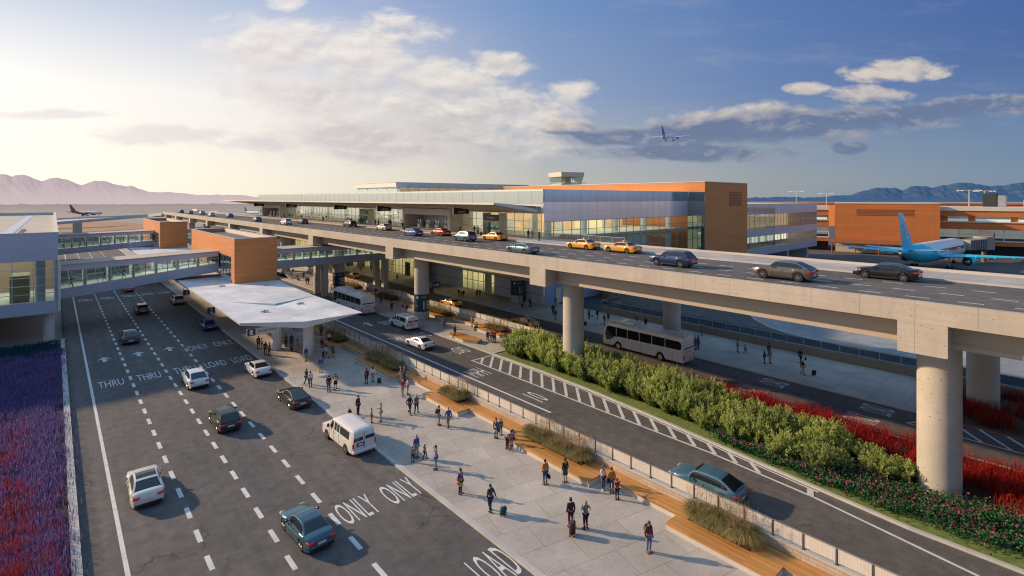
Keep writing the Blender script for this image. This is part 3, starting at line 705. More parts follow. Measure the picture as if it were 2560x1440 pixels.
# ------------------------------------------------------------------ pickup canopy, brick towers, foot bridges
def g3(u, v, z): x, y = G(u, v, z); return (x, y, z)
def canopy(lab, dy, signs=True):
    t = thing('pickup_canopy', lab, 'canopy', (22, 85 + dy, 0), world=True)
    q = lambda p: (p[0], p[1] + dy, p[2])
    A, B_, C_, D_, E_, Vv = [q(g3(*p)) for p in ((599, 808, 5.9), (760, 804, 5.9), (906, 781, 5.9), (787, 739, 6.0), (572, 755, 6.0), (690, 764.5, 5.84))]
    def plate(pts, drop, nm):
        n = len(pts); mb = MB(); c = [sum(p[i] for p in pts) / n for i in range(3)]
        top = pts; bot = [(p[0] * .985 + c[0] * .015, p[1] * .985 + c[1] * .015, p[2] - d) for p, d in zip(pts, drop)]
        for i in range(n):
            j = (i + 1) % n; mb.face([top[j], top[i], bot[i], bot[j]], 1)
            mb.face([top[i], top[j], (c[0], c[1], c[2])], 0); mb.face([bot[j], bot[i], (c[0], c[1], c[2] - max(drop) * .9)], 1)
        return mb.build(nm, [WHITE_R, WHITE], t)
    lx, ly = G(518, 755, 6.0); L_ = (15.7, ly + dy, 6.0)
    plate([A, B_, C_, D_, Vv, E_, L_], [.3, .78, .12, .25, .25, .25, .25], 'roof_plate')
    F_, H_ = (29.0, 132 + dy, 6.0), (15.7, 132 + dy, 6.0)
    plate([(L_[0], L_[1] + .03, 6.0), (E_[0], E_[1] + .03, E_[2]), (Vv[0], Vv[1] + .35, 6.06), (D_[0], D_[1] + .03, D_[2]), F_, H_], [.3, .3, .3, .3, .4, .4], 'roof_plate')
    MB().face([(E_[0], E_[1] + .01, E_[2]), (Vv[0], Vv[1] + .01, Vv[2] + .01), (D_[0], D_[1] + .01, D_[2]), (Vv[0], Vv[1] + .3, 6.05)]).build('roof_step', SPAN_G, t)
    for (x, y) in ((24.2, 66.2), (22.0, 71.5), (22.3, 90), (25, 102), (22.3, 118)):
        MB().cyl(x, y + dy, .1, 5.6, .62, 20).build('column', WHITE, t, 40)
    m = MB()
    for (x, y, r) in ((19.5, 68, 0), (24.5, 70, 0), (20, 92, 0), (25.5, 88, 0)):
        m.cbox((x, y + dy, 6.06), (.9, .12, .16), rz=.4 * r); m.cyl(x, y + dy, 5.9, 6.25, .08, 8)
    m.build('roof_vent', STEEL, t)
    return t
canopy('white folded-plate canopy roof over the near pick-up pavement, brick tower on it', 0)
canopy('far pale canopy roof beyond the glazed footbridge', 79)
def board(nm, lab, x, y, z, w, hh, mat, num=None, txt=None, num_w=.0, grp=None):
    t = thing(nm, lab, 'sign', (x, y, 0), group=grp, world=True)
    MB().cbox((x, y, z), (w, .14, hh), bev=.02).build('sign_board', mat, t)
    for s in (-.4, .4): MB().cyl(x + s * w, y, z + hh / 2, 5.6, .035, 8).build('hanger', STEEL, t)
    if num:
        cx = x - w / 2 + num_w / 2
        if num_w: MB().box(cx - num_w / 2, y - .085, z - hh / 2 + .02, cx + num_w / 2, y - .072, z + hh / 2 - .02).build('number_panel', SIGN_T, t)
        m = MB(); text_on(m, num, (cx, y - .095, z), (1, 0, 0), (0, 0, 1), .26 * hh / .6 * len(num), hh * .72); m.build('lettering', SIGN_W, t)
    if txt:
        m = MB(); text_on(m, txt, (x + num_w / 2, y - .08, z), (1, 0, 0), (0, 0, 1), w * .58, hh * .42); m.build('lettering', SIGN_T, t)
board('hanging_sign', 'white pick-up sign with a dark number 1, under the near canopy edge', 18.6, 65.3, 4.35, 3.6, .85, SIGN_W, '1', 'Passenger Pick-Up', .9)
for k, (u, v, n, lb) in enumerate(((528, 776, '2', 'small dark sign numbered 2 under the canopy edge above the blue car'), (466, 731, '3', 'small dark sign numbered 3 at the far end of the canopy edge'))):
    x, y = G(u, v, 4.6); board('hanging_sign', lb, x, y, 4.6, .95, .85, SIGN_T, n, None, .95, 'numbered canopy signs')
TOPC = pm('metal_coping', (.5, .53, .58), .4, .5, var=.04)
def tower(lab, y0, y1, zb=5.4, zt=13.35, dark_link=False):
    t = thing('brick_tower', lab, 'tower', (25, y0, 0), group='terracotta stair towers', world=True)
    x0, x1 = 22.05, 28.65
    m = MB(); th = .3
    # outer cladding as four walls; the -X wall has the bridge opening and a corner window
    m.box(x0, y0, zb, x1, y0 + th, zt)
    m.box(x0, y1 - th, zb, x1, y1, zt); m.box(x1 - th, y0 + th, zb, x1, y1 - th, zt)
    m.box(x0, y0 + th, zb, x0 + th, y0 + 2.1, zt); m.box(x0, y0 + 2.1, 10.3, x0 + th, y1 - th, zt); m.box(x0, y0 + 20.2, zb, x0 + th, y1 - th, 10.3)
    m.build('terracotta_wall', ORANGE, t)
    MB().box(x0 + .3, y0 + .3, zt - .85, x1 - .3, y1 - .3, zt - .75).build('roof', ROOF_D, t)
    m = MB()
    m.box(x0 - .04, y0 - .04, zt, x1 + .04, y0 + .36, zt + .1); m.box(x0 - .04, y1 - .36, zt, x1 + .04, y1 + .04, zt + .1)
    m.box(x0 - .04, y0 + .36, zt, x0 + .36, y1 - .36, zt + .1); m.box(x1 - .36, y0 + .36, zt, x1 + .04, y1 - .36, zt + .1); m.build('coping', TOPC, t)
    m = MB(); m.box(x1 - .42, y0 + .32, zt - .74, x1 - .31, y1 - .32, zt - .02); m.build('parapet_lining', CREAM, t)
    MB().box(x0 + .12, y0 + 2.1, zb, x0 + .28, y0 + 9.8, 6.9).build('sill_panel', LAV, t)
    curtain(t, (x0 + .15, y0 + 2.1), (x0 + .15, y0 + 9.8), 6.9, 10.2, 4, 3, GLZ, TEALF)
    MB().box(x0 + .4, y0 + .4, 6.4, x1 - .4, y1 - .4, 6.6).build('floor', PALEF, t)
    return t
tower('tall terracotta-clad tower with dark gravel roof standing on the near white canopy', 93, 128)
tower('terracotta-clad tower farther back at the end of the far footbridge', 172, 207)
BRL = pm('added_ceiling_glow', (.85, .86, .76), .9, emis=2.2)  # glowing surface added to brighten bridge and garage interiors
def bridge(lab, x0, x1, y0, z0b, z1b, z0t, z1t, bays, wd=6.0, cols=(), lit=True, xg0=None, group='glazed footbridges'):
    """glazed foot bridge running along X from x0 to x1 at Y=y0..y0+wd, rising slightly"""
    t = thing('glazed_footbridge', lab, 'footbridge', (x0, y0, 0), group=group, world=True)
    zb = lambda x: z0b + (z1b - z0b) * (x - x0) / (x1 - x0); zt = lambda x: z0t + (z1t - z0t) * (x - x0) / (x1 - x0)
    def beam(ya, yb, f0, f1, nm, mat): 
        m = MB(); m.loft([[(x, ya, f0(x)), (x, yb, f0(x)), (x, yb, f1(x)), (x, ya, f1(x))] for x in (x0, x1)]); return m.build(nm, mat, t)
    fl, hd = 1.55, .95
    beam(y0, y0 + wd, zb, lambda x: zb(x) + .3, 'soffit', BLUEP)
    beam(y0, y0 + .25, lambda x: zb(x) + .302, lambda x: zb(x) + fl, 'floor_fascia', BLUEP); beam(y0 + wd - .25, y0 + wd, lambda x: zb(x) + .302, lambda x: zb(x) + fl, 'floor_fascia', BLUEP)
    beam(y0 + .27, y0 + wd - .27, lambda x: zb(x) + 1.2, lambda x: zb(x) + 1.4, 'floor', PALEF)
    beam(y0, y0 + .25, lambda x: zt(x) - hd, lambda x: zt(x) - .15, 'head_fascia', LAV); beam(y0 + wd - .25, y0 + wd, lambda x: zt(x) - hd, lambda x: zt(x) - .15, 'head_fascia', LAV)
    beam(y0 - .12, y0 + wd + .12, lambda x: zt(x) - .148, zt, 'roof', ROOF_T)
    for yy in (y0 + .12, y0 + wd - .12):
        g = MB(); g.face([(x0, yy, zb(x0) + fl), (x1, yy, zb(x1) + fl), (x1, yy, zt(x1) - hd), (x0, yy, zt(x0) - hd)]); g.build('glazing', GLZ, t)
        f = MB(); n = bays * 2
        for i in range(n + 1):
            x = x0 + (x1 - x0) * i / n; f.box(x - .04, yy - .06, zb(x) + fl, x + .04, yy + .06, zt(x) - hd)
        for k in (.3, .68):
            f.loft([[(x, yy - .05, q(x) - .03), (x, yy + .05, q(x) - .03), (x, yy + .05, q(x) + .03), (x, yy - .05, q(x) + .03)] for q in [lambda x, k=k: (zb(x) + fl) * (1 - k) + (zt(x) - hd) * k] for x in (x0, x1)])
        f.build('mullion_frame', TEALF, t)
    for i in range(1, bays):
        x = x0 + (x1 - x0) * i / bays
        for yy in (y0 + .8, y0 + wd - .8): MB().cyl(x, yy, zb(x) + 1.4, zt(x) - .3, .22, 12).build('column', pm('pale_column', (.6, .66, .66), .6) if 'pale_column' not in bpy.data.materials else bpy.data.materials['pale_column'], t, 40)
    for x in cols:
        for yy in (y0 + 1.0, y0 + wd - 1.0): MB().box(x - .55, yy - .55, -.1, x + .55, yy + .55, zb(x)).build('pier', CONC_SM, t)
    beam(y0 + 2.0, y0 + 4.0, lambda x: zt(x) - .24, lambda x: zt(x) - .16, 'added_glow_strip', BRL)  # glowing strip added under the roof to brighten the inside
    m = MB()
    for yy in (y0 + .5, y0 + wd - .5): m.loft([[(x, yy - .03, zb(x) + 2.4), (x, yy + .03, zb(x) + 2.4), (x, yy + .03, zb(x) + 2.47), (x, yy - .03, zb(x) + 2.47)] for x in (x0, x1)])
    m.build('handrail', STEEL, t)
    return t
bridge('long glazed footbridge across the pick-up road from garage to near tower', .6, 22.0, 103.5, 4.75, 6.95, 9.95, 10.65, 7)
bridge('far glazed footbridge beyond the first one, ending at the farther tower', .6, 22.0, 181.5, 5.0, 6.3, 10.3, 10.7, 7)
bridge('glazed footbridge from the near tower under the road deck to the terminal', 28.7, 68.0, 103.5, 6.5, 6.5, 10.3, 10.3, 12, cols=(41.5, 55))
bridge('glazed link from the farther tower towards the terminal', 28.7, 68.0, 183, 6.3, 6.3, 10.4, 10.4, 12, cols=(48,))
# stairs and a ramp wall under the bridge on the island
st = thing('entrance_steps', 'pale stone steps and ramp walls under the footbridge beside the 2B pier', 'steps', (47, 126, 0), world=True)
m = MB()
for k in range(5): m.box(43.5, 131 + k * .8, .14, 57, 143, .3 + k * .17)
m.build('stair_flight', CONC_LT, st); MB().box(36.5, 140, .1, 43.2, 141, 3.4).build('side_wall', CONC_SM, st)
# ------------------------------------------------------------------ parking garage on the left
ga = thing('parking_garage', 'blue panelled garage building with tan flat roof at the left edge', 'building', (-10, 97, 0), world=True)
gx, gy0, gy1, gt, gb = .45, 96.5, 232, 15.2, 4.05
GW = -60
MB().box(GW, gy0, 11.4, gx, gy0 + .3, gt).build('fascia_panel', BLUEP, ga)
MB().box(GW, gy0 - .04, 13.1, gx - .02, gy0 - .002, 13.16).build('panel_joint', BLUEP_D, ga)
MB().box(gx - .3, gy0 + .3, gb, gx, gy1, gt).build('side_wall', BLUEP, ga)
MB().box(GW, gy1, gb, gx, gy1 + .3, gt).build('rear_wall', BLUEP_D, ga)
MB().box(GW, gy0 + .3, gt - .9, gx - .3, gy1, gt - .75).build('roof', ROOF_T, ga)
m = MB(); m.box(GW, gy0 - .06, gt, gx + .06, gy0 + .5, gt + .1); m.box(gx - .5, gy0 + .5, gt, gx + .06, gy1 - .2, gt + .1); m.box(GW, gy1 - .2, gt, gx + .06, gy1 + .36, gt + .1); m.build('coping', CREAM, ga)
MB().box(GW, gy1 - .1, gt - .74, gx - .5, gy1 - .02, gt - .02).build('parapet_lining', BLUEP_D, ga)
MB().box(gx - .42, gy0 + .5, gt - .74, gx - .31, gy1 - .2, gt - .02).build('parapet_lining', CREAM, ga)
m = MB(); m.box(gx - 6.6, gy0 + .8, gt - .745, gx - 5.2, gy1 - 4, gt - .70); m.box(GW, gy1 - 5.4, gt - .745, gx - 5.2, gy1 - 4, gt - .69); m.build('roof_gutter', BLUEP_D, ga)
m = MB()
for k in range(12): m.box(gx - 4.6, gy0 + 3 + k * 2.1, gt - .74, gx - 4.0, gy0 + 3.25 + k * 2.1, gt - .5)
m.build('roof_ladder', STEEL, ga)
for (x, y) in ((-13, 112), (-12, 126), (-13, 142), (-14, 172), (-13, 190), (-30, 130), (-33, 150), (-26, 166)):
    MB().cyl(x, y, gt - .74, gt + .75, .28, 8).build('roof_vent', STEEL, ga)
MB().box(GW, gy0, gb - .05, gx, gy0 + .5, 5.7).build('floor_fascia', BLUEP, ga)
MB().box(GW, gy0 + .5, gb + .1, gx - .3, gy1 - .4, 5.3).build('floor', PALEF, ga)
curtain(ga, (GW, gy0 + .12), (gx - .35, gy0 + .12), 5.7, 11.4, 28, 5, GLZ_G, FRAME)
for x in (-1.4, -9.5, -17.6): MB().cyl(x, gy0 + 1.2, 5.3, 14.2, .55, 16).build('interior_column', bpy.data.materials['pale_column'], ga, 40)
MB().box(GW, gy0 + 5, 11.9, gx - .5, gy0 + 15.8, 12.0).build('glow_ceiling', BRL, ga)  # glowing sheet added to brighten the garage behind its glass
MB().box(-4.6, gy0 + 4, 5.3, -2.6, gy0 + 9, 9.0).build('interior_core', pm('olive_core_wall', (.28, .24, .14), .8), ga)
MB().box(GW, gy0 + 16, 5.3, gx - .4, gy0 + 16.3, 12.6).build('interior_wall', pm('brown_core_wall', (.34, .22, .16), .8), ga)
for (x, y) in ((-.5, 98.2), (-.5, 120), (-.5, 150), (-9, 98.2)): MB().cyl(x, y, -.2, gb, .62, 20).build('column', CONC_LT, ga, 40)
MB().box(gx + .02, gy0 - .3, 4.2, gx + .3, gy0 - .06, 11.2).build('downpipe', CREAM, ga)
MB().box(-64, -60, -.2, -12.5, 90, 7.0).build('unseen_shade_block', BLUEP_D, ga)  # unseen block added out of view, sized by the shadow it throws
# ------------------------------------------------------------------ terminal
te = thing('terminal_building', 'long glass-fronted airport terminal with concrete portals behind the elevated road', 'building', (70, 64, 0), world=True)
TX, TY0, TY1 = 64.6, 64.4, 234
MB().box(TX, TY0 + .3, 21.5, 112, TY1, 21.62).build('roof', WHITE_R, te)
panel(te, 'upper_glass_band', (TX, TY1), (TX, TY0 + .0), 18.9, 21.5, SPAN_G, .16)
MB().box(TX - .14, TY0, 18.55, TX + .05, TY1, 18.9).build('band_rail', CREAM, te); MB().box(TX - .1, TY0, 21.3, TX + .1, TY1, 21.66).build('coping', FRAME, te)
m = MB()
for k in range(48): m.box(TX - .11, TY0 + 3 + k * 3.5, 18.9, TX - .085, TY0 + 3.05 + k * 3.5, 21.3)
m.build('band_joint', FRAME, te)
MB().box(TX - .06, TY0, 17.3, TX + .1, TY1, 18.55).build('lower_band', CREAM, te)
for (a, b) in ((65, 88.6), (108.4, 138), (138.0, 196.6), (218.6, 234)):
    curtain(te, (TX + .12, a), (TX + .12, b), 13.1, 17.3, max(3, round((b - a) / 2.4)), 3, GLZ_H, FRAME)
MB().box(TX + .3, TY0 + .4, 12.6, 112, TY1, 13.04).build('departures_floor', PALEF, te)
MB().box(80, TY0 + 26, 13.05, 80.4, TY1, 18.5).build('interior_wall', PALEW, te)
MB().box(TX + .4, TY0 + .4, 18.5, 112, TY1, 18.7).build('ceiling', pm('glow_ceiling', (.8, .74, .60), .9, emis=1.1), te)  # whole ceiling glows to stand for the interior lamps
for k in range(12): MB().cyl(TX + 3.5, 70 + k * 14, 13.05, 18.5, .5, 14).build('interior_column', CREAM, te, 40)
m = MB()
for k in range(30): m.box(72 + (k % 2) * 3, 110 + k * 4, 13.05, 73.2 + (k % 2) * 3, 112 + k * 4, 14.2)
m.build('checkin_counter', WHITE, te)
# two projecting concrete portals with open kiosks
def portal(y0, y1, zc=17.75):
    o = MB(); x0 = 61.6
    o.box(x0, y0, 13.06, TX + 3, y0 + .9, zc); o.box(x0, y1 - .9, 13.06, TX + 3, y1, zc); o.box(x0, y0 + .9, 16.4, TX + 3, y1 - .9, zc)
    p = o.build('concrete_portal', CONC_SM, te)
    MB().box(TX + 2.4, y0 + .9, 13.07, TX + 2.6, y1 - .9, 16.4).build('back_wall', BLUEP_D, p)
    for k in range(4):
        y = y0 + 3.4 + k * (y1 - y0 - 5) / 4; c = MB(); c.box(63.2, y, 13.07, 64.0, y + 1.3, 14.15); c.box(63.3, y + .1, 14.15, 63.9, y + .3, 14.5); c.box(63.3, y + 1.0, 14.15, 63.9, y + 1.2, 14.5)
        c.build('kiosk_desk', CREAM, p); d = MB()
        for yy in (y + .2, y + 1.1): d.cbox((63.5, yy, 14.85), (.12, .5, .62), bev=.03)
        d.build('kiosk_screen', WHITE, p)
    MB().box(63.0, y0 + .9, 13.07, 64.2, y1 - .9, 13.35).build('kiosk_plinth', CREAM, p)
    return p
portal(88.7, 108.3); portal(196.8, 218.4)
# doorways with black head signs
for (yy, nm, txt) in ((77.0, 'near', 'Departures'), (131.5, 'far', 'Departures')):
    d = MB(); d.box(63.0, yy - 2.6, 13.06, 64.9, yy - 2.3, 17.2); d.box(63.0, yy + 2.3, 13.06, 64.9, yy + 2.6, 17.2); d.box(63.0, yy - 2.3, 15.4, 63.4, yy + 2.3, 15.7)
    p = d.build('door_porch', CONC_SM, te)
    MB().box(62.9, yy - 2.2, 15.72, 63.1, yy + 2.2, 16.9).build('head_sign', SIGN_K, p)
    m = MB(); text_on(m, txt, (62.89, yy, 16.3), (0, -1, 0), (0, 0, 1), 2.0, .4); m.build('lettering', SIGN_W, p)
    m = MB()
    for k in range(4): m.box(63.9, yy - 2.2 + k * 1.1, 13.1, 63.95, yy - 1.25 + k * 1.1, 15.3)
    m.build('door_leaf', GLZ_B, p); MB().box(63.85, yy - 2.2, 14.0, 63.88, yy + 2.2, 14.35).build('door_band', pm('green_band', (.03, .16, .11), .5), p)
# great canopy over the drop-off lanes
cn = thing('entrance_canopy', 'long winged canopy with cream edge over the upper drop-off lanes', 'canopy', (58, 65, 0), world=True)
m = MB(); 
def crow(y, x0=54.2, k=0.0): return [(x0, y, 18.95), (TX - .1, y, 17.45), (TX - .1, y, 17.75), (59.5, y, 18.7), (x0 + .1, y, 19.0)]
m.loft([crow(65.2), crow(240)]); m.build('canopy_soffit', pm('canopy_soffit', (.40, .355, .30), .7, var=.08, scale=.2), cn)
MB().box(53.9, 65.2, 18.95, 54.25, 246, 19.28).build('front_edge', CREAM, cn)
m = MB(); m.face([(54.2, 65.2, 19.05), (54.2, 246, 19.05), (64.4, 240, 18.6), (64.4, 65.2, 18.6)][::-1]); m.build('canopy_roof', ROOF_T, cn)
m = MB(); m.face([(54.1, 65.15, 19.25), (54.1, 65.15, 18.93), (TX - .1, 65.15, 17.4), (TX - .1, 65.15, 17.9), (59, 65.15, 18.9)]); m.face([(54.1, 65.15, 19.26), (59, 65.15, 18.91), (TX - .1, 65.15, 17.91), (TX, 65.9, 18.55), (54.1, 65.9, 19.2)][::-1]); m.build('end_fold', SPAN_G, cn)
m = MB()
for k in range(40): m.box(54.6, 67 + k * 4.3, 18.2, TX - .2, 67.12 + k * 4.3, 18.85) if False else m.loft([[(54.6, y, 18.83), (TX - .2, y, 17.38), (TX - .2, y, 17.5), (54.6, y, 18.95)] for y in (67 + k * 4.3, 67.14 + k * 4.3)])
m.build('soffit_rib', CONC_SM, cn)
for (yy, s, lb) in ((81, 'AIRLINE', 'black hanging sign nearest the right end of the entrance canopy'), (112, 'AIRLINE', 'black hanging sign just left of the nearer concrete portal'), (137, 'Terminal', 'black hanging sign at the middle of the entrance canopy'), (176, 'AIRLINE', 'black hanging sign right of the farther concrete portal'), (212, 'Terminal', 'black hanging sign in front of the farther concrete portal')):
    t = thing('airline_sign', lb, 'sign', (58, yy, 13), group='black signs hung from the entrance canopy', world=True)
    m = MB(); m.loft([[(57.0, yy - .12, 17.0), (57.0, yy + .12, 17.0), (57.0, yy + .12, 18.3), (57.0, yy - .12, 18.3)], [(60.6, yy - .12, 17.0), (60.6, yy + .12, 17.0), (60.6, yy + .12, 17.85), (60.6, yy - .12, 17.85)]]); m.build('sign_board', SIGN_K, t)
    MB().box(56.9, yy - .15, 16.95, 57.0, yy + .15, 18.35).build('end_cap', WHITE, t)
    m = MB(); text_on(m, s, (58.9, yy - .13, 17.42), (1, 0, 0), (0, 0, 1), 1.7, .42); m.build('lettering', SIGN_W, t)
# balustrade in front of the departures glass
def glass_rail(lab, x, y0, y1, z, grp='glass balustrades on the upper pavement'):
    t = thing('glass_balustrade', lab, 'railing', (x, y0, z), group=grp, world=True)
    n = round((y1 - y0) / 2.2); MB().box(x - .03, y0, z + 1.06, x + .03, y1, z + 1.12).build('handrail', STEEL, t); MB().box(x - .06, y0, z, x + .06, y1, z + .08).build('base_rail', CREAM, t)
    for k in range(n + 1): MB().box(x - .025, y0 + (y1 - y0) * k / n - .025, z + .08, x + .025, y0 + (y1 - y0) * k / n + .025, z + 1.06).build('post', STEEL, t)
    MB().box(x - .008, y0, z + .12, x + .008, y1, z + 1.02).build('glass_panel', RAILG, t)
RAILG = glass('frosted_rail_glass', (.72, .74, .72), .12, .25, (.8, .75, .68))
glass_rail('glass balustrade in front of the big glazed hall at the right', 63.2, 46, 73.5, 13.06)
glass_rail('glass balustrade between the nearer doorway and portal', 63.2, 80.2, 87.8, 13.06)
glass_rail('long glass balustrade between the two concrete portals', 63.2, 134.5, 194, 13.06)
glass_rail('glass balustrade between the nearer portal and far doorway', 63.2, 110, 128.5, 13.06)
# ground floor front
gf = [(68, 82.2, 'p'), (82.2, 93.5, 'g'), (93.5, 112.5, 'p'), (112.5, 127.5, 'g'), (127.5, 129.5, 'c'), (129.5, 136, 'g'), (136, 138, 'c'), (138, 152, 'g'), (152, 175, 'p'), (175, 200, 'g'), (200, 238, 'p')]
for a, b, k in gf:
    if k == 'p':
        w_ = panel(te, 'ground_floor_wall', (68.25, b), (68.25, a), .1, 10.4, BLUEP_D, .3); m = MB()
        for zz in (1.9, 4.0, 6.1, 8.2): m.box(68.07, a, zz, 68.11, b, zz + .07)
        m.build('panel_joint', DARK, w_)
    elif k == 'c': MB().box(67.9, a, .1, 70, b, 10.4).build('pillar', CONC_SM, te)
    else:
        curtain(te, (68.3, a), (68.3, b), .15, 8.6, max(2, round((b - a) / 1.9)), 4, GLZ, pm('olive_mullion', (.3, .28, .18), .5) if 'olive_mullion' not in bpy.data.materials else bpy.data.materials['olive_mullion'], .12)
        MB().box(68.1, a, 8.6, 68.5, b, 10.4).build('head_panel', CONC_SM, te)
MB().box(74.5, 69, .1, 74.8, 238, 8.8).build('arrivals_back_wall', WARM, te); MB().box(68.6, 68.6, 8.7, 74.5, 238, 8.85).build('arrivals_ceiling', pm('arrivals_ceiling', (.85, .7, .4), .9, emis=1.6), te); MB().box(68.6, 68.6, .0, 74.5, 238, .2).build('arrivals_floor', PALEF, te)  # ceiling and back wall glow to light the arrivals front
for (a, b) in ((130.5, 135),): 
    MB().box(67.6, a, 4.6, 67.9, b, 5.7).build('door_sign', SIGN_K, te)
MB().box(67.7, 83.0, .2, 68.1, 84.8, 5.6).build('door_surround', CONC_SM, te); MB().box(68, 116, .2, 68.1, 118.2, 3.6).build('door_frame', SIGN_K, te)
# the big glazed hall end wall (faces the camera)
HB = pm('sky_blue_wall', (.28, .42, .62), .35, .1, var=.05)
MB().box(68.4, 67.7, .1, 73.6, 67.95, 12.4).build('corner_wall', HB, te); MB().box(71.2, 67.55, .1, 72.6, 67.69, 3.0).build('service_door', CREAM, te)
MB().box(73.6, 67.7, .1, 113, 67.95, 5.0).build('end_plinth', BLUEP_D, te)
HX0, HX1, HYf = 64.7, 113.2, 64.3
k_ = [('upper_spandrel', 19.35, 21.62, SPAN_HI), ('lower_spandrel', 15.9, 19.33, SPAN_LO)]
for nm, a, b, mt in k_: panel(te, nm, (HX0, HYf), (HX1, HYf), a, b, mt, .14)
m = MB()
for zz in (17.6,): m.box(HX0, HYf - .09, zz, HX1, HYf - .071, zz + .05)
for k in range(1, 20): m.box(HX0 + k * 2.43, HYf - .085, 15.95, HX0 + k * 2.43 + .03, HYf - .071, 21.6)
m.build('spandrel_joint', FRAME, te)
curtain(te, (HX0, HYf), (HX1, HYf), 5.0, 15.9, 20, 5, GLZ_H, TEALF, .1, rows=[5.05, 7.6, 10.2, 12.4, 14.2, 15.85])
panel(te, 'hall_side_glass', (HX1, HYf - 4.3), (HX1, HYf), 5, 21.6, GLZ_B, .05)
for k in range(5): MB().cyl(69 + k * 10.2, HYf + 3.2, 5, 18.4, .62, 20).build('hall_column', WHITE, te, 40)
MB().box(66, HYf + 18, 13.05, 112, HYf + 18.3, 18.4).build('hall_back_wall', WARM2, te)
MB().box(92, HYf + 9, 5, 92.3, HYf + 17, 18.4).build('hall_partition', WARM, te)
m = MB()
for k in range(5): m.box(70 + k * 8, HYf + 17.6, 13.06, 73 + k * 8, HYf + 17.9, 15.6)
m.build('shop_front', WHITE, te)
MB().loft([[(70, HYf + 1.0, 12.0), (70, HYf + 1.2, 12.0), (70, HYf + 1.2, 13.4), (70, HYf + 1.0, 13.4)], [(98, HYf + 1.0, 9.2), (98, HYf + 1.2, 9.2), (98, HYf + 1.2, 12.0), (98, HYf + 1.0, 12.0)]]).build('ramp_balustrade', CREAM, te)
MB().box(66, HYf + 4, 4.6, 112, HYf + 26, 4.98).build('hall_floor', PALEF, te); MB().box(66, HYf + 26, 5, 112, HYf + 26.3, 12.5).build('hall_lower_wall', pm('teal_glow_wall', (.34, .62, .62), .7, emis=.32), te)  # lower wall glows to brighten the hall
MB().box(66, HYf + .6, 18.4, 112, HYf + 26, 18.55).build('hall_ceiling', bpy.data.materials['glow_ceiling'], te)
# orange block
ob = thing('terracotta_block', 'tall terracotta-clad block with louvred panel rising behind the glass hall', 'building', (124, 60, 0), world=True)
MB().box(113.4, 60, -.1, 135.6, 132, 23.85).build('terracotta_wall', ORANGE, ob)
m = MB(); m.box(113.3, 59.9, 23.85, 135.7, 60.5, 24.0); m.box(113.3, 60.5, 23.85, 113.9, 132.1, 24.0); m.box(135.1, 60.5, 23.85, 135.7, 132.1, 24.0); m.build('coping', TOPC, ob)
m = MB()
for k in range(9): m.box(125.6, 59.9, 18.2 + k * .4, 132.2, 59.97, 18.45 + k * .4)
m.build('louvre_panel', pm('louvre_terracotta', (.33, .12, .04), .6), ob)
# clerestory penthouse
ph = thing('roof_penthouse', 'pale flat-roofed clerestory rising above the terminal roof', 'building', (77, 135, 20), world=True)
MB().box(74.7, 135, 23.35, 128, 163, 24.7).build('roof_band', CREAM, ph); MB().box(74.6, 134.9, 24.7, 128, 163, 24.8).build('coping', FRAME, ph)
MB().box(74.8, 134.9, 23.4, 127.9, 134.998, 24.68).build('front_shade_band', pm('shade_grey_band', (.5, .5, .48), .6), ph)  # grey laid over the cream on the sunless face as shade
curtain(ph, (75.6, 136), (127, 136), 21.6, 23.35, 14, 1, GLZ_B, FRAME, .3); curtain(ph, (75.6, 162), (75.6, 136), 21.6, 23.35, 4, 1, GLZ_B, CREAM, .8)
MB().box(79, 140, 21.6, 127, 140.3, 23.3).build('inner_wall', WARM2, ph)
# control tower cab
ct = thing('control_tower', 'control tower with flared glass cab beyond the terracotta roof', 'tower', (184, 168, 0), rz=-.30)
def sq(r, z): return [(-r, -r, z), (r, -r, z), (r, r, z), (-r, r, z)]
MB().loft([sq(4.2, 0), sq(4.2, 26)]).build('shaft', CREAM, ct); MB().loft([sq(6.8, 26.0), sq(6.8, 26.4)]).build('gallery', FRAME, ct)
MB().loft([sq(5.2, 26.4), sq(5.3, 27.1)]).build('cab_base', CREAM, ct)
MB().loft([sq(5.25, 27.1), sq(6.0, 30.2)], cap=False).build('cab_glazing', glass('cab_glass', (.8, .9, .86), .15), ct)
m = MB()
for k in range(-3, 4):
    for a, b in (((k * 1.7, -5.27), (k * 1.95, -6.02)), ((k * 1.7, 5.27), (k * 1.95, 6.02))):
        m.tube([(a[0], a[1], 27.1), (b[0], b[1], 30.2)], .07, 4); m.tube([(a[1], a[0], 27.1), (b[1], b[0], 30.2)], .07, 4)
m.build('cab_mullion', FRAME, ct); MB().loft([sq(6.05, 30.2), sq(6.35, 32.3)]).build('cab_roof', CREAM, ct)
m = MB()
for s in (-1, 1):
    for k in range(-4, 5): m.cyl(s * 7.0, k * 1.7, 26.4, 27.4, .05, 5); m.cyl(k * 1.7, s * 7.0, 26.4, 27.4, .05, 5)
    m.box(s * 7 - .05, -7, 27.35, s * 7 + .05, 7, 27.45); m.box(-6.9, s * 7 - .05, 27.35, 6.9, s * 7 + .05, 27.45)
m.build('gallery_railing', FRAME, ct)
MB().loft([sq(1.6, 27.1), sq(1.6, 30)]).build('cab_interior', CREAM, ct)
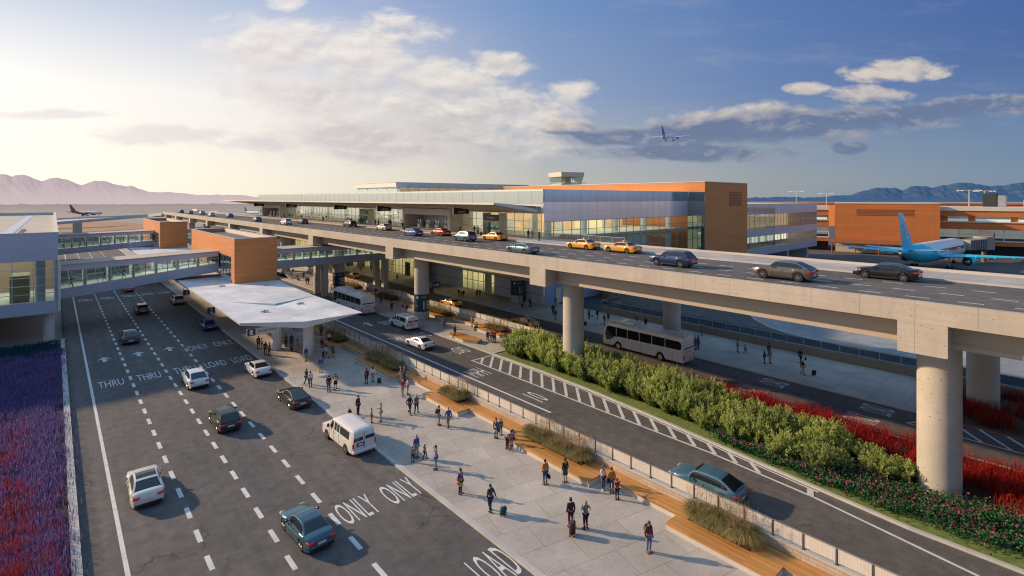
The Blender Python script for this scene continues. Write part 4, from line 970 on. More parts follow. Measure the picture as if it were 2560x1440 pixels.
# glazed wing right of the block
gw = thing('glazed_wing', 'blue and lilac reflective glass wing between terracotta block and apron', 'building', (160, 62, 0), world=True)
WX0, WX1, WY = 135.7, 189.6, 61
for nm, a, b, m1, m2 in (('spandrel_band', 15.6, 18.3, SPAN_HI, LAV), ('spandrel_band', 9.6, 11.5, BLUEP, LAV), ('base_band', 4.3, 6.3, BLUEP, BLUEP)):
    panel(gw, nm, (WX0, WY), (WX0 + 20, WY), a, b, m1, .2); panel(gw, nm, (WX0 + 20, WY), (WX1, WY), a, b, m2, .2)
for a, b in ((11.5, 15.6), (6.3, 9.6)):
    curtain(gw, (WX0, WY), (WX0 + 20, WY), a, b, 6, 2, GLZ_B, FRAME); curtain(gw, (WX0 + 20, WY), (WX1, WY), a, b, 16, 2, GLZ_H, WHITE)
MB().box(WX0, WY + 9, 6.3, WX1, WY + 9.3, 15.6).build('inner_wall', WARM2, gw); MB().box(WX0, WY + .4, 9.7, WX1, WY + 30, 11.0).build('floor', PALEF, gw); MB().box(WX0, WY + .3, 18.3, WX1, WY + 34, 18.5).build('roof', CREAM, gw)
MB().box(WX0, WY + .4, 4.3, WX1, WY + 30, 4.7).build('soffit', BLUEP_D, gw); panel(gw, 'end_wall', (WX1, WY), (WX1, WY + 30), 4.3, 18.3, LAV, .2)
for k in range(9): MB().box(WX0 + 3 + k * 5.7, WY + 8.2, 6.3, WX0 + 5.2 + k * 5.7, WY + 8.9, 8.8).build('lit_opening', bpy.data.materials['glow_ceiling'], gw)
for x in (186.5, 170): MB().box(x, WY + 2, -.1, x + 1.6, WY + 10, 4.3).build('pillar', BLUEP_D, gw)
MB().box(136, 92, 18.5, 175, 120, 21.6).build('roof_plant_room', ORANGE_D, gw)
# gate block and concourse on the right
gb_ = thing('gate_block', 'large plain terracotta gate building with long louvre behind the turquoise airliner', 'building', (225, 50, 0), world=True)
q0, q1 = Vector((221.3, 64.8)), Vector((230.1, 35.2)); qd = (q1 - q0).normalized(); qn = Vector((-qd.y, qd.x))
if qn.x < 0: qn = -qn
poly = [tuple(q0), tuple(q1), tuple(q1 + qn * 26), tuple(q0 + qn * 26)]
MB().prism(poly, -.1, 18.1).build('terracotta_wall', ORANGE_D, gb_); MB().prism([tuple(q0 - qn * .15), tuple(q1 - qn * .15), tuple(q1 + qn * 26), tuple(q0 + qn * 26)], 18.1, 18.3).build('coping', CREAM, gb_)
def along(s, off, z): p = q0 + qd * s - qn * off; return (p.x, p.y, z)
m = MB()
for k in range(5): m.loft([[along(s, .02, 13.8 + k * .5), along(s, .12, 13.8 + k * .5), along(s, .12, 14.05 + k * .5), along(s, .02, 14.05 + k * .5)] for s in (6.6, 23.5)])
m.build('louvre_panel', bpy.data.materials['louvre_terracotta'], gb_)
m = MB(); m.loft([[along(s, .02, 4.3), along(s, 7.5, 3.6), along(s, 7.5, 3.95), along(s, .02, 4.7)] for s in (-1.5, 20)]); m.build('lean_to_roof', pm('rust_roof', (.3, .11, .04), .7), gb_)
for s in (-1, 6, 13, 19.5): MB().cyl(*along(s, 7.2, 0)[:2], -.1, 3.6, .2, 8).build('lean_to_post', bpy.data.materials['rust_roof'], gb_)
MB().loft([[along(s, .03, 0), along(s, .1, 0), along(s, .1, 3.6), along(s, .03, 3.6)] for s in (.2, 18)]).build('shutter', CREAM, gb_)
def concourse(lab, a, b, ztop=15.8, setb=0):
    t = thing('concourse', lab, 'building', (a[0], a[1], 0), group='terracotta concourses beyond the apron', world=True)
    A, B = Vector(a), Vector(b); d = (B - A).normalized(); n = Vector((-d.y, d.x)); n = -n if n.x < 0 else n; L = (B - A).length
    def pt(s, o, z): p = A + d * s + n * o; return (p.x, p.y, z)
    def band(nm, z0, z1, o, mat, th=.5): return MB().loft([[pt(s, o, z0), pt(s, o + th, z0), pt(s, o + th, z1), pt(s, o, z1)] for s in (0, L)]).build(nm, mat, t)
    band('lower_wall', -.1, 4.2, 6, DARK); band('wall_band', 3.6, 5.0, 3, ORANGE_D, 24); band('base_rail', 5.0, 5.3, 2.9, CREAM)
    band('wall_band', 9.2, 11.6, 2.4, ORANGE_D, 20); band('ledge', 11.6, 11.9, 2.0, CREAM, 20); band('wall_band', 13.6, 15.6, 4, ORANGE_D, 20); band('coping', 15.6, 16.9, 3.6, CREAM, 26)
    a0, b0 = pt(0, 3.4, 0), pt(L, 3.4, 0); curtain(t, a0[:2], b0[:2], 5.3, 9.2, max(2, round(L / 6)), 2, GLZ_H, WHITE, .25)
    band('inner_wall', 5.3, 9.2, 12, pm('pale_glow_wall', (.7, .72, .66), .8, emis=.25) if 'pale_glow_wall' not in bpy.data.materials else bpy.data.materials['pale_glow_wall'])  # inner wall glows by itself as if lit
    band('inner_floor', 5.0, 5.9, 7, pm('dark_counter', (.05, .07, .07), .6) if 'dark_counter' not in bpy.data.materials else bpy.data.materials['dark_counter'], 3)
    s = 3
    while s < L - 4:
        w = 5.5 if int(s) % 2 else 9; e = min(s + w, L - .5); f = MB().loft([[pt(x, 4.45, 11.95), pt(x, 4.9, 11.95), pt(x, 4.9, 13.58), pt(x, 4.45, 13.58)] for x in (s, e)]).build('window', bpy.data.materials['pale_glow_wall'], t)
        MB().loft([[pt(x, 4.38, 12.8), pt(x, 4.44, 12.8), pt(x, 4.44, 13.55), pt(x, 4.38, 13.55)] for x in (s, e)]).build('tinted_pane', GLZ_B, f)  # blue glass covers the upper part of each window
        s += w + 2
    band('window_wall', 11.9, 13.6, 5.0, ORANGE_D)
    return t
concourse('terracotta concourse with ribbon windows right of the gate block', (235.6, 36.5), (262, -72))
concourse('terracotta concourse strip between glass wing and gate block', (208, 98), (219.2, 66.2))
fb_ = thing('far_concourse', 'low distant terracotta terminal strip below the blue mountains', 'building', (420, 60, 0), world=True)
MB().box(420, -220, 0, 440, 210, 16.2).build('terracotta_wall', ORANGE_D, fb_); MB().box(419, -220, 16.2, 441, 210, 17.0).build('coping', bpy.data.materials['rust_roof'], fb_)
rp = thing('roof_plant', 'cream air-handling unit with dark louvre on the concourse roof', 'roof unit', (262, 22, 16.9), world=True)
MB().cbox((256, 12, 18.2), (6, 8, 2.6), bev=.1).build('unit_casing', CREAM, rp); MB().cbox((252.9, 12, 18.2), (.2, 2, 2)).build('louvre', DARK, rp)
rp = thing('roof_plant', 'cream cylinder-like plant room at the far right of the concourse roof', 'roof unit', (275, -28, 16.9), world=True)
MB().cyl(283, -33, 16.9, 21, 6, 24).build('drum', CREAM, rp, 40)
rp = thing('roof_plant', 'tall black louvred box on the concourse roof', 'roof unit', (262, 30, 16.9), world=True)
MB().cbox((262, 25.5, 19.4), (3.5, 4, 5), bev=.1).build('unit_casing', DARK, rp); MB().cbox((262, 22.2, 19.0), (3.5, 2.2, 4.2), bev=.1).build('side_panel', STEEL, rp)
# light masts
def mast(u, v, dist, lab):
    k = (u - 1280) / FPX; x, y = dist * (SA + k * CA), dist * (CA - k * SA); z = CH + (V0 - v) / FPX * dist
    t = thing('light_mast', lab, 'light mast', (x, y, 0), group='tall apron floodlight masts'); w = z
    MB().tube([(0, 0, 0), (0, 0, w)], [.35, .18], 8).build('pole', FRAME, t)
    m = MB(); m.box(-.15, -4.6, w - .4, .15, 4.6, w - .15); m.build('crossbar', FRAME, t)
    for s in (-4.2, -2.6, 2.6, 4.2): MB().cbox((-.3, s, w - .55), (.8, 1.2, .4), bev=.05).build('floodlight', CREAM, t)
mast(2423, 474, 255, 'floodlight mast nearest the gate block, left of the right-hand pair'); mast(2461, 476, 285, 'floodlight mast on the right of the pair above the concourse')
mast(1991, 477, 330, 'floodlight mast above the lilac glass wing'); mast(2066, 482, 330, 'thin mast between the glass wing and the gate block')
# ------------------------------------------------------------------ vehicles
def paint(name, col, metal=.25, rough=.32):
    return pm(name, col, rough, metal, var=.04, scale=.4, fine=3, coat=.5, obj=True)
PB = paint('car_paint_base', (.7, .68, .62))
CGL = pm('car_glass', (.015, .02, .022), .06, 0, var=.2, scale=1.2, spec=.8, coat=.3, obj=True)
CGL_D = pm('panoramic_roof_glass', (.012, .012, .013), .12, spec=.6)
TYRE = pm('tyre_rubber', (.016, .016, .016), .85, var=.2)
RIM = pm('alloy_rim', (.5, .48, .46), .3, .8, var=.06)
TAIL = pm('tail_lamp_red', (.5, .018, .012), .25, spec=.7, emis=.12)
HEAD = pm('headlamp_lens', (.6, .6, .58), .15, .3, spec=.8)
TRIM = pm('black_trim', (.02, .02, .021), .5)
CHROME = pm('chrome_trim', (.7, .7, .7), .15, .9)
PLATE = pm('number_plate', (.72, .72, .68), .5)
PLATE_T = pm('plate_lettering', (.05, .06, .12), .5)
def interp(prof, y):
    for (a, za), (b, zb) in zip(prof, prof[1:]):
        lo, hi = min(a, b), max(a, b)
        if lo <= y <= hi:
            t = (y - a) / (b - a) if b != a else 0; return za + (zb - za) * t
    return prof[0][1] if abs(y - prof[0][0]) < abs(y - prof[-1][0]) else prof[-1][1]
def make_car(kind, cat, lab, L=4.75, W=1.84, H=1.44, wr=.335, hood=.96, belt=.93, deck=1.04, cowl=1.0, rf=.3, rr=-.95, base=-1.68, wbf=1.42, wbr=-1.38, taxi=False, pano=False, chrome=False, rails=False, low=.2, wroof=.64, nose=.66):
    root = thing(kind, lab, cat)
    ra = wr + .05
    top = [(L / 2, nose), (L / 2 - .1, nose + .1), (L / 2 - .45, hood - .1), (cowl + .25, hood - .0), (cowl, hood + .02), (cowl - .35, belt + .02), (base + .45, belt + .04), (base, deck), (-L / 2 + .22, deck - .015), (-L / 2 + .06, deck - .07), (-L / 2, deck - .16)]
    ys = set(np.round(np.linspace(-L / 2, L / 2, 27), 3)) | {round(p[0], 3) for p in top}
    for yw in (wbf, wbr):
        for k in range(0, 11): ys.add(round(yw + ra * math.cos(math.pi * k / 10), 3))
    ys = sorted(ys, reverse=True); ys = [y for i, y in enumerate(ys) if i == 0 or ys[i - 1] - y > .018]
    if ys[-1] > -L / 2 + 1e-3: ys[-1] = -L / 2
    def zs(y):
        b = low + (.10 * max(0, (abs(y) - (L / 2 - .35)) / .35))
        for yw in (wbf, wbr):
            if abs(y - yw) < ra: b = max(b, wr + math.sqrt(max(0, ra * ra - (y - yw) ** 2)) * .98)
        return b
    def hw(y):
        e = max(0, (abs(y) - (L / 2 - .8)) / .8); return W / 2 * (1 - .16 * e ** 2.4)
    rings = []
    for y in ys:
        b, tz, w = zs(y), interp(top, y), hw(y)
        q = lambda f: b + (tz - .05 - b) * f
        fl = .012 if any(abs(y - yw) < ra + .12 for yw in (wbf, wbr)) else 0
        half = [(w * .80, b), (w * .965 + fl, b + .01), (w * .99 + fl, q(.28)), (w + fl, q(.58)), (w * .975, q(.86)), (w * .93, tz - .035), (w * .82, tz), (w * .45, tz + .022)]
        rings.append([(x, y, z) for x, z in half] + [(0, y, tz + .028)] + [(-x, y, z) for x, z in half[::-1]])
    body = MB(); body.loft(rings, closed=True, cap=True)
    # cabin
    cp = [(cowl, hood + .02), (cowl - (cowl - rf) * .5, hood + .02 + (H - .045 - hood) * .58), (rf + .12, H - .075), (rf - .12, H - .035), ((rf + rr) / 2, H), (rr + .1, H - .03), (rr - .12, H - .075), ((rr + base) / 2 - .04, deck + (H - .06 - deck) * .52), (base, deck + .01)]
    cy = sorted({round(p[0], 3) for p in cp} | set(np.round(np.linspace(base, cowl, 15), 3)) | {round(-.12, 3), round(-.2, 3)}, reverse=True)
    wb = lambda y: hw(y) * .915; wt = lambda y: W / 2 * wroof * (1 + .03 * math.cos((y - (rf + rr) / 2) * .9))
    cr = []
    for y in cy:
        zb, zr = interp(top, y) - .03, interp(cp, y); f = max(0, min(1, (zr - zb) / (H - belt)))
        xb, xt = wb(y), wb(y) + (wt(y) - wb(y)) * f
        e = .035 * min(1, f * 2)
        half = [(xb, zb), (xb + (xt - xb) * .14, zb + (zr - e - zb) * .14), (xb + (xt - xb) * .86, zb + (zr - e - zb) * .86), (xt, zr - e), (xt * .88, zr - e * .35), (xt * .4, zr)]
        cr.append([(x, y, z) for x, z in half] + [(-x, y, z) for x, z in half[::-1]])
    n = len(cr[0]); roofp, wsc, rwin, sw = MB(), MB(), MB(), {1: MB(), -1: MB()}
    panoM = MB()
    dst = {}
    for i in range(len(cr) - 1):
        y0, y1 = cy[i], cy[i + 1]; ym = (y0 + y1) / 2
        for j in range(n - 1):
            f = [cr[i][j], cr[i][j + 1], cr[i + 1][j + 1], cr[i + 1][j]]
            side = j in (1, n - 3); topf = j in (4, 5, 6)
            tgt = roofp
            if side and base + .42 < ym < cowl - .34 and not (-.205 < ym < -.115):
                tgt = sw[1 if f[0][0] > 0 else -1]
            elif side and -.205 < ym < -.115: tgt = sw[1 if f[0][0] > 0 else -1]
            elif topf and ym > rf + .02: tgt = wsc
            elif topf and ym < rr - .02: tgt = rwin
            elif topf and pano and rr + .15 < ym < rf - .1: tgt = panoM
            tgt.face(f)
    body.add(roofp)
    bo = body.build('body', PB, root, 38)
    wsc.build('windscreen', CGL, root, 60); rwin.build('rear_window', CGL, root, 60)
    for s in (1, -1): sw[s].build('side_window', CGL, root, 60)
    if pano: panoM.build('roof_glass', CGL_D, root, 60)
    # door shut lines and sill trim, bumper
    tr = MB()
    for s in (1, -1):
        for y in (cowl - .42, -.16, base + .62):
            tr.box(s * (W / 2 - .012) - .012, y - .008, .42, s * (W / 2 - .012) + .022, y + .008, belt - .07)
        tr.box(min(s * W * .475, s * W * .502), wbr + ra + .02, low - .02, max(s * W * .475, s * W * .502), wbf - ra - .02, low + .09)
    tr.box(-W * .40, -L / 2 - .02, low + .08, W * .40, -L / 2 + .06, low + .24); tr.box(-W * .36, L / 2 - .05, low + .08, W * .36, L / 2 + .02, low + .26)
    tr.build('seam_trim', TRIM, root)
    if chrome:
        c = MB()
        for s in (1, -1):
            c.tube([(s * (wb(y) + (wt(y) - wb(y)) * min(1, max(0, (interp(cp, y) - interp(top, y) + .03) / (H - belt))) * .9), y, (interp(top, y) - .03) + (interp(cp, y) - interp(top, y)) * .9) for y in np.linspace(cowl - .3, base + .35, 12)], .018, 5)
        c.box(-W * .36, -L / 2 - .03, .50, W * .36, -L / 2 + .05, .545)
        c.build('chrome_strip', CHROME, root)
    if rails:
        c = MB()
        for s in (1, -1): c.tube([(s * W / 2 * wroof * .96, y, interp(cp, y) + .035) for y in np.linspace(rf - .2, rr + .1, 6)], .022, 5)
        c.build('roof_rail', CHROME, root)
    wz = deck - .16
    for s in (1, -1):
        m = MB(); x = s * W / 2 * .70; m.cbox((x, -L / 2 + .02, wz - .08), (.40, .17, .17), bev=.05); m.cbox((s * W / 2 * .87, -L / 2 + .17, wz - .07), (.12, .34, .15), bev=.04); m.build('tail_lamp', TAIL, root, 40)
        m = MB(); m.cbox((s * W / 2 * .70, L / 2 - .14, nose + .04), (.38, .3, .13), bev=.04); m.build('headlamp', HEAD, root, 40)
        m = MB(); m.cbox((s * (W / 2 + .09), cowl - .42, belt + .09), (.2, .1, .15), bev=.035); m.box(min(s * (W / 2 - .06), s * (W / 2 + .04)), cowl - .44, belt + .05, max(s * (W / 2 - .06), s * (W / 2 + .04)), cowl - .39, belt + .09); m.build('wing_mirror', PB, root, 40)
    m = MB(); m.box(-.26, -L / 2 - .015, .58, .26, -L / 2 + .02, .70); pl = m.build('number_plate', PLATE, root)
    for s in (1, -1):
        for yw in (wbf, wbr):
            xo = s * (W / 2 - .115)
            m = MB(); m.lathe([(wr * .66, -.115), (wr * .93, -.115), (wr, -.08), (wr, .08), (wr * .93, .115), (wr * .66, .115)], 'x', 22, (xo, yw, wr)); w_ = m.build('wheel', TYRE, root, 40)
            m = MB(); xr = xo + s * .09
            m.lathe([(wr * .66, -.02), (wr * .68, .02), (wr * .6, .02), (wr * .58, -.02)], 'x', 22, (xr, yw, wr), cap=False)
            for k in range(5):
                a = k * 2 * math.pi / 5 + .3
                for da in (-.13, .13):
                    m.tube([(xr + s * .012, yw, wr), (xr + s * .012, yw + wr * .64 * math.cos(a + da), wr + wr * .64 * math.sin(a + da))], .026, 4)
            m.cyl(0, 0, 0, 0, 0) if False else None
            m.lathe([(0.001, .0), (wr * .17, .0), (wr * .17, .03), (.001, .03)], 'x', 10, (xr if s > 0 else xr - .03, yw, wr)); m.build('rim', RIM, w_, 40)
    if taxi:
        m = MB(); m.cbox((0, (rf + rr) / 2, H + .10), (.62, .24, .18), bev=.04); rs = m.build('roof_sign', pm('taxi_sign', (.75, .7, .5), .4), root, 40)
        m = MB(); text_on(m, 'TAXI', (0, (rf + rr) / 2 - .126, H + .10), (1, 0, 0), (0, 0, 1), .4, .1); m.build('lettering', SIGN_K, rs)
    return root
PROTO = {}
def proto(key, *a, **k):
    r = make_car(*a, **k); PROTO[key] = [r, None, False]
    return r
proto('sedan', 'parked_car', 'car', '', chrome=True)
proto('coupe', 'parked_car', 'car', '', L=4.8, H=1.42, rf=.2, rr=-.85, base=-1.98, deck=1.06, wroof=.62, chrome=True)
proto('suv', 'parked_car', 'car', '', L=4.65, W=1.9, H=1.68, wr=.37, hood=1.08, belt=1.06, deck=1.12, cowl=1.05, rf=.42, rr=-1.55, base=-2.16, wbf=1.4, wbr=-1.38, low=.27, wroof=.68, nose=.78, rails=True)
proto('crossover', 'parked_car', 'car', '', L=4.85, W=1.95, H=1.66, wr=.39, hood=1.08, belt=1.08, deck=1.16, cowl=1.1, rf=.45, rr=-1.15, base=-2.2, wbf=1.48, wbr=-1.44, low=.28, wroof=.66, nose=.76, chrome=True)
proto('hatch', 'parked_car', 'car', '', L=4.4, W=1.8, H=1.58, wr=.34, hood=1.0, belt=1.0, deck=1.05, cowl=1.02, rf=.45, rr=-1.5, base=-2.06, wbf=1.32, wbr=-1.32, low=.24, wroof=.68, nose=.7)
proto('pano', 'parked_car', 'car', '', L=4.75, W=1.86, H=1.48, rf=.3, rr=-.95, base=-1.9, deck=1.08, wroof=.66, pano=True)
proto('taxi', 'taxi', 'taxi', '', L=5.05, W=1.9, H=1.44, wr=.33, rf=.22, rr=-1.05, base=-1.62, deck=1.0, wbf=1.5, wbr=-1.45, wroof=.66, taxi=True, hood=.95)
PAINTS = {k: paint('car_paint_' + k, c, mt) for k, (c, mt) in dict(ivory=((.72, .69, .6), .15), teal=((.04, .13, .19), .4), green=((.012, .03, .026), .3), white=((.75, .76, .78), .1), charcoal=((.05, .05, .055), .4), brown=((.10, .085, .075), .4), blue=((.02, .075, .30), .3), navy=((.010, .032, .11), .25), black=((.01, .01, .012), .2), taupe=((.14, .125, .11), .5), red=((.36, .02, .018), .2), pink=((.66, .50, .43), .2), silver=((.42, .44, .46), .5), yellow=((.74, .34, .03), .05), steel=((.09, .16, .20), .4), rust=((.3, .14, .1), .2), bluegrey=((.09, .20, .27), .3)).items()}
def put_car(key, x, yrear, z, col, lab, grp, rz=0.0, yaw_mid=False):
    P = PROTO[key]; L = {'sedan': 4.75, 'coupe': 4.8, 'suv': 4.65, 'crossover': 4.85, 'hatch': 4.4, 'pano': 4.75, 'taxi': 5.05}[key]
    loc = (x, yrear + L / 2, z)
    if P[1] is None: P[1] = tree(P[0])
    if not P[2]:
        P[2] = True; r = P[0]; r.location = loc; r.rotation_euler = (0, 0, rz); r['label'] = lab; r['group'] = grp
        P[1] = P[1]
        def rec(nd):
            for s in (nd[0].material_slots if nd[0].type == 'MESH' else []):
                if s.material == PB: s.link = 'OBJECT'; s.material = PAINTS[col]
            for k in nd[1]: rec(k)
        P.append(tree_copy_src(P)); rec(P[1]); return r
    return dup(P[3], loc, rz, lab, grp, {PB: PAINTS[col]})
def tree_copy_src(P): return P[1]
# the mesh data keeps the base paint, so a copy made from an already painted thing is repainted through its object slots
_dup = dup
def dup(tr, loc, rz, label, group=None, swap=None, sc=1.0, far=False):
    if swap:
        nm = swap.get(PB)
        if nm is not None: swap = dict(swap); swap.update({p: nm for p in PAINTS.values()})
    return _dup(tr, loc, rz, label, group, swap, sc, far)
GL, GM, GT, GD = 'cars on the pick-up road', 'vehicles on the shuttle road', 'taxis on the lower terminal road', 'vehicles on the elevated road'
put_car('pano', 4.65, 40.4, 0, 'ivory', 'ivory sedan with dark panoramic roof, closest to the flower bed', GL, -.03)
put_car('sedan', 11.25, 28.75, 0, 'teal', 'teal blue sedan nearest the camera on the pick-up road', GL, .04).scale = (.93,) * 3
put_car('coupe', 17.6, 49.6, 0, 'green', 'glossy black-green coupe stopped at the plaza kerb ahead of the white van', GL, .02)
put_car('hatch', 11.3, 48.7, 0, 'green', 'dark green hatchback driving between lane dashes beside the white van', GL, .0)
put_car('crossover', 11.4, 61.8, 0, 'white', 'white crossover covering the painted word in the middle lanes', GL, .0)
put_car('sedan', 17.5, 61.2, 0, 'white', 'white sedan at the kerb below the passenger pick-up sign', GL, .0)
put_car('crossover', 7.9, 86.9, 0, 'charcoal', 'charcoal car just beyond the painted lane arrows', GL, .0)
put_car('suv', 11.5, 108.3, 0, 'brown', 'dark brown off-roader with a pale roof rack under the footbridge', GL, .0)
put_car('suv', 17.6, 113.4, 0, 'silver', 'pale silver off-roader far along the canopy kerb', GL, .0)
put_car('hatch', 17.6, 88.2, 0, 'blue', 'bright blue hatchback waiting beside the white canopy', GL, .0)
put_car('sedan', 12.1, 136, 0, 'rust', 'rust coloured car seen just below the near footbridge', GL, .0)
put_car('hatch', 8.1, 205, 0, 'white', 'small white car on the road between the two footbridges', GL, .0)
put_car('coupe', 36.9, 57.9, 0, 'white', 'white fastback sedan driving on the shuttle road behind the van', GM, .03)
put_car('crossover', 33.2, 15.0, 0, 'bluegrey', 'blue-grey crossover behind the panelled fence at the lower right', GM, .05)
for x, y, lb in ((55.4, 77.0, 'yellow taxi passing the petrol 1B pier on the lower road'), (55.3, 56.7, 'yellow taxi half hidden by the fence above the green shrubs'), (56.4, 121, 'yellow taxi in deep shade under the footbridge')):
    put_car('taxi', x, y, 0, 'yellow', lb, GT)
for key, x, y, col, lb in (
    ('sedan', 54.9, 9.7, 'black', 'black sedan, nearest car on the elevated road, in front of the turquoise airliner'),
    ('crossover', 48.1, 15.6, 'taupe', 'brown-grey crossover coupe on the elevated road beside the glass wing'),
    ('suv', 48.7, 27.0, 'navy', 'dark blue off-roader in front of the terracotta block'),
    ('taxi', 55.9, 38.6, 'yellow', 'yellow taxi farther right of two in front of the glass hall'),
    ('taxi', 55.7, 45.2, 'yellow', 'yellow taxi farther left of two in front of the glass hall'),
    ('coupe', 45.3, 46.6, 'steel', 'steel blue car half hidden by the parapet above the second pier'),
    ('taxi', 55.9, 64.9, 'yellow', 'yellow taxi stopped below the departures doorway'),
    ('suv', 51.2, 67.2, 'teal', 'teal off-roader with bright roof rails left of a yellow taxi'),
    ('sedan', 55.4, 80.6, 'red', 'red car parked in front of the nearer concrete portal'),
    ('coupe', 51.0, 83.3, 'blue', 'bright blue coupe left of the red car on the elevated road'),
    ('sedan', 55.2, 103, 'pink', 'pinkish white sedan left of the nearer concrete portal'),
    ('suv', 55.2, 120.6, 'navy', 'navy car stopped below the middle hanging sign'),
    ('sedan', 52.1, 144.6, 'charcoal', 'dark car with lit flank beyond the white off-roader'),
    ('suv', 46.5, 141.0, 'white', 'white off-roader close to the parapet on the elevated road'),
    ('hatch', 46.1, 166.2, 'steel', 'grey-blue car right of the farther concrete portal'),
    ('suv', 48.2, 208, 'teal', 'second of a pair of small cars far along the deck, dark one'),
    ('hatch', 46.4, 228, 'white', 'first of a pair of small cars far along the deck, white one'),
    ('suv', 48.2, 255, 'silver', 'small silver car below the tail of the farthest grey plane'),
    ('hatch', 46.0, 268, 'steel', 'small blue-grey car below a distant parked plane'),
    ('suv', 46.2, 291, 'charcoal', 'small dark car at the far left end of the deck')):
    put_car(key, x, y, DZ, col, lb, GD, .0)
# ---- vans
VANW = paint('van_white', (.76, .72, .66), .0, .4)
def make_van(lab):
    r = thing('passenger_van', lab, 'van', group='white passenger vans'); L, W, H = 5.7, 2.02, 2.1
    prof = [(L / 2, .5), (L / 2, .95), (L / 2 - .1, 1.08), (1.75, 1.22), (1.0, 1.95), (.75, 2.05), (.2, H), (-L / 2 + .5, H), (-L / 2 + .12, 2.02), (-L / 2, 1.6), (-L / 2, .5)]
    ys = sorted({p[0] for p in prof} | set(np.round(np.linspace(-L / 2, L / 2, 22), 3)) | {round(yw + .42 * math.cos(math.pi * k / 8), 3) for yw in (1.85, -1.65) for k in range(9)}, reverse=True)
    topz = [(L / 2, .95), (L / 2 - .1, 1.08), (1.8, 1.24), (1.0, 1.97), (.75, 2.05), (.2, H), (-L / 2 + .45, H), (-L / 2 + .1, 2.02), (-L / 2, 1.92)]
    rings = []
    for y in ys:
        b = .36
        for yw in (1.85, -1.65):
            if abs(y - yw) < .43: b = max(b, .37 + math.sqrt(max(0, .43 ** 2 - (y - yw) ** 2)))
        t = interp(topz, y); e = max(0, (abs(y) - (L / 2 - .5)) / .5); w = W / 2 * (1 - .07 * e ** 2)
        zb = min(1.2, t - .04); f = max(0, (t - zb) / (H - 1.2)); wt = w * (1 - .13 * f)
        half = [(w * .86, b), (w * .985, b + .02), (w, b + (zb - b) * .5), (w * .985, zb), ((w + wt) / 2 * .99, zb + (t - zb) * .5), (wt, t - .09 * min(1, f + .3)), (wt * .9, t - .015), (wt * .4, t + .02)]
        rings.append([(x, y, z) for x, z in half] + [(-x, y, z) for x, z in half[::-1]])
    MB().loft(rings).build('body', VANW, r, 40)
    for s in (1, -1):
        for a, b in ((1.25, .62), (.42, .02), (-.06, -.46), (-.58, -2.2)):
            m = MB(); x0, x1 = s * (W / 2 * .965), s * (W / 2 * .893)
            aa = a - (.34 if a > 1 else 0)
            m.face([(x0 + s * .012, a, 1.29), (x0 + s * .012, b, 1.29), (x1 + s * .012, b, 1.86), (x1 + s * .012, aa, 1.86)]); m.build('side_window', CGL, r)
        m = MB(); x = s * .475; m.face([(x - .40, -L / 2 - .012, 1.28), (x + .38, -L / 2 - .012, 1.28), (x + .34, -L / 2 + .012, 1.82), (x - .36, -L / 2 + .012, 1.82)]); m.build('rear_window', CGL, r)
        m = MB(); m.cbox((s * W / 2 * .90, -L / 2 + .03, .98), (.14, .12, .42), bev=.03); m.build('tail_lamp', TAIL, r)
        m = MB(); m.cbox((s * W / 2 * .76, L / 2 - .02, .86), (.3, .1, .2), bev=.03); m.build('headlamp', HEAD, r)
        m = MB(); m.cbox((s * (W / 2 + .13), 1.22, 1.4), (.2, .1, .28), bev=.04); m.build('wing_mirror', TRIM, r)
        m = MB()
        for y in (.5, -.5, 1.32): m.box(s * W / 2 - .006, y - .01, .5, s * W / 2 + .008, y + .01, 1.22)
        m.box(s * W / 2 - .01, .2, 1.0, s * W / 2 + .03, .34, 1.05); m.build('door_seam', TRIM, r)
    m = MB(); m.box(-.01, -L / 2 - .014, .55, .01, -L / 2 + .0, 1.9); m.build('rear_door_seam', TRIM, r)
    m = MB(); m.cbox((0, -L / 2 - .06, .50), (1.96, .22, .24), bev=.05); m.build('bumper', VANW, r, 40)
    m = MB(); m.box(-.62, -L / 2 - .03, .86, .0, -L / 2 - .012, 1.14); pk = m.build('plate_recess', TRIM, r); m = MB(); m.box(-.5, -L / 2 - .04, .92, -.12, -L / 2 - .031, 1.08); m.build('number_plate', PLATE, pk)
    m = MB(); m.face([(-.8, 1.62, 1.36), (.8, 1.62, 1.36), (.76, 1.08, 1.9), (-.76, 1.08, 1.9)][::1]); m.build('windscreen', CGL, r)
    for s in (1, -1):
        for yw in (1.85, -1.65):
            xo = s * (W / 2 - .13); m = MB(); m.lathe([(.2, -.13), (.34, -.13), (.37, -.09), (.37, .09), (.34, .13), (.2, .13)], 'x', 22, (xo, yw, .37)); w_ = m.build('wheel', TYRE, r, 40)
            m = MB(); xr = xo + s * .10; m.lathe([(.001, 0), (.08, .02 * s), (.1, -.02 * s), (.2, -.01 * s), (.215, .025 * s), (.19, .03 * s)], 'x', 18, (xr, yw, .37)); m.build('hubcap', RIM, w_, 40)
    return r
v1 = make_van('white passenger van parked at the plaza kerb'); v1.location = (18.0, 37.6 + 2.85, 0); v1.rotation_euler = (0, 0, .02)
dup(tree(v1), (40.6, 68.2 + 2.85, 0), 0, 'white passenger van on the shuttle road in front of the 1B pier')
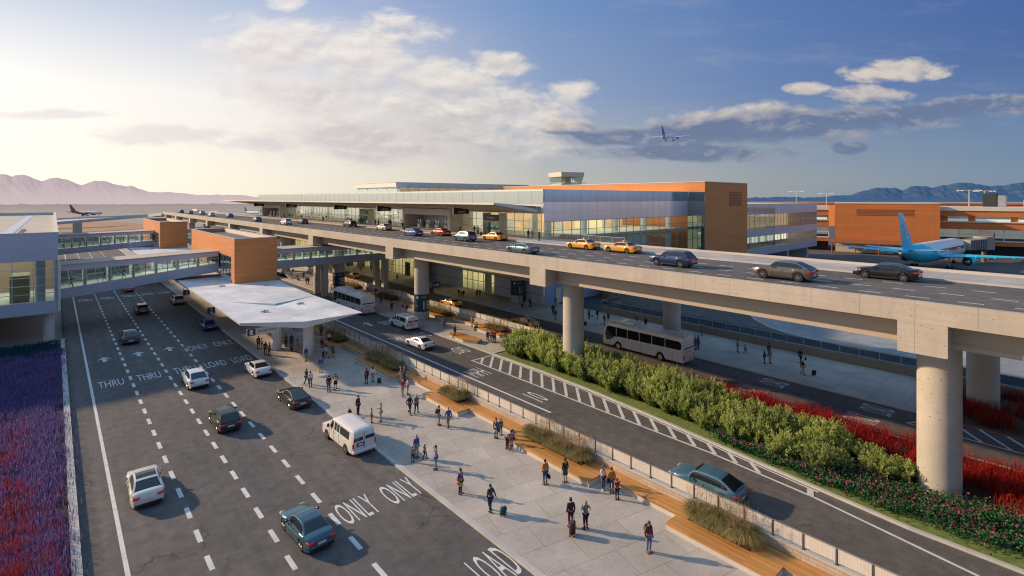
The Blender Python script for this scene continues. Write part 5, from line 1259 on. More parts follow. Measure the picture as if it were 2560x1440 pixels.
# ---- coaches
BUSW = paint('coach_white', (.74, .69, .63), .0, .4)
def make_bus(lab):
    r = thing('coach', lab, 'coach', group='white coaches'); L, W, H = 12.0, 2.55, 3.55
    prof = [(L / 2, .6), (L / 2 + .02, 1.3), (L / 2 - .08, 2.4), (L / 2 - .35, 3.2), (L / 2 - .8, 3.42)]
    def yend(z): return L / 2 - (0 if z < 1.6 else ((z - 1.6) / 1.9) ** 2 * .55)
    ys = sorted(set(np.round(np.linspace(-L / 2 + .06, L / 2 - .9, 30), 3)) | {round(yw + .56 * math.cos(math.pi * k / 8), 3) for yw in (3.4, -2.9) for k in range(9)}, reverse=True)
    rings = []
    def ring(y, inset, b, dz=0.0, fr=0.0):
        w = W / 2 - inset; half = [(w * .9, b), (w, b + .05), (w, 1.3), (w * .995, 1.9), (w * .985, 2.95), (w * .95, 3.2), (w * .86, 3.38), (w * .5, 3.47)]
        return [(x, y - (fr * max(0, z - 1.4) ** 1.6), min(z, H - .05) - dz * (z > 3)) for x, z in half] + [(-x, y - (fr * max(0, z - 1.4) ** 1.6), z - dz * (z > 3)) for x, z in half[::-1]]
    rings += [ring(L / 2, .22, .55, .12, .22), ring(L / 2 - .07, .06, .42, .04, .21), ring(L / 2 - .3, .0, .36, 0, .16)]
    for y in ys:
        b = .36
        for yw in (3.4, -2.9):
            if abs(y - yw) < .57: b = max(b, .5 + math.sqrt(max(0, .57 ** 2 - (y - yw) ** 2)))
        rings.append(ring(y, 0, b, 0, .16 * max(0, (y - 4.2) / 1.5) if y > 4.2 else 0))
    rings += [ring(-L / 2 + .0, .06, .42, .05), ring(-L / 2 - .05, .16, .5, .12)]
    MB().loft(rings).build('body', BUSW, r, 40)
    for s in (1, -1):
        m = MB(); x = s * (W / 2 + .006)
        edge = [(-5.75, 2.0), (-5.55, 1.88), (3.3, 1.72), (4.0, 1.62), (4.75, 1.05), (5.35, 1.02), (5.55, 1.7), (5.35, 2.6), (5.1, 2.88), (-5.4, 2.88), (-5.7, 2.75), (-5.8, 2.4)]
        pts = [(x - s * (.012 if z > 2.5 else .0), y, z) for y, z in edge]; m.face(pts if s < 0 else pts[::-1]); m.build('window_band', CGL, r)
        m = MB()
        for y in (-3.6, -1.75, .1, 1.95, 3.7): m.box(min(x, x + s * .012), y - .035, 1.75, max(x, x + s * .012), y + .035, 2.86)
        m.build('window_pillar', BUSW, r)
        m = MB()
        for y in (-4.6, -1.5, -.1, 1.3, 2.5): m.box(min(x - s * .008, x + s * .004), y - .01, .45, max(x - s * .008, x + s * .004), y + .01, 1.3)
        m.box(min(x - s * .008, x + s * .004), -5.8, 1.3, max(x - s * .008, x + s * .004), 4.6, 1.325); m.build('panel_seam', pm('seam_grey', (.3, .28, .26), .6) if 'seam_grey' not in bpy.data.materials else bpy.data.materials['seam_grey'], r)
        m = MB(); m.cbox((s * W / 2 * .88, -L / 2 - .03, 1.1), (.2, .14, .5), bev=.03); m.build('tail_lamp', TAIL, r)
        m = MB(); m.tube([(s * 1.1, L / 2 - .5, 3.2), (s * 1.35, L / 2 + .25, 3.15), (s * 1.4, L / 2 + .45, 2.9)], .045, 6); m.cbox((s * 1.4, L / 2 + .47, 2.6), (.16, .14, .6), bev=.04); m.build('wing_mirror', BUSW, r)
        for yw in (3.4, -2.9):
            xo = s * (W / 2 - .16); m = MB(); m.lathe([(.26, -.15), (.46, -.15), (.5, -.1), (.5, .1), (.46, .15), (.26, .15)], 'x', 24, (xo, yw, .5)); w_ = m.build('wheel', TYRE, r, 40)
            m = MB(); xr = xo + s * .11; m.lathe([(.001, .06 * s), (.09, .06 * s), (.1, .0), (.22, -.03 * s), (.27, .03 * s), (.29, .05 * s)], 'x', 20, (xr, yw, .5)); m.build('hubcap', RIM, w_, 40)
    m = MB(); m.face([(-1.08, -L / 2 - .052, 1.95), (1.08, -L / 2 - .052, 1.95), (1.02, -L / 2 - .04, 2.95), (-1.02, -L / 2 - .04, 2.95)]); m.build('rear_window', CGL, r)
    m = MB(); m.cbox((0, -L / 2 - .06, 1.62), (1.0, .03, .1)); m.cbox((.3, -L / 2 - .06, .75), (.5, .03, .1)); m.build('rear_trim', bpy.data.materials['seam_grey'], r)
    m = MB(); m.loft([[(-1.0, L / 2 - .02, 1.2), (1.0, L / 2 - .02, 1.2), (1.0, L / 2 + .03, 1.2), (-1.0, L / 2 + .03, 1.2)], [(-.95, L / 2 - .62, 3.1), (.95, L / 2 - .62, 3.1), (.95, L / 2 - .5, 3.1), (-.95, L / 2 - .5, 3.1)]]); m.build('windscreen', CGL, r)
    m = MB(); m.loft([[(-.8, y, 3.42), (.8, y, 3.42), (.7, y, 3.42 + hh), (-.7, y, 3.42 + hh)] for y, hh in ((5.0, .1), (4.2, .3), (1.6, .36), (1.2, .1))]); m.cbox((0, .5, 3.5), (1.3, .7, .12), bev=.03); m.cbox((0, -3.2, 3.5), (1.2, 1.1, .12), bev=.03); m.build('roof_unit', BUSW, r, 40)
    return r
bs = make_bus('white coach waiting at the pavement beyond the green shrubs'); bs.location = (57.1, 32.3 + 6, 0)
dup(tree(bs), (40.2, 82.3 + 6, 0), 0, 'white coach in shade beside the white canopy tip')
# ------------------------------------------------------------------ aeroplanes
TURQ = pm('turquoise_paint', (.015, .60, .84), .4, .0, var=.05, scale=.1, coat=.3)
PWHITE = pm('aircraft_white', (.80, .82, .84), .35, 0, var=.03, scale=.1, coat=.3)
PGREY = pm('engine_metal', (.38, .36, .34), .35, .7)
PDARK = pm('engine_duct', (.015, .015, .016), .6)
LETR = pm('fuselage_lettering_red', (.5, .12, .08), .5)
def make_plane(lab, top=None, low=None, fin=None, txt=None, detail=True, nm='airliner', gear=True):
    top, low, fin = top or PWHITE, low or TURQ, fin or TURQ
    r = thing(nm, lab, 'airliner'); L = 47.0; R_ = 2.05; W_ = 1.22 if detail else 1.0
    st = [(23.5, .15, 3.7), (23.2, .65, 3.75), (22.4, 1.2, 3.95), (21, 1.7, 4.15), (19, 2.0, 4.25), (17, R_, 4.3), (-6, R_, 4.3), (-11, 1.9, 4.5), (-15, 1.55, 4.85), (-19, 1.0, 5.35), (-22, .55, 5.7), (-23.2, .35, 5.85)]
    n = 24; rings = []
    for y, q, z in st:
        rings.append([(q * math.cos(2 * math.pi * k / n), y, z + q * math.sin(2 * math.pi * k / n)) for k in range(n)])
    ys = [s[0] for s in st]
    def pick(i, j):
        y = (ys[i] + ys[i + 1]) / 2; up = math.sin(2 * math.pi * (j + .5) / n)
        return 0 if up > -.35 and y > -10 else 1
    # finer ring spacing along the paint line
    fine = []
    for (a, b) in zip(st, st[1:]):
        k = max(1, int((a[0] - b[0]) / 1.5))
        for q in range(k): t_ = q / k; fine.append(tuple(a[w] * (1 - t_) + b[w] * t_ for w in range(3)))
    fine.append(st[-1]); fine = [(a, b * W_, c + (W_ - 1) * (b - 1.0)) for a, b, c in fine]; ysf = [s[0] for s in fine]
    rings = [[(q * math.cos(2 * math.pi * k / n), y, z + q * math.sin(2 * math.pi * k / n)) for k in range(n)] for y, q, z in fine]
    def pick2(i, j):
        y = (ysf[i] + ysf[i + 1]) / 2; up = math.sin(2 * math.pi * (j + .5) / n)
        return 0 if up > -.45 + max(0, (-y + 2) / 13) ** 2 * 1.3 else 1
    MB().loft(rings, mf=pick2).build('fuselage', [top, low], r, 40)
    def wing(nm_, pts, mat):     # pts: (x, yLE, yTE, z, thickness)
        for s in (1, -1):
            rg = []
            for x, a, b, z, t_ in pts:
                ch = [(0, 0), (.12, .5), (.35, .55), (.7, .3), (1, .04), (.7, -.25), (.35, -.45), (.12, -.4)]
                rg.append([(s * x, a + (b - a) * u, z + v * t_) for u, v in ch])
            MB().loft(rg if s > 0 else rg[::-1]).build(nm_, mat, r, 30)
    wing('wing', [(0, 6.5, -2.4, 3.2, 1.1), (6.3, 2.6, -2.6, 3.7, .8), (19.2, -5.2, -7.2, 4.9, .28), (19.6, -5.7, -7.2, 4.95, .1)], low)
    wing('tailplane', [(0, -16.2, -20.6, 5.9, .5), (7.6, -20.2, -22.2, 6.5, .15)], low)
    rg = [[(v * t_, a + (b - a) * u, z) for u, v in ((0, 0), (.2, .5), (.6, .4), (1, .03), (.6, -.4), (.2, -.5))] for a, b, z, t_ in ((-12.4, -21.8, 5.6, .6), (-14.6, -22.0, 6.9, .5), (-21.4, -24.6, 14.3, .2), (-22.2, -24.7, 14.6, .08))]
    f_ = MB().loft(rg).build('tail_fin', fin, r, 30)
    if txt:
        for s in (1, -1):
            m = MB(); d = Vector((0, -.62, .785)).normalized()
            text_on(m, txt, (s * .24, -20.1, 10.3), (0, .62 if s > 0 else -.62, -.785 if s > 0 else .785), (0, .785, .62), 5.2, 1.9); m.build('lettering', PWHITE, f_)
    for s in (1, -1):
        m = MB(); m.lathe([(1.0, 3.2), (1.22, 2.9), (1.3, 1.2), (1.15, -1.6), (.95, -2.2)], 'y', 22, (s * 6.5, 3.4, 2.35), cap=False); e = m.build('engine', low, r, 40)
        m = MB(); m.lathe([(.98, 3.1), (.02, 2.6)], 'y', 22, (s * 6.5, 3.4, 2.35), cap=False); m.lathe([(.95, -2.2), (.9, -1.9), (.02, -1.9)], 'y', 22, (s * 6.5, 3.4, 2.35), cap=False); m.build('fan', PDARK, e)
        m = MB(); m.lathe([(.7, -1.7), (.62, -2.9), (.28, -3.6), (.05, -4.0)], 'y', 18, (s * 6.5, 3.4, 2.35)); m.build('exhaust_cone', PGREY, e, 40)
        m = MB(); m.loft([[(s * 6.5 - .15, y, 3.3), (s * 6.5 + .15, y, 3.3), (s * 6.5 + .1, y - .6, 4.0), (s * 6.5 - .1, y - .6, 4.0)] for y in (4.6, .2)]); m.build('pylon', low, e)
        for x in (9.5, 13.0, 16.3):
            m = MB(); z = 3.2 + x * .078; m.lathe([(.05, 1.2), (.28, .6), (.3, -.8), (.04, -2.0)], 'y', 8, (s * x, -3.0 - (x - 6) * .31, z)); m.build('flap_fairing', low, r, 40)
        if gear:
            m = MB(); m.tube([(s * 3.6, -1.2, 3.3), (s * 3.6, -1.2, .6)], .17, 8); m.tube([(s * 2.0, -1.2, 3.0), (s * 3.6, -1.2, 1.4)], .1, 6); g_ = m.build('landing_gear', PGREY, r)
            for dx in (-.45, .45):
                for dy in (-.6, .6): MB().lathe([(.3, -.17), (.5, -.17), (.55, 0), (.5, .17), (.3, .17)], 'x', 16, (s * 3.6 + dx, -1.2 + dy, .55)).build('wheel', TYRE, g_, 40)
    if gear:
        m = MB(); m.tube([(0, 18, 2.6), (0, 18, .5)], .12, 8); g_ = m.build('landing_gear', PGREY, r); MB().lathe([(.2, -.3), (.42, -.3), (.45, 0), (.42, .3), (.2, .3)], 'x', 14, (0, 18, .45)).build('wheel', TYRE, g_, 40)
    MB().lathe([(.36, -23.0), (.30, -23.7), (.2, -23.6), (.03, -23.3)], 'y', 16, (0, 0, 5.85)).build('tail_cone', PGREY, r, 40)
    if detail:
        m = MB()
        for s in (1, -1):
            for k in range(52):
                y = 18.2 - k * .52
                if 52 > k and (k % 17) != 8: m.box(min(s * 2.3, s * 2.49), y - .11, 5.0, max(s * 2.3, s * 2.49), y + .11, 5.3)
        m.build('cabin_window', pm('cabin_window', (.12, .16, .22), .2) if 'cabin_window' not in bpy.data.materials else bpy.data.materials['cabin_window'], r)
        m = MB(); m.loft([[(-.9, 22.35, 4.72), (.9, 22.35, 4.72), (.8, 21.9, 5.15), (-.8, 21.9, 5.15)], [(-.92, 22.38, 4.72), (.92, 22.38, 4.72), (.82, 21.93, 5.17), (-.82, 21.93, 5.17)]]); m.build('cockpit_window', CGL, r)
    return r
p1 = make_plane('turquoise and white airliner parked at the gate, tail towards the road', txt='757'); p1.name = 'parked_airliner'
p1.location = (188.0, 30.4, -.1); p1.rotation_euler = (0, 0, math.atan2(-47, -4.3)); p1.rotation_euler = (0, 0, -math.pi / 2 - .09); p1.scale = (1.12,) * 3
def lettering_side(pl):
    for s in (1, -1):
        for y, w, mt in ((15.4, 3.6, 'n'), (7.0, 6.4, 'r'), (-1.6, 4.0, 'r')):
            m = MB(); k = 0; yy = y - w / 2
            while yy < y + w / 2:
                m.box(min(s * 2.4, s * 2.52), yy, 4.6, max(s * 2.4, s * 2.52), yy + .42, 5.15 - .12 * (k % 2)); yy += .6; k += 1
            m.build('livery_mark', LETR if mt == 'r' else bpy.data.materials['navy_belly_mark'], pl)
pm('navy_belly_mark', (.12, .15, .3), .5)
lettering_side(p1)
DKT = pm('maroon_fin', (.16, .06, .06), .5); NAVYF = pm('navy_fin', (.012, .015, .04), .5); GREYB = pm('grey_hull', (.32, .34, .36), .5); PBLUE = pm('pale_blue_hull', (.55, .65, .72), .5)
def far_plane(u, v, dist, rz, lab, top, low, fin, sc=1.0, z=-.2, txt=None):
    k = (u - 1280) / FPX; p = make_plane(lab, top, low, fin, detail=False, txt=txt); p.name = 'distant_airliner'; p['group'] = 'airliners seen far off'
    x, y = dist * (SA + k * CA), dist * (CA - k * SA); p.location = (x, y, z); p.rotation_euler = (0, 0, rz); p.scale = (sc,) * 3; return p
YR = -YAW
far_plane(215, 533, 590, YR - math.pi / 2 - .12, 'grey airliner with maroon fin on the far left taxiway', PBLUE, DKT, DKT, .88)
far_plane(487, 525, 760, YR - math.pi / 2 - .75, 'small white airliner with maroon fin beyond the far deck cars', PWHITE, GREYB, DKT, .62)
far_plane(632, 523, 560, YR - math.pi / 2 - .5, 'pale airliner with navy fin showing below the canopy tip', PBLUE, PBLUE, NAVYF, .62, z=2)
far_plane(2508, 530, 330, -math.pi / 2 - .35 - YAW * .3, 'turquoise airliner whose fin shows above the concourse roof', PWHITE, TURQ, TURQ, .95, z=3.0, txt='757')
fp = make_plane('white airliner with blue tail climbing through the evening sky', PWHITE, PWHITE, pm('blue_fin', (.06, .09, .26), .4), detail=False, gear=True); fp.name = 'flying_airliner'
k = (1675 - 1280) / FPX; dd = 560; fp.location = (dd * (SA + k * CA), dd * (CA - k * SA), CH + (V0 - 352) / FPX * dd); fp.rotation_euler = (RAD(8), RAD(3), -RAD(76)); fp.scale = (1.15,) * 3
# jet bridge at the gate
jb = thing('jet_bridge', 'grey ribbed boarding bridge between airliner nose and concourse', 'jet bridge', (212, 26, 0), world=True)
def tunnel(a, b, w, hh, nm):
    A, B = Vector(a), Vector(b); d = (B - A); d2 = Vector((d.x, d.y)).normalized(); n = Vector((-d2.y, d2.x)) * w / 2
    m = MB(); m.loft([[(p.x - n.x, p.y - n.y, p.z), (p.x + n.x, p.y + n.y, p.z), (p.x + n.x, p.y + n.y, p.z + hh), (p.x - n.x, p.y - n.y, p.z + hh)] for p in (A, B)])
    o = m.build(nm, RIBM, jb); q = MB(); k = int(d.length / .9)
    for i in range(1, k):
        p = A + d * (i / k); q.cbox((p.x, p.y, p.z + hh / 2), (.25, w + .3, hh + .25), rz=math.atan2(d2.y, d2.x))
    q.build('rib', DSTEEL if False else RIBM2, o)
RIBM = pm('jetway_grey', (.34, .32, .29), .7, var=.1); RIBM2 = pm('jetway_rib', (.16, .15, .14), .7)
tunnel((209, 26.2, 4.2), (219, 22.8, 4.4), 3.2, 3.0, 'cabin_tunnel'); tunnel((219, 22.8, 4.3), (238, 24.0, 5.4), 3.8, 3.4, 'fixed_tunnel')
MB().cyl(219, 22.8, 4.0, 8.0, 2.6, 18).build('rotunda', RIBM, jb, 40); MB().cyl(219, 22.8, -.1, 4.0, .6, 12).build('support_column', RIBM2, jb, 40)
m = MB(); m.tube([(229, 23.4, 4.9), (229, 23.4, .4)], .25, 8); m.cbox((229, 23.4, .5), (1.2, 2.4, .9), bev=.2); m.build('drive_leg', RIBM2, jb)
# ------------------------------------------------------------------ people
SKINS = [pm('skin_a', (.50, .30, .20), .6, var=.05, obj=True), pm('skin_b', (.36, .2, .125), .6, var=.05, obj=True), pm('skin_c', (.14, .075, .045), .6, var=.05, obj=True)]
EYE = pm('eye_dark', (.02, .015, .012), .3); LIP = pm('lip', (.35, .13, .11), .5)
HAIRS = {k: pm('hair_' + k, c, .6, var=.2, fine=40, obj=True) for k, c in dict(black=(.012, .01, .009), brown=(.06, .03, .015), grey=(.36, .33, .3), blond=(.4, .27, .12), red=(.2, .045, .02)).items()}
CLOTH = {}
def cloth(name):
    """garment material by colour word"""
    if name in CLOTH: return CLOTH[name]
    cols = dict(black=(.012, .012, .014), dark=(.03, .03, .036), charcoal=(.055, .055, .06), maroon=(.06, .02, .025), suit=(.022, .022, .032), plum=(.10, .04, .12), purple=(.16, .06, .2), violet=(.2, .03, .2),
                blue=(.04, .09, .38), navy=(.02, .03, .09), denim=(.045, .075, .15), paledenim=(.12, .2, .3), grey=(.22, .22, .22), stone=(.34, .32, .28), khaki=(.27, .21, .13), beige=(.55, .44, .31), white=(.72, .71, .68), mustard=(.42, .17, .03),
                red=(.42, .03, .03), salmon=(.5, .14, .1), teal=(.02, .17, .18), green=(.03, .16, .07), olive=(.13, .12, .03), yellow=(.5, .4, .1), pink=(.6, .18, .16), brown=(.14, .07, .035), slate=(.12, .15, .18), tealskirt=(.015, .08, .10))
    if name in ('plaidblue', 'plaidred', 'stripered', 'stripegrey'):
        a, b = {'plaidblue': ((.5, .48, .5), (.08, .07, .22)), 'plaidred': ((.35, .03, .03), (.02, .015, .02)), 'stripered': ((.5, .04, .04), (.03, .02, .03)), 'stripegrey': ((.4, .38, .36), (.12, .1, .12))}[name]
        m, t, o = nt('cloth_' + name); h = T(t); p = h.n('ShaderNodeBsdfPrincipled', {'Roughness': .9}); pos = h.n('ShaderNodeTexCoord').outputs['Object']
        sp = h.n('ShaderNodeSeparateXYZ'); t.links.new(pos, sp.inputs[0])
        st = h.math('LESS_THAN', h.math('FRACT', h.math('MULTIPLY', sp.outputs[2], 11)), .5)
        if 'plaid' in name: st = h.math('MULTIPLY', h.math('ADD', st, h.math('LESS_THAN', h.math('FRACT', h.math('MULTIPLY', sp.outputs[0], 11)), .5)), .5)
        t.links.new(h.mix(st, a, b), p.inputs[0]); t.links.new(p.outputs[0], o.inputs[0])
    else: m = pm('cloth_' + name, cols[name], .9, var=.14, scale=3, fine=25, obj=True)
    CLOTH[name] = m; return m
BASE_TOP, BASE_LEG, BASE_SHOE = cloth('grey'), cloth('denim'), cloth('black')
def skin_mesh(verts, edges, root=0, sub=1):
    """grow one continuous surface around a skeleton; verts: (co, rx, ry)"""
    me = bpy.data.meshes.new('skel'); me.from_pydata([v[0] for v in verts], edges, []); ob = bpy.data.objects.new('skel', me); COL.objects.link(ob)
    md = ob.modifiers.new('skin', 'SKIN'); md.use_smooth_shade = True
    if not me.skin_vertices: me.attributes.new
    for i, v in enumerate(me.skin_vertices[0].data): v.radius = (verts[i][1], verts[i][2]); v.use_root = (i == root)
    if sub: s = ob.modifiers.new('sub', 'SUBSURF'); s.levels = s.render_levels = sub
    dg = bpy.context.evaluated_depsgraph_get(); out = bpy.data.meshes.new_from_object(ob.evaluated_get(dg))
    bpy.data.objects.remove(ob); bpy.data.meshes.remove(me); return out
def pose(kind):
    J = dict(pel=(0, 0, .96), spi=(0, .005, 1.14), che=(0, .0, 1.33), nk0=(0, -.01, 1.47), nk1=(0, .015, 1.54))
    def limb(s, sh, el, wr, hp, kn, an, toe=None):
        J.update({s + 'sh': sh, s + 'el': el, s + 'wr': wr, s + 'hp': hp, s + 'kn': kn, s + 'an': an, s + 'to': toe or (an[0] * 1.15, an[1] + .16, .035 + max(0, an[2] - .09))})
    def st(s):
        k = 1 if s == 'r' else -1
        return dict(sh=(k * .175, -.005, 1.415), el=(k * .235, -.03, 1.14), wr=(k * .245, .05, .90), hp=(k * .095, 0, .90), kn=(k * .105, .015, .50), an=(k * .105, -.02, .09))
    r, l = st('r'), st('l')
    if kind == 'walk':
        r.update(kn=(.1, .17, .53), an=(.1, .24, .10), el=(.23, -.14, 1.16), wr=(.24, -.12, .92)); l.update(kn=(-.1, .04, .5), an=(-.1, -.27, .17), el=(-.23, .08, 1.15), wr=(-.22, .22, .96))
    elif kind == 'stride':
        l.update(kn=(-.1, .17, .53), an=(-.1, .24, .10), el=(-.23, -.14, 1.16), wr=(-.24, -.12, .92)); r.update(kn=(.1, .04, .5), an=(.1, -.27, .17), el=(.23, .08, 1.15), wr=(.22, .22, .96))
    elif kind == 'hips': r.update(el=(.36, -.08, 1.18), wr=(.2, .03, 1.02)); l.update(el=(-.3, .06, 1.22), wr=(-.14, .14, 1.5))
    elif kind == 'wave': l.update(el=(-.36, .10, 1.42), wr=(-.40, .16, 1.70)); r.update(el=(.36, -.06, 1.18), wr=(.2, .02, 1.0))
    elif kind == 'point': r.update(el=(.36, .16, 1.38), wr=(.48, .36, 1.48))
    elif kind == 'out': l.update(el=(-.42, .10, 1.36), wr=(-.62, .2, 1.45))
    elif kind == 'armsup': r.update(el=(.42, .02, 1.5), wr=(.62, .04, 1.66)); l.update(el=(-.43, .02, 1.42), wr=(-.66, .04, 1.48))
    elif kind == 'pull': r.update(el=(.26, -.10, 1.14), wr=(.30, -.22, .92)); r.update(kn=(.1, .1, .52), an=(.1, .1, .09)); l.update(kn=(-.1, .02, .5), an=(-.1, -.16, .12))
    elif kind == 'fold': r.update(el=(.24, .04, 1.15), wr=(.02, .20, 1.17)); l.update(el=(-.24, .04, 1.15), wr=(-.04, .21, 1.13))
    elif kind == 'wide': r.update(kn=(.15, .02, .5), an=(.19, .0, .09), el=(.26, -.02, 1.14), wr=(.12, .16, 1.0)); l.update(kn=(-.15, .02, .5), an=(-.19, -.02, .09), el=(-.26, -.02, 1.14), wr=(-.1, .17, 1.0))
    elif kind == 'sit':
        for k in ('pel', 'spi', 'che', 'nk0', 'nk1'): J[k] = (J[k][0], J[k][1] + (.0 if k == 'pel' else .02), J[k][2] - .40)
        for s, d in ((1, r), (-1, l)): d.update(sh=(s * .175, .02, 1.015), el=(s * .23, .08, .77), wr=(s * .13, .3, .66), hp=(s * .09, .03, .54), kn=(s * .11, .44, .52), an=(s * .11, .44, .10))
    elif kind == 'lean':
        for k, dy, dz in (('spi', .08, -.04), ('che', .22, -.10), ('nk0', .33, -.16), ('nk1', .40, -.14)): J[k] = (0, J[k][1] + dy, J[k][2] + dz)
        for s, d in ((1, r), (-1, l)): d.update(sh=(s * .175, .27, 1.27), el=(s * .2, .36, 1.0), wr=(s * .1, .48, .8))
    for s, d in (('r', r), ('l', l)): limb(s, d['sh'], d['el'], d['wr'], d['hp'], d['kn'], d['an'])
    J['hd'] = tuple(np.array(J['nk1']) + (0, .012, .085)); J['hc'] = tuple(np.array(J['nk1']) + (0, .0, .165))
    return {k: Vector(v) for k, v in J.items()}
RADII = dict(pel=(.155, .115), spi=(.14, .10), che=(.165, .115), nk0=(.07, .065), nk1=(.052, .055), hd=(.078, .092), hc=(.068, .082), sh=(.062, .062), el=(.045, .045), wr=(.030, .026), hp=(.098, .1), kn=(.06, .062), an=(.042, .046), to=(.044, .034))
def pv(J, k, g=1.0, a=0.0):
    q = RADII[k if k in RADII else k[1:]]; return (tuple(J[k]), q[0] * g + a, q[1] * g + a)
def person_meshes(kind, slim):
    J = pose(kind); w = .9 if slim else 1.0
    V, E, ix = [], [], {}
    def ad(k, v, par=None):
        ix[k] = len(V); V.append(v)
        if par is not None: E.append((ix[par], ix[k]))
    for k, p in (('pel', None), ('spi', 'pel'), ('che', 'spi'), ('nk0', 'che'), ('nk1', 'nk0'), ('hd', 'nk1'), ('hc', 'hd')): ad(k, pv(J, k, w if k in ('spi', 'che') else 1), p)
    for s in 'rl':
        sg = 1 if s == 'r' else -1
        ad(s + 'sh', pv(J, s + 'sh', w), 'che'); ad(s + 'el', pv(J, s + 'el', w), s + 'sh'); ad(s + 'wr', pv(J, s + 'wr', w), s + 'el')
        d = (J[s + 'wr'] - J[s + 'el']).normalized(); side = Vector((0, 1, 0)) - d * d.y
        side = side.normalized() if side.length > .2 else Vector((0, 0, 1)); nrm = d.cross(side).normalized()
        pm_ = J[s + 'wr'] + d * .065; ad(s + 'palm', (tuple(pm_), .036, .022), s + 'wr')
        for i, (o, ln_) in enumerate(((.028, .066), (.010, .078), (-.009, .072), (-.026, .056))):
            b = pm_ + side * o + d * .025; c_ = b + d * ln_ * .55 + nrm * sg * .006; e = c_ + d * ln_ * .45 + nrm * sg * .018
            ad(f'{s}f{i}', (tuple(b), .0095, .0095), s + 'palm'); ad(f'{s}g{i}', (tuple(c_), .009, .009), f'{s}f{i}'); ad(f'{s}h{i}', (tuple(e), .0075, .0075), f'{s}g{i}')
        b = J[s + 'wr'] + d * .035 + side * .036; e = b + d * .04 + side * .02
        ad(s + 't0', (tuple(b), .011, .011), s + 'palm'); ad(s + 't1', (tuple(e), .0085, .0085), s + 't0')
        ad(s + 'hp', pv(J, s + 'hp'), 'pel'); ad(s + 'kn', pv(J, s + 'kn'), s + 'hp')
        mid = J[s + 'kn'].lerp(J[s + 'an'], .35); ad(s + 'cf', (tuple(mid + Vector((0, -.012, 0))), .056, .06), s + 'kn'); ad(s + 'an', pv(J, s + 'an'), s + 'cf'); ad(s + 'to', pv(J, s + 'to'), s + 'an')
    body = skin_mesh(V, E)
    # face: nose, ears, eyes and mouth as small shapes sunk into the head
    mb = MB(); mb.V = [tuple(v.co) for v in body.vertices]; mb.F = [tuple(p.vertices) for p in body.polygons]; mb.I = [0] * len(mb.F)
    H = J['hd']; f = lambda x, y, z: (H.x + x, H.y + y, H.z + z)
    mb.loft([[f(-.006, .088, .035), f(.006, .088, .035), f(.006, .1, .03), f(-.006, .1, .03)], [f(-.015, .085, -.012), f(.015, .085, -.012), f(.012, .122, -.008), f(-.012, .122, -.008)]])
    for s in (-1, 1):
        mb.cbox(f(s * .082, -.004, .006), (.018, .035, .055), bev=.008); mb.cbox(f(s * .031, .086, .032), (.024, .016, .012), m=1, bev=.004)
    mb.cbox(f(0, .084, -.042), (.044, .016, .012), m=2, bev=.004)
    bd = mb
    # clothes
    def garment(chains, g, a):
        V, E, ix = [], [], {}
        for ch in chains:
            prev = None
            for k in ch:
                if isinstance(k, tuple): nm, v = k
                else: nm, v = k, pv(J, k, g, a)
                if nm not in ix: ix[nm] = len(V); V.append(v)
                if prev is not None and (prev, ix[nm]) not in E and (ix[nm], prev) not in E: E.append((prev, ix[nm]))
                prev = ix[nm]
        return skin_mesh(V, E)
    hem = ('hem', (tuple(J['pel'] + Vector((0, 0, .0))), RADII['pel'][0] * 1.08 + .014, RADII['pel'][1] * 1.08 + .014))
    half = lambda s: ('half' + s, (tuple(J[s + 'sh'].lerp(J[s + 'el'], .8)), .055 * w, .055 * w))
    nkb = ('nb', (tuple(J['nk0'] + Vector((0, 0, .0))), .075, .07))
    long_ = garment([[hem, 'spi', 'che', nkb], ['che', 'rsh', 'rel', 'rwr'], ['che', 'lsh', 'lel', 'lwr']], w * 1.06, .012)
    short = garment([[hem, 'spi', 'che', nkb], ['che', 'rsh', half('r')], ['che', 'lsh', half('l')]], w * 1.04, .010)
    trs = garment([['pel', 'rhp', 'rkn', 'ran'], ['pel', 'lhp', 'lkn', 'lan']], 1.03, .010)
    shoe = MB()
    for s in 'rl':
        A, B = J[s + 'an'], J[s + 'to']; d = (B - A); d.z = 0; d.normalize(); n = Vector((-d.y, d.x, 0)); zb = max(.0, A.z - .09)
        rg = []
        for t_, ww, hh in ((-.075, .034, .085), (-.05, .046, .10), (.05, .05, .095), (.14, .052, .06), (.2, .042, .045), (.225, .02, .03)):
            c = A + d * t_; rg.append([(c.x - n.x * ww, c.y - n.y * ww, zb + .001), (c.x + n.x * ww, c.y + n.y * ww, zb + .001), (c.x + n.x * ww * .8, c.y + n.y * ww * .8, zb + hh), (c.x - n.x * ww * .8, c.y - n.y * ww * .8, zb + hh)])
        shoe.loft(rg)
    # skirt
    sk = MB(); P_ = J['pel']
    if kind != 'sit':
        legs = [J['rkn'], J['lkn']]; hemc = Vector(((legs[0].x + legs[1].x) / 2, (legs[0].y + legs[1].y) / 2, P_.z - .38)); spread = abs(legs[0].y - legs[1].y) / 2
        rg = []
        for t_ in (0, .3, .65, 1.0):
            c = Vector((P_.x, P_.y, P_.z + .10)).lerp(hemc, t_); rx, ry = .16 + .055 * t_, .122 + (.05 + spread * .8) * t_
            rg.append([(c.x + rx * math.cos(2 * math.pi * k / 18) * (1 + .04 * t_ * math.sin(k * 3)), c.y + ry * math.sin(2 * math.pi * k / 18), c.z) for k in range(18)])
        sk.loft(rg)
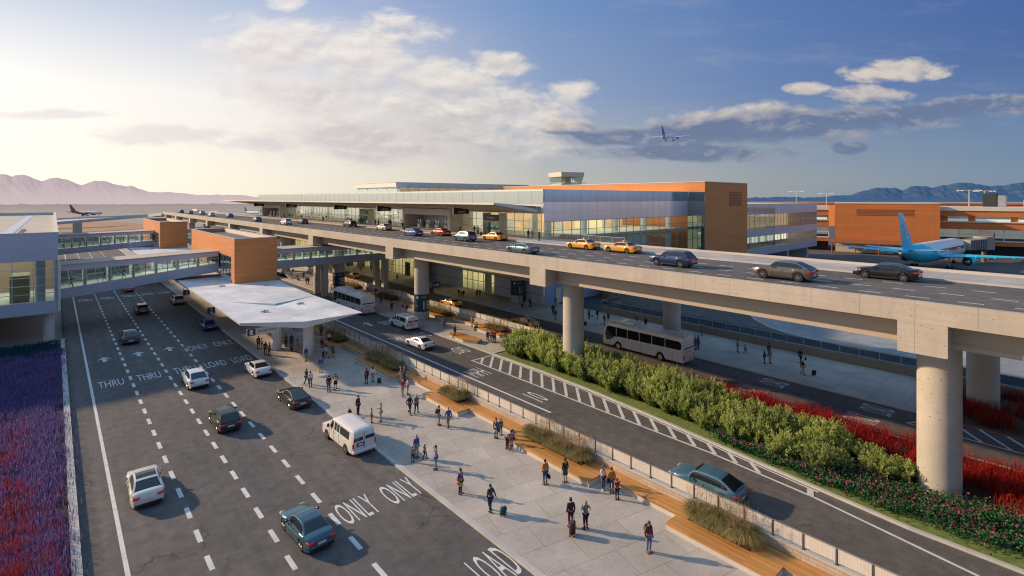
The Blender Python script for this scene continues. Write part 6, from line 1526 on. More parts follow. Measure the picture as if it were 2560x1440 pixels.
    # hair
    def hair(long):
        m = MB(); rg = []; cx, cy, cz = H.x, H.y - .012, H.z + .03
        for i in range(7):
            ph = math.pi / 2 * (1 - i / 6 * 1.0); z = cz + .115 * math.sin(ph); r = math.cos(ph)
            rg.append([(cx + .094 * r * math.cos(a) , cy + .108 * r * math.sin(a) * (1 if math.sin(a) < 0 else .93), z - (0 if math.sin(a) > .15 else (.075 if long == 0 else .02) * (i / 6) ** 2)) for a in [2 * math.pi * k / 18 for k in range(18)]])
        m.loft(rg)
        if long == 1:
            m.loft([[(cx + rx * math.cos(a), cy - .05 + ry * math.sin(a), z) for a in [2 * math.pi * k / 12 for k in range(12)]] for z, rx, ry in ((cz + .06, .085, .06), (cz - .06, .1, .065), (cz - .18, .105, .05), (cz - .28, .08, .035), (cz - .33, .03, .02))])
        if long == 2: m.lathe([(.01, .0), (.045, .02), (.05, .05), (.03, .085), (.005, .09)], 'z', 10, (cx, cy - .05, cz + .09))
        return m
    return dict(body=bd, long=long_, short=short, trousers=trs, shoe=shoe, skirt=sk, hair0=hair(0), hair1=hair(1), hair2=hair(2))
PM = {}
def me_of(key, kind, slim):
    """shared mesh data for a garment or body in a pose"""
    kk = (kind, slim)
    if kk not in PM: PM[kk] = {}; PM[kk]['_src'] = person_meshes(kind, slim)
    d = PM[kk]
    if key not in d:
        s = d['_src'][key]
        if isinstance(s, MB):
            me = bpy.data.meshes.new(key); me.from_pydata(s.V, [], s.F)
            if key == 'body':
                for m_ in (SKINS[0], EYE, LIP): me.materials.append(m_)
                me.polygons.foreach_set('material_index', s.I)
            else: me.materials.append(BASE_TOP)
        else: me = s; me.materials.clear(); me.materials.append(BASE_TOP)
        me.polygons.foreach_set('use_smooth', [True] * len(me.polygons)); me.update(); d[key] = me
    return d[key]
def person(u, v, z, face, kind, top, leg, hair, lab, h=1.75, sleeve='long', skirt=False, slim=False, hl=0, skin=0, shoe='black', group=None, xy=None, dz=0.0, detail=True):
    """face: heading in degrees (0 = along the road away from the camera, 90 = towards the terminal on the right)"""
    x, y = xy if xy else G(u, v, z)
    me = me_of('body', kind, slim); o = bpy.data.objects.new('person', me); COL.objects.link(o)
    o.material_slots[0].link = 'OBJECT'; o.material_slots[0].material = SKINS[skin]
    sc = h / 1.78; o.location = (x, y, z + dz); o.rotation_euler = (0, 0, -RAD(face)); o.scale = (sc, sc, sc); tag(o, lab, 'person', group)
    def part(key, nm, mat):
        m = me_of(key, kind, slim); c = bpy.data.objects.new(nm, m); COL.objects.link(c); c.parent = o
        c.material_slots[0].link = 'OBJECT'; c.material_slots[0].material = mat
    part(sleeve, 'top', cloth(top)); part('hair%d' % hl, 'hair', HAIRS[hair])
    if skirt: part('skirt', 'skirt', cloth(leg))
    else: part('trousers', 'trousers', cloth(leg))
    if skirt == 'tights': part('trousers', 'tights', cloth('black'))
    if detail: part('shoe', 'shoes', cloth(shoe))
    return o
# baggage
def make_case(lab):
    r = thing('suitcase', lab, 'suitcase'); m = MB(); m.cbox((0, 0, .36), (.40, .25, .58), bev=.05); sh = m.build('shell', CLOTH_CASE, r, 50)
    m = MB()
    for x in (-.1, 0, .1): m.box(x - .01, .125, .12, x + .01, .135, .6)
    m.box(-.2, -.008, .08, .2, .008, .65) if False else None
    m.build('ridge', TRIM, sh)
    m = MB(); m.tube([(-.12, -.06, .64), (-.12, -.06, 1.0), (.12, -.06, 1.0), (.12, -.06, .64)], .012, 6); m.build('pull_handle', STEEL, r)
    for sx in (-.15, .15):
        for sy in (-.09, .09): m = MB(); m.lathe([(.01, -.015), (.035, -.015), (.035, .015), (.01, .015)], 'x', 10, (sx, sy, .036)); m.build('wheel', TYRE, r)
    return r
CLOTH_CASE = cloth('black')
_c0 = make_case('x'); CASE = [tree(_c0), False]
def case(u, v, z, rz, lab, col='black', tilt=0.0, sc=1.0):
    x, y = G(u, v, z)
    if not CASE[1]: CASE[1] = True; r = _c0; r.location = (x, y, z); r.rotation_euler = (0, 0, RAD(rz)); r['label'] = lab
    else: r = dup(CASE[0], (x, y, z), RAD(rz), lab)
    r.scale = (sc,) * 3
    if tilt: r.rotation_euler = (RAD(tilt), 0, RAD(rz))
    if col != 'black':
        for c in kids(r):
            if c.name.startswith('shell'): c.material_slots[0].link = 'OBJECT'; c.material_slots[0].material = cloth(col)
    return r
def make_bag(nm, cat, lab, loc, rz, col, kind):
    r = thing(nm, lab, cat, loc, RAD(rz)); m = MB()
    if kind == 'pack':
        m.cbox((0, 0, 0), (.30, .17, .44), bev=.06); b = m.build('bag_body', cloth(col), r, 50); m = MB(); m.cbox((0, -.1, -.06), (.24, .08, .22), bev=.03); m.build('front_pocket', cloth(col), b, 50)
        m = MB()
        for s in (-.09, .09): m.tube([(s, .08, .18), (s, .17, .24), (s, .29, .16), (s, .3, -.02), (s, .1, -.18)], .018, 6)
        m.build('strap', cloth('dark'), r)
    else:
        m.cbox((0, 0, 0), (.46 if kind == 'duffel' else .34, .2, .28), bev=.07); m.build('bag_body', cloth(col), r, 50)
        m = MB(); m.tube([(-.12, 0, .12), (-.1, 0, .3), (.1, 0, .3), (.12, 0, .12)], .014, 6); m.build('strap', cloth('dark'), r)
    return r
def pack_on(o, col, lab):
    a = o.rotation_euler[2]; s = o.scale[0]; k = .20 * s
    return make_bag('backpack', 'backpack', lab, (o.location[0] + math.sin(a) * k, o.location[1] - math.cos(a) * k, o.location[2] + 1.25 * s), math.degrees(a), col, 'pack')
def bag_by(o, side, col, lab, kind='hand', z=.62):
    a = o.rotation_euler[2]; s = o.scale[0]; k = .27 * s * side
    return make_bag('bag', 'bag', lab, (o.location[0] + math.cos(a) * k, o.location[1] + math.sin(a) * k, o.location[2] + z * s), math.degrees(a) + 80, col, kind)
PZ = .15
# plaza, near to far ---------------------------------------------------------------------------------------------------
p = person(1622, 1380, PZ, 195, 'stand', 'plaidred', 'paledenim', 'brown', 'person in red plaid shirt and jeans, nearest of all, looking down', 1.78, shoe='brown'); pack_on(p, 'teal', 'teal and black backpack worn by the person in red plaid')
person(1427, 1318, PZ, 25, 'stand', 'maroon', 'maroon', 'black', 'person in dark maroon suit standing behind a maroon suitcase', 1.82)
case(1431, 1338, PZ, 30, 'maroon upright suitcase behind the person in the dark suit', 'maroon', sc=1.25)
person(1464, 1322, PZ, 10, 'hips', 'slate', 'black', 'blond', 'person in grey tunic with one hand at the head, by the dark suit', 1.7, 'short', slim=True, hl=1)
p = person(1363, 1211, PZ, 10, 'stand', 'mustard', 'denim', 'black', 'person in mustard jacket seen from behind with a black holdall', 1.78, shoe='brown'); bag_by(p, 1, 'black', 'black holdall held by the person in mustard seen from behind', 'duffel', .5)
person(1413, 1206, PZ, 12, 'stand', 'black', 'tealskirt', 'black', 'person in black top, dark teal skirt and high boots by the bench corner', 1.74, skirt=True, slim=True)
person(1508, 1224, PZ, 185, 'stand', 'white', 'denim', 'red', 'person with long red hair and white vest facing the camera', 1.72, 'short', slim=True, hl=1, shoe='white')
p = person(1529, 1233, PZ, 40, 'stand', 'mustard', 'denim', 'brown', 'person in mustard jacket beside the red haired person', 1.78, shoe='brown'); bag_by(p, -1, 'black', 'black shoulder bag between the red haired person and mustard jacket', 'hand', .85)
person(1543, 1249, PZ, 30, 'point', 'stripered', 'black', 'black', 'child in red striped shirt pointing over the timber bench', 1.42, 'short')
person(1226, 1278, PZ, 5, 'pull', 'charcoal', 'navy', 'brown', 'person in charcoal jacket pulling a dark green suitcase', 1.76)
case(1256, 1287, PZ, 160, 'dark green suitcase pulled at the plaza edge near the painted lettering', 'tealskirt', tilt=-22)
p = person(1151, 1234, PZ, 165, 'stand', 'purple', 'yellow', 'black', 'person in purple top and yellow skirt with hair in a bun and a pink bag', 1.72, skirt='tights', slim=True, hl=2); bag_by(p, 1, 'pink', 'pink shoulder bag of the person in purple and yellow', 'hand', .9)
person(1090, 1173, PZ, -60, 'wave', 'plaidblue', 'paledenim', 'brown', 'person in blue plaid shirt waving an arm by two children', 1.8, 'short')
person(1041, 1144, PZ, 170, 'stand', 'blue', 'stone', 'grey', 'person in bright blue sweater and grey trousers between two children', 1.8)
person(1032, 1156, PZ, 30, 'stand', 'grey', 'dark', 'black', 'child in grey standing left of the blue sweater', 1.22, 'short')
person(1062, 1148, PZ, 80, 'walk', 'stripegrey', 'black', 'brown', 'child in striped top walking towards the waving person', 1.15, 'short')
person(929, 1057, PZ, 100, 'armsup', 'slate', 'red', 'brown', 'child in red trousers with both arms flung out', 1.3, 'short')
person(952, 1054, PZ, -50, 'out', 'beige', 'beige', 'grey', 'person all in beige holding an arm out to the child in red trousers', 1.7)
person(895, 1037, PZ, 150, 'stand', 'suit', 'suit', 'black', 'person in black suit standing with a black suitcase near the van roof', 1.84)
case(880, 1040, PZ, 60, 'black tilted suitcase beside the person in the black suit', 'black', tilt=-25)
person(822, 980, PZ, 20, 'stand', 'maroon', 'denim', 'black', 'person in long maroon coat and jeans walking beside a black dress', 1.76)
p = person(839, 974, PZ, 15, 'walk', 'black', 'black', 'black', 'person in short black dress with a beige pack on the back', 1.72, 'short', skirt=True, slim=True); pack_on(p, 'beige', 'beige backpack on the person in the short black dress')
person(776, 968, PZ, 10, 'stand', 'white', 'paledenim', 'red', 'person in white shirt and red cap just beyond the black-green coupe', 1.74, 'short')
person(766, 961, PZ, 60, 'walk', 'dark', 'black', 'black', 'dark dressed person half behind the white shirt beyond the coupe', 1.7)
person(802, 931, PZ, 12, 'stand', 'blue', 'stone', 'grey', 'person in loose blue jacket and grey trousers seen from behind', 1.8)
person(765, 903, PZ, 160, 'stand', 'blue', 'stone', 'grey', 'person in blue jacket in front of the white canopy column', 1.8)
person(743, 881, PZ, 120, 'walk', 'stone', 'grey', 'black', 'person in pale grey pulling a case left of the canopy column', 1.72, slim=True, hl=1)
case(731, 878, PZ, 80, 'dark case pulled left of the white canopy column', 'dark', tilt=-18)
person(729, 867, PZ, 20, 'stand', 'blue', 'dark', 'brown', 'person in blue sweater under the canopy right of the green shirt', 1.8)
person(715, 868, PZ, 60, 'stand', 'green', 'dark', 'black', 'person in green shirt under the white canopy', 1.76, 'short')
for i, (u, v, tp, lg, lb) in enumerate(((646, 872, 'plum', 'dark', 'person in plum jacket first from the left below the pick-up sign'), (654, 873, 'stone', 'dark', 'small person in grey second from the left below the pick-up sign'), (663, 887, 'maroon', 'dark', 'person in maroon jacket third from the left below the pick-up sign'), (673, 889, 'brown', 'charcoal', 'person in brown top fourth from the left below the pick-up sign'))):
    person(u, v, PZ, 40 + 70 * i, ('stand', 'fold', 'stand', 'wide')[i], tp, lg, ('black', 'brown', 'black', 'blond')[i], lb, (1.74, 1.5, 1.76, 1.7)[i], slim=i == 3, hl=(0, 0, 0, 1)[i])
person(816, 896, PZ, 130, 'stride', 'white', 'stripegrey', 'black', 'person in white blouse and patterned trousers with a small black case', 1.7, slim=True, hl=2); case(808, 892, PZ, 70, 'small black case of the person in white blouse by the planter', 'black')
person(832, 893, PZ, 150, 'walk', 'olive', 'olive', 'blond', 'person in olive green dress near the first shaded planter', 1.72, 'short', skirt=True, slim=True, hl=1)
person(805, 869, PZ, 20, 'stand', 'stone', 'black', 'brown', 'person in pale shirt and black trousers by the shaded bench', 1.76, 'short')
person(823, 860, PZ, 40, 'stand', 'white', 'navy', 'grey', 'person in loose white top sitting height beside the shaded planter', 1.6)
person(816, 884, PZ, 300, 'lean', 'plum', 'dark', 'black', 'stooping person in plum beside the small black case', 1.6)
person(803, 842, PZ, 20, 'stand', 'green', 'dark', 'black', 'person in green top deep under the canopy edge by the planter', 1.76)
p = person(916, 960, PZ, 10, 'stand', 'red', 'navy', 'black', 'person in red jacket seen from behind beside the bench', 1.74); pack_on(p, 'dark', 'dark backpack on the red jacket')
person(932, 955, PZ, 15, 'pull', 'white', 'stone', 'black', 'person with long black hair and white top wheeling a case', 1.74, slim=True, hl=1); case(948, 957, PZ, 150, 'dark grey case wheeled beside the timber bench', 'charcoal', tilt=-25)
person(1002, 956, PZ, -60, 'out', 'salmon', 'beige', 'grey', 'person in salmon shirt with an arm out at the bench corner', 1.74, 'short')
person(1011, 952, PZ, 100, 'stand', 'blue', 'denim', 'brown', 'person in blue jacket behind the salmon shirt at the bench', 1.8)
person(1007, 991, PZ, 10, 'walk', 'red', 'stone', 'grey', 'person in red shirt and grey trousers in front of the bench corner', 1.76, 'short')
person(1019, 986, PZ, 120, 'stand', 'white', 'grey', 'brown', 'person in white shirt right of the red shirt by the bench', 1.72, 'short')
person(1024, 1035, PZ, 170, 'walk', 'dark', 'denim', 'black', 'person in dark jacket walking left of the grey T-shirt', 1.8)
person(1041, 1033, PZ, 175, 'wide', 'slate', 'navy', 'grey', 'person in grey T-shirt and jeans with hands joined', 1.78, 'short')
p = person(1097, 1063, PZ, 110, 'stand', 'dark', 'khaki', 'black', 'person in dark top and khaki trousers carrying a brown backpack', 1.76, 'short'); pack_on(p, 'brown', 'brown backpack on the khaki-trousered person')
person(1121, 1069, PZ, 15, 'walk', 'blue', 'khaki', 'grey', 'person in bright blue sweater and khaki trousers walking away', 1.8)
p = person(1240, 1096, PZ, 70, 'stand', 'plum', 'beige', 'black', 'person in plum top and black tights with hair in a bun by the bench end', 1.72, skirt='tights', slim=True, hl=2); bag_by(p, 1, 'plum', 'plum handbag of the person in tights by the bench end', 'hand', .75)
person(1252, 1087, PZ, 200, 'stand', 'slate', 'teal', 'black', 'child in grey and pale teal facing the plum top', 1.4)
person(0, 0, .6, 270, 'sit', 'violet', 'plum', 'black', 'person in violet sitting on the bench corner', 1.5, xy=(27.70, 31.1), dz=-.375, slim=True, hl=1)
person(1268, 1121, PZ, 170, 'lean', 'grey', 'maroon', 'black', 'person in grey bending down over a toddler', 1.7)
person(1279, 1128, PZ, -30, 'walk', 'pink', 'denim', 'brown', 'toddler in pink top and jeans below the bending person', .95)
# island -----------------------------------------------------------------------------------------------------------
for u, v, f_, kd, tp, lg, lb, kw in (
    (979, 778, 15, 'stand', 'maroon', 'dark', 'person in maroon top left of the 1B pier, out on the island', {}),
    (1006, 776, 100, 'walk', 'dark', 'black', 'person in dark dress walking left of the 1B pier', dict(skirt=True, slim=True)),
    (1111, 821, 15, 'stand', 'slate', 'denim', 'person with a grey bag right of the white van on the island', {}),
    (1137, 842, 160, 'stand', 'plum', 'dark', 'person in plum standing at the short white-based bench', dict(slim=True, hl=2)),
    (1180, 817, 100, 'stand', 'khaki', 'khaki', 'person all in khaki at the far end of the island bench', {}),
    (1219, 856, 20, 'stand', 'blue', 'denim', 'person in blue jacket first of four in front of the green shrubs', {}),
    (1225, 853, 120, 'fold', 'stripegrey', 'grey', 'person in striped top second of four in front of the green shrubs', dict(slim=True, hl=1)),
    (1231, 855, 200, 'stand', 'mustard', 'brown', 'person in orange-brown coat third of four in front of the green shrubs', {}),
    (1237, 857, 60, 'point', 'red', 'dark', 'person in red with an arm out, last of four in front of the green shrubs', {}),
    (952, 757, 30, 'stand', 'brown', 'dark', 'person in brown right of the coach rear', {}), (960, 753, 190, 'stand', 'slate', 'grey', 'person in grey right of the coach rear beside one in brown', {}),
    (940, 739, 20, 'stand', 'black', 'black', 'dark person at the planter beyond the coach roof', {}),
    (829, 731, 90, 'walk', 'stone', 'grey', 'pale grey person below the 2B pier behind the coach', {}), (835, 728, 60, 'walk', 'slate', 'dark', 'slate coloured person at the foot of the 2B pier', {}),
    (819, 717, 20, 'stand', 'black', 'black', 'black dressed person left of the 2B pier', {}),
    (700, 693, 170, 'stand', 'white', 'green', 'person in white and green right beside the brick tower', {}), (708, 692, 20, 'stand', 'stone', 'dark', 'person in grey next to the white and green one by the brick tower', {}),
    (728, 693, 100, 'walk', 'teal', 'black', 'person in teal walking under the footbridge', dict(slim=True)), (733, 686, 20, 'stand', 'teal', 'slate', 'person in teal standing farther under the footbridge', {}),
    (743, 700, 120, 'stand', 'brown', 'dark', 'person in brown with a dark case under the footbridge', {}), (759, 697, 200, 'stand', 'black', 'dark', 'dark person between the two footbridge piers', {}),
    (766, 711, 20, 'walk', 'maroon', 'black', 'left one of two dark walkers before the footbridge pier', {}), (771, 711, 160, 'walk', 'suit', 'black', 'right one of two dark walkers before the footbridge pier', {})):
    person(u, v, PZ, f_, kd, tp, lg, ('black', 'brown', 'grey')[int(u) % 3], lb, 1.68 + (int(u * 7) % 10) * .015, **kw)
p = person(1016, 784, PZ, 20, 'stand', 'slate', 'denim', 'black', 'person in slate jacket with a pack just left of the 1B pier', 1.76); pack_on(p, 'charcoal', 'charcoal pack on the person left of the 1B pier')
person(0, 0, .6, 270, 'sit', 'slate', 'pink', 'brown', 'child sitting on the short white-based bench', 1.2, xy=(42.55, 60.2), dz=-.30)
person(0, 0, .6, 270, 'sit', 'teal', 'navy', 'black', 'person in teal sitting at the end of the long island bench', 1.6, xy=(47.62, 61.6), dz=-.40)
case(747, 702, PZ, 40, 'dark case by the person in brown under the footbridge', 'dark')
# terminal pavement --------------------------------------------------------------------------------------------------
for u, v, f_, kd, tp, lg, lb, kw in (
    (1091, 718, 90, 'stand', 'maroon', 'black', 'dark person with a bag in front of the long blue-grey wall', {}), (1147, 742, 20, 'wide', 'maroon', 'charcoal', 'tall one of a family of three before the warm lit window', {}),
    (1154, 742, 20, 'stand', 'maroon', 'dark', 'smaller middle one of a family of three before the warm lit window', dict(h=1.2)), (1159, 744, 30, 'stand', 'suit', 'black', 'right one of a family of three before the warm lit window', dict(h=1.6)),
    (1192.5, 744, 80, 'stand', 'brown', 'dark', 'brown one of a pair before the warm lit window', {}), (1200, 743, 20, 'walk', 'black', 'dark', 'black one of a pair before the warm lit window', {}),
    (1297.5, 757, 90, 'stand', 'slate', 'stone', 'person in grey first of four at the blue terminal corner', {}), (1308, 755, 60, 'walk', 'red', 'maroon', 'person in red second of four at the blue terminal corner', dict(slim=True)),
    (1316, 770, 230, 'walk', 'stone', 'stone', 'person in pale clothes with a case, third of four at the blue corner', dict(hl=1)), (1325, 768, 110, 'stride', 'suit', 'suit', 'person in dark suit striding, last of four at the blue corner', {}),
    (1389, 766, 20, 'stand', 'olive', 'slate', 'person in olive top behind two others left of the second pier', {}), (1382.5, 786, 40, 'stand', 'black', 'black', 'person in black left of the second pier', {}), (1389, 800, 20, 'stand', 'maroon', 'stone', 'person in maroon and grey touching the edge of the second pier', dict(slim=True, hl=1)),
    (1454, 812, 25, 'stand', 'dark', 'dark', 'person in dark jacket with a case right of the second pier', {}), (1472.5, 796, 10, 'stand', 'mustard', 'dark', 'person in mustard right of the second pier, seen from behind', {}), (1493.5, 796, 10, 'stand', 'black', 'black', 'person in black with boots right of the mustard jacket', dict(skirt=True, slim=True)),
    (1511, 812, 100, 'stand', 'olive', 'grey', 'person in olive green at the coach front mirror', {}), (1521, 805, 200, 'stand', 'denim', 'denim', 'person in blue dress beyond the coach front', dict(skirt=True, slim=True, hl=1)),
    (1591, 811, 120, 'walk', 'charcoal', 'charcoal', 'person in charcoal seen above the coach roof hatch', {}), (1614, 820, 20, 'stand', 'black', 'black', 'person in black just left of the rear pier above the coach', {}),
    (1664, 829, 70, 'stride', 'green', 'dark', 'person in green right of the rear pier above the coach', {}), (1675, 824, 20, 'stand', 'salmon', 'charcoal', 'person in pale salmon second right of the rear pier', dict(slim=True, hl=1)),
    (1686, 826, 200, 'stand', 'plaidblue', 'black', 'person in checked shirt with black pack third right of the rear pier', {}), (1755, 840, -30, 'wave', 'green', 'slate', 'person in green raising an arm beyond the coach rear', {}),
    (1739, 874, 20, 'stand', 'slate', 'slate', 'grey person at the rear corner of the coach', {}), (1746, 872, 120, 'stand', 'mustard', 'denim', 'curly haired person in orange top behind the coach rear', dict(slim=True, hl=1)),
    (1844, 880, 170, 'stand', 'khaki', 'khaki', 'person in khaki on the open pavement, left of a child', dict(hl=2)), (1863, 883, 120, 'walk', 'stone', 'black', 'child in pale top on the open pavement right of the khaki one', dict(h=1.2)),
    (1911, 908, 160, 'fold', 'black', 'black', 'person in black with folded arms on the open pavement', dict(slim=True)), (1925, 908, 200, 'stand', 'khaki', 'beige', 'person in beige beside the black dressed one with folded arms', dict(hl=1)), (1922, 890, 20, 'stand', 'plum', 'slate', 'person at the brown wall behind the pair with folded arms', {}),
    (2001, 907, 100, 'stride', 'black', 'suit', 'person in black suit striding towards the railing with a duffel', {}), (2007, 936, 190, 'walk', 'black', 'stone', 'person in dark coat towing a case on the open pavement', dict(slim=True, hl=1))):
    kw = dict(kw); hh = kw.pop('h', 1.68 + (int(u * 3) % 10) * .014)
    person(u, v, PZ, f_, kd, tp, lg, ('black', 'brown', 'black', 'grey')[int(u) % 4], lb, hh, **kw)
for u, v, lb, rz in ((1307, 767, 'black case of the pale dressed person at the blue corner', 60), (1463, 813, 'black case right of the second pier by the dark jacket', 140), (2034, 938, 'dark case towed across the open pavement', 120)):
    case(u, v, PZ, rz, lb, 'black', tilt=-22)
x_, y_ = G(2014, 912, PZ); make_bag('bag', 'bag', 'black duffel bag carried by the striding person on the open pavement', (x_, y_, .85), 20, 'black', 'duffel')
x_, y_ = G(1480, 797, PZ); make_bag('bag', 'bag', 'black bag held by the mustard jacket right of the second pier', (x_, y_, .6), 20, 'black', 'duffel')
far_cols = ['dark', 'black', 'maroon', 'charcoal', 'suit', 'brown', 'slate', 'plum']
for i, (u, v, lb) in enumerate(((907.5, 673, 'dark person with a case at the shaded doors under the footbridge'), (902, 678, 'small dark child near the shaded doors'), (928, 681, 'dark person with a case left of the glass doors'), (956, 688, 'left one of three dark figures by the glazed entrance'), (962, 686, 'middle one of three dark figures by the glazed entrance'), (969, 690, 'right one of three dark figures by the glazed entrance'), (993, 701, 'lone dark figure on the pavement left of the 1B pier top'), (857, 666, 'person in red stripes by the 2A sign'))):
    person(u, v, PZ, 40 * i, ('stand', 'walk')[i % 2], 'stripered' if i == 7 else far_cols[i % 8], far_cols[(i + 3) % 8], 'black', lb, 1.2 if i == 1 else 1.7, detail=False)
# upper pavement ----------------------------------------------------------------------------------------------------
UZ = DZ + .165
up = ((1321, 597.5, 'suit', 'suit', 'person in dark suit left of the glass hall balustrade'), (1330, 598, 'stone', 'slate', 'person in pale shirt next to the dark suit by the glass hall'), (1348, 601.5, 'dark', 'black', 'person with a pack, rightmost on the upper pavement'),
      (1186, 585, 'black', 'dark', 'person in black below the nearest hanging sign'), (1194.5, 588, 'stone', 'charcoal', 'person in pale top wheeling a case below the nearest hanging sign'), (1236, 583, 'suit', 'navy', 'person in dark suit before the departures doorway'), (1246.5, 582, 'mustard', 'beige', 'person in orange before the departures doorway'), (1261, 585, 'slate', 'maroon', 'person in slate before the right side of the doorway'),
      (1007, 574, 'black', 'black', 'black figure with a case at the left edge of the nearer portal'), (724, 546, 'dark', 'dark', 'left one of a pair right of the farther portal'), (731, 546, 'maroon', 'dark', 'right one of a pair right of the farther portal'), (754.6, 548, 'maroon', 'black', 'figure above the dark car with lit flank'),
      (808, 554.5, 'brown', 'dark', 'first of three figures before the long balustrade'), (816, 551.5, 'suit', 'suit', 'second of three figures before the long balustrade'), (823, 551, 'charcoal', 'dark', 'third of three figures before the long balustrade'),
      (868, 558, 'green', 'dark', 'first of three figures behind the navy car'), (873, 558, 'white', 'dark', 'second of three figures behind the navy car'), (878, 559.5, 'red', 'stone', 'third of three figures behind the navy car'),
      (896.7, 561.5, 'maroon', 'dark', 'first of three figures left of the far doorway'), (900.5, 560, 'brown', 'dark', 'second of three figures left of the far doorway'), (906, 560.5, 'suit', 'black', 'third of three figures left of the far doorway'),
      (938, 564.5, 'maroon', 'brown', 'left one of a pair at the far doorway'), (946, 564.5, 'dark', 'dark', 'right one of a pair at the far doorway'), (973, 565, 'maroon', 'black', 'left figure behind the pinkish white car'), (977, 566, 'plum', 'dark', 'right figure behind the pinkish white car'))
for i, (u, v, tp, lg, lb) in enumerate(up):
    person(u, v, UZ, (20, 170, 90, 260)[i % 4], ('stand', 'walk', 'stand', 'stride')[i % 4], tp, lg, ('black', 'brown')[i % 2], lb, 1.68 + (i % 5) * .03, slim=i % 3 == 1, hl=1 if i % 3 == 1 else 0, detail=i < 8)
case(1203, 588.5, UZ, 120, 'black case wheeled below the nearest hanging sign', 'black', tilt=-20); case(1011, 574.5, UZ, 30, 'black case at the left edge of the nearer portal', 'black')
for i, (yy, xx, tp, lb) in enumerate(((91.5, 64.9, 'slate', 'person in grey at the right end of the nearer portal kiosks'), (93.2, 65.0, 'blue', 'person in blue at the nearer portal kiosks'), (95.4, 64.8, 'black', 'person in black at the nearer portal kiosks'), (99.6, 64.9, 'suit', 'person in suit between the nearer portal kiosks'), (103.8, 64.9, 'dark', 'dark person at the left end of the nearer portal kiosks'), (200, 62.4, 'white', 'person in white inside the farther portal'), (204, 62.3, 'maroon', 'person in maroon inside the farther portal'), (208, 62.5, 'suit', 'person in suit inside the farther portal'), (193, 62, 'charcoal', 'figure at the right side wall of the farther portal'))):
    person(0, 0, UZ, 90, 'stand', tp, 'dark', 'black', lb, 1.72, xy=(xx, yy), detail=False)
# inside the foot bridges
for i, (xx, yy, zf, tp, lb) in enumerate(((2.0, 105, 6.0, 'dark', 'dark figure at the garage end inside the near footbridge'), (6.1, 105.3, 6.3, 'charcoal', 'second figure from the garage inside the near footbridge'), (6.9, 106, 6.35, 'dark', 'third figure from the garage inside the near footbridge'), (8.6, 105.4, 6.55, 'suit', 'stout dark figure at the middle of the near footbridge'), (15.6, 106, 7.35, 'navy', 'person with a pack towards the tower end of the near footbridge'), (16.2, 107.2, 7.4, 'slate', 'small figure behind the pack wearer in the near footbridge'), (18.9, 107, 7.6, 'black', 'figure in black two panes before the tower in the near footbridge'), (20.9, 106, 7.8, 'blue', 'figure in blue beside the tower in the near footbridge'),
      (1.9, 183.5, 6.3, 'dark', 'dark figure at the garage end of the far footbridge'), (5.5, 184, 6.5, 'charcoal', 'left one of a pair in the far footbridge'), (6.4, 183.5, 6.5, 'black', 'right one of a pair in the far footbridge'), (11.9, 184, 6.9, 'suit', 'seated-looking dark figure in the far footbridge'), (14.1, 183.5, 7.0, 'brown', 'brown figure near the tower end of the far footbridge'), (14.9, 184, 7.05, 'dark', 'dark figure nearest the tower in the far footbridge'),
      (31.5, 105.5, 7.9, 'grey', 'grey figure in the footbridge right of the near tower'), (34.2, 105.5, 7.9, 'slate', 'slate figure in the footbridge right of the near tower'))):
    zf = (4.75 + (xx - .6) / 21.4 * 2.2 if yy < 110 and xx < 22 else 5.0 + (xx - .6) / 21.4 * 1.3 if yy > 150 else 6.5) + 1.41
    person(0, 0, zf, (90, 270)[i % 2], ('walk', 'stride')[i % 2], tp, 'dark', 'black', lb, 1.72, xy=(xx, yy), detail=False)
# ------------------------------------------------------------------ vegetation
rng = np.random.default_rng(4)
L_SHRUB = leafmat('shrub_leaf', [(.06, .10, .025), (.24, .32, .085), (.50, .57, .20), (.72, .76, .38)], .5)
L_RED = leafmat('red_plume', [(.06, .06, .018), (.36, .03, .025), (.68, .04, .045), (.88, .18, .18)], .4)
L_ROSE = leafmat('rose_leaf', [(.01, .05, .022), (.025, .11, .042), (.05, .2, .07), (.12, .32, .14)], .3)
L_PINK = leafmat('rose_bloom', [(.6, .05, .2), (.8, .14, .32), (.85, .32, .45)], .3)
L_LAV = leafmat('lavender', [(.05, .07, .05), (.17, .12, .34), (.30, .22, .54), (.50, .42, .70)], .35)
L_GRS = leafmat('ornamental_blade', [(.06, .065, .02), (.21, .19, .06), (.43, .36, .15), (.66, .55, .30)], .4)
L_PLUME = leafmat('ornamental_plume', [(.34, .2, .11), (.5, .33, .2), (.62, .5, .33)], .45)
STEM = pm('woody_stem', (.09, .06, .03), .9)
def leaves(P, D, ln_, wd, r, bend=.25):
    """one small folded leaf (2 triangles) per point P along direction D"""
    n = len(P); D = D / np.linalg.norm(D, axis=1, keepdims=True); rv = r.normal(size=(n, 3)); S = np.cross(D, rv); S /= np.linalg.norm(S, axis=1, keepdims=True) + 1e-9
    l = ln_ * r.uniform(.6, 1.35, (n, 1)); w = wd * r.uniform(.6, 1.3, (n, 1)); mid = P + D * l * .45
    V = np.stack([P, mid + S * w, P + D * l + np.array([0, 0, -bend]) * l * .5, mid - S * w], 1).reshape(-1, 3); F = np.arange(n * 4).reshape(-1, 4); return V, F
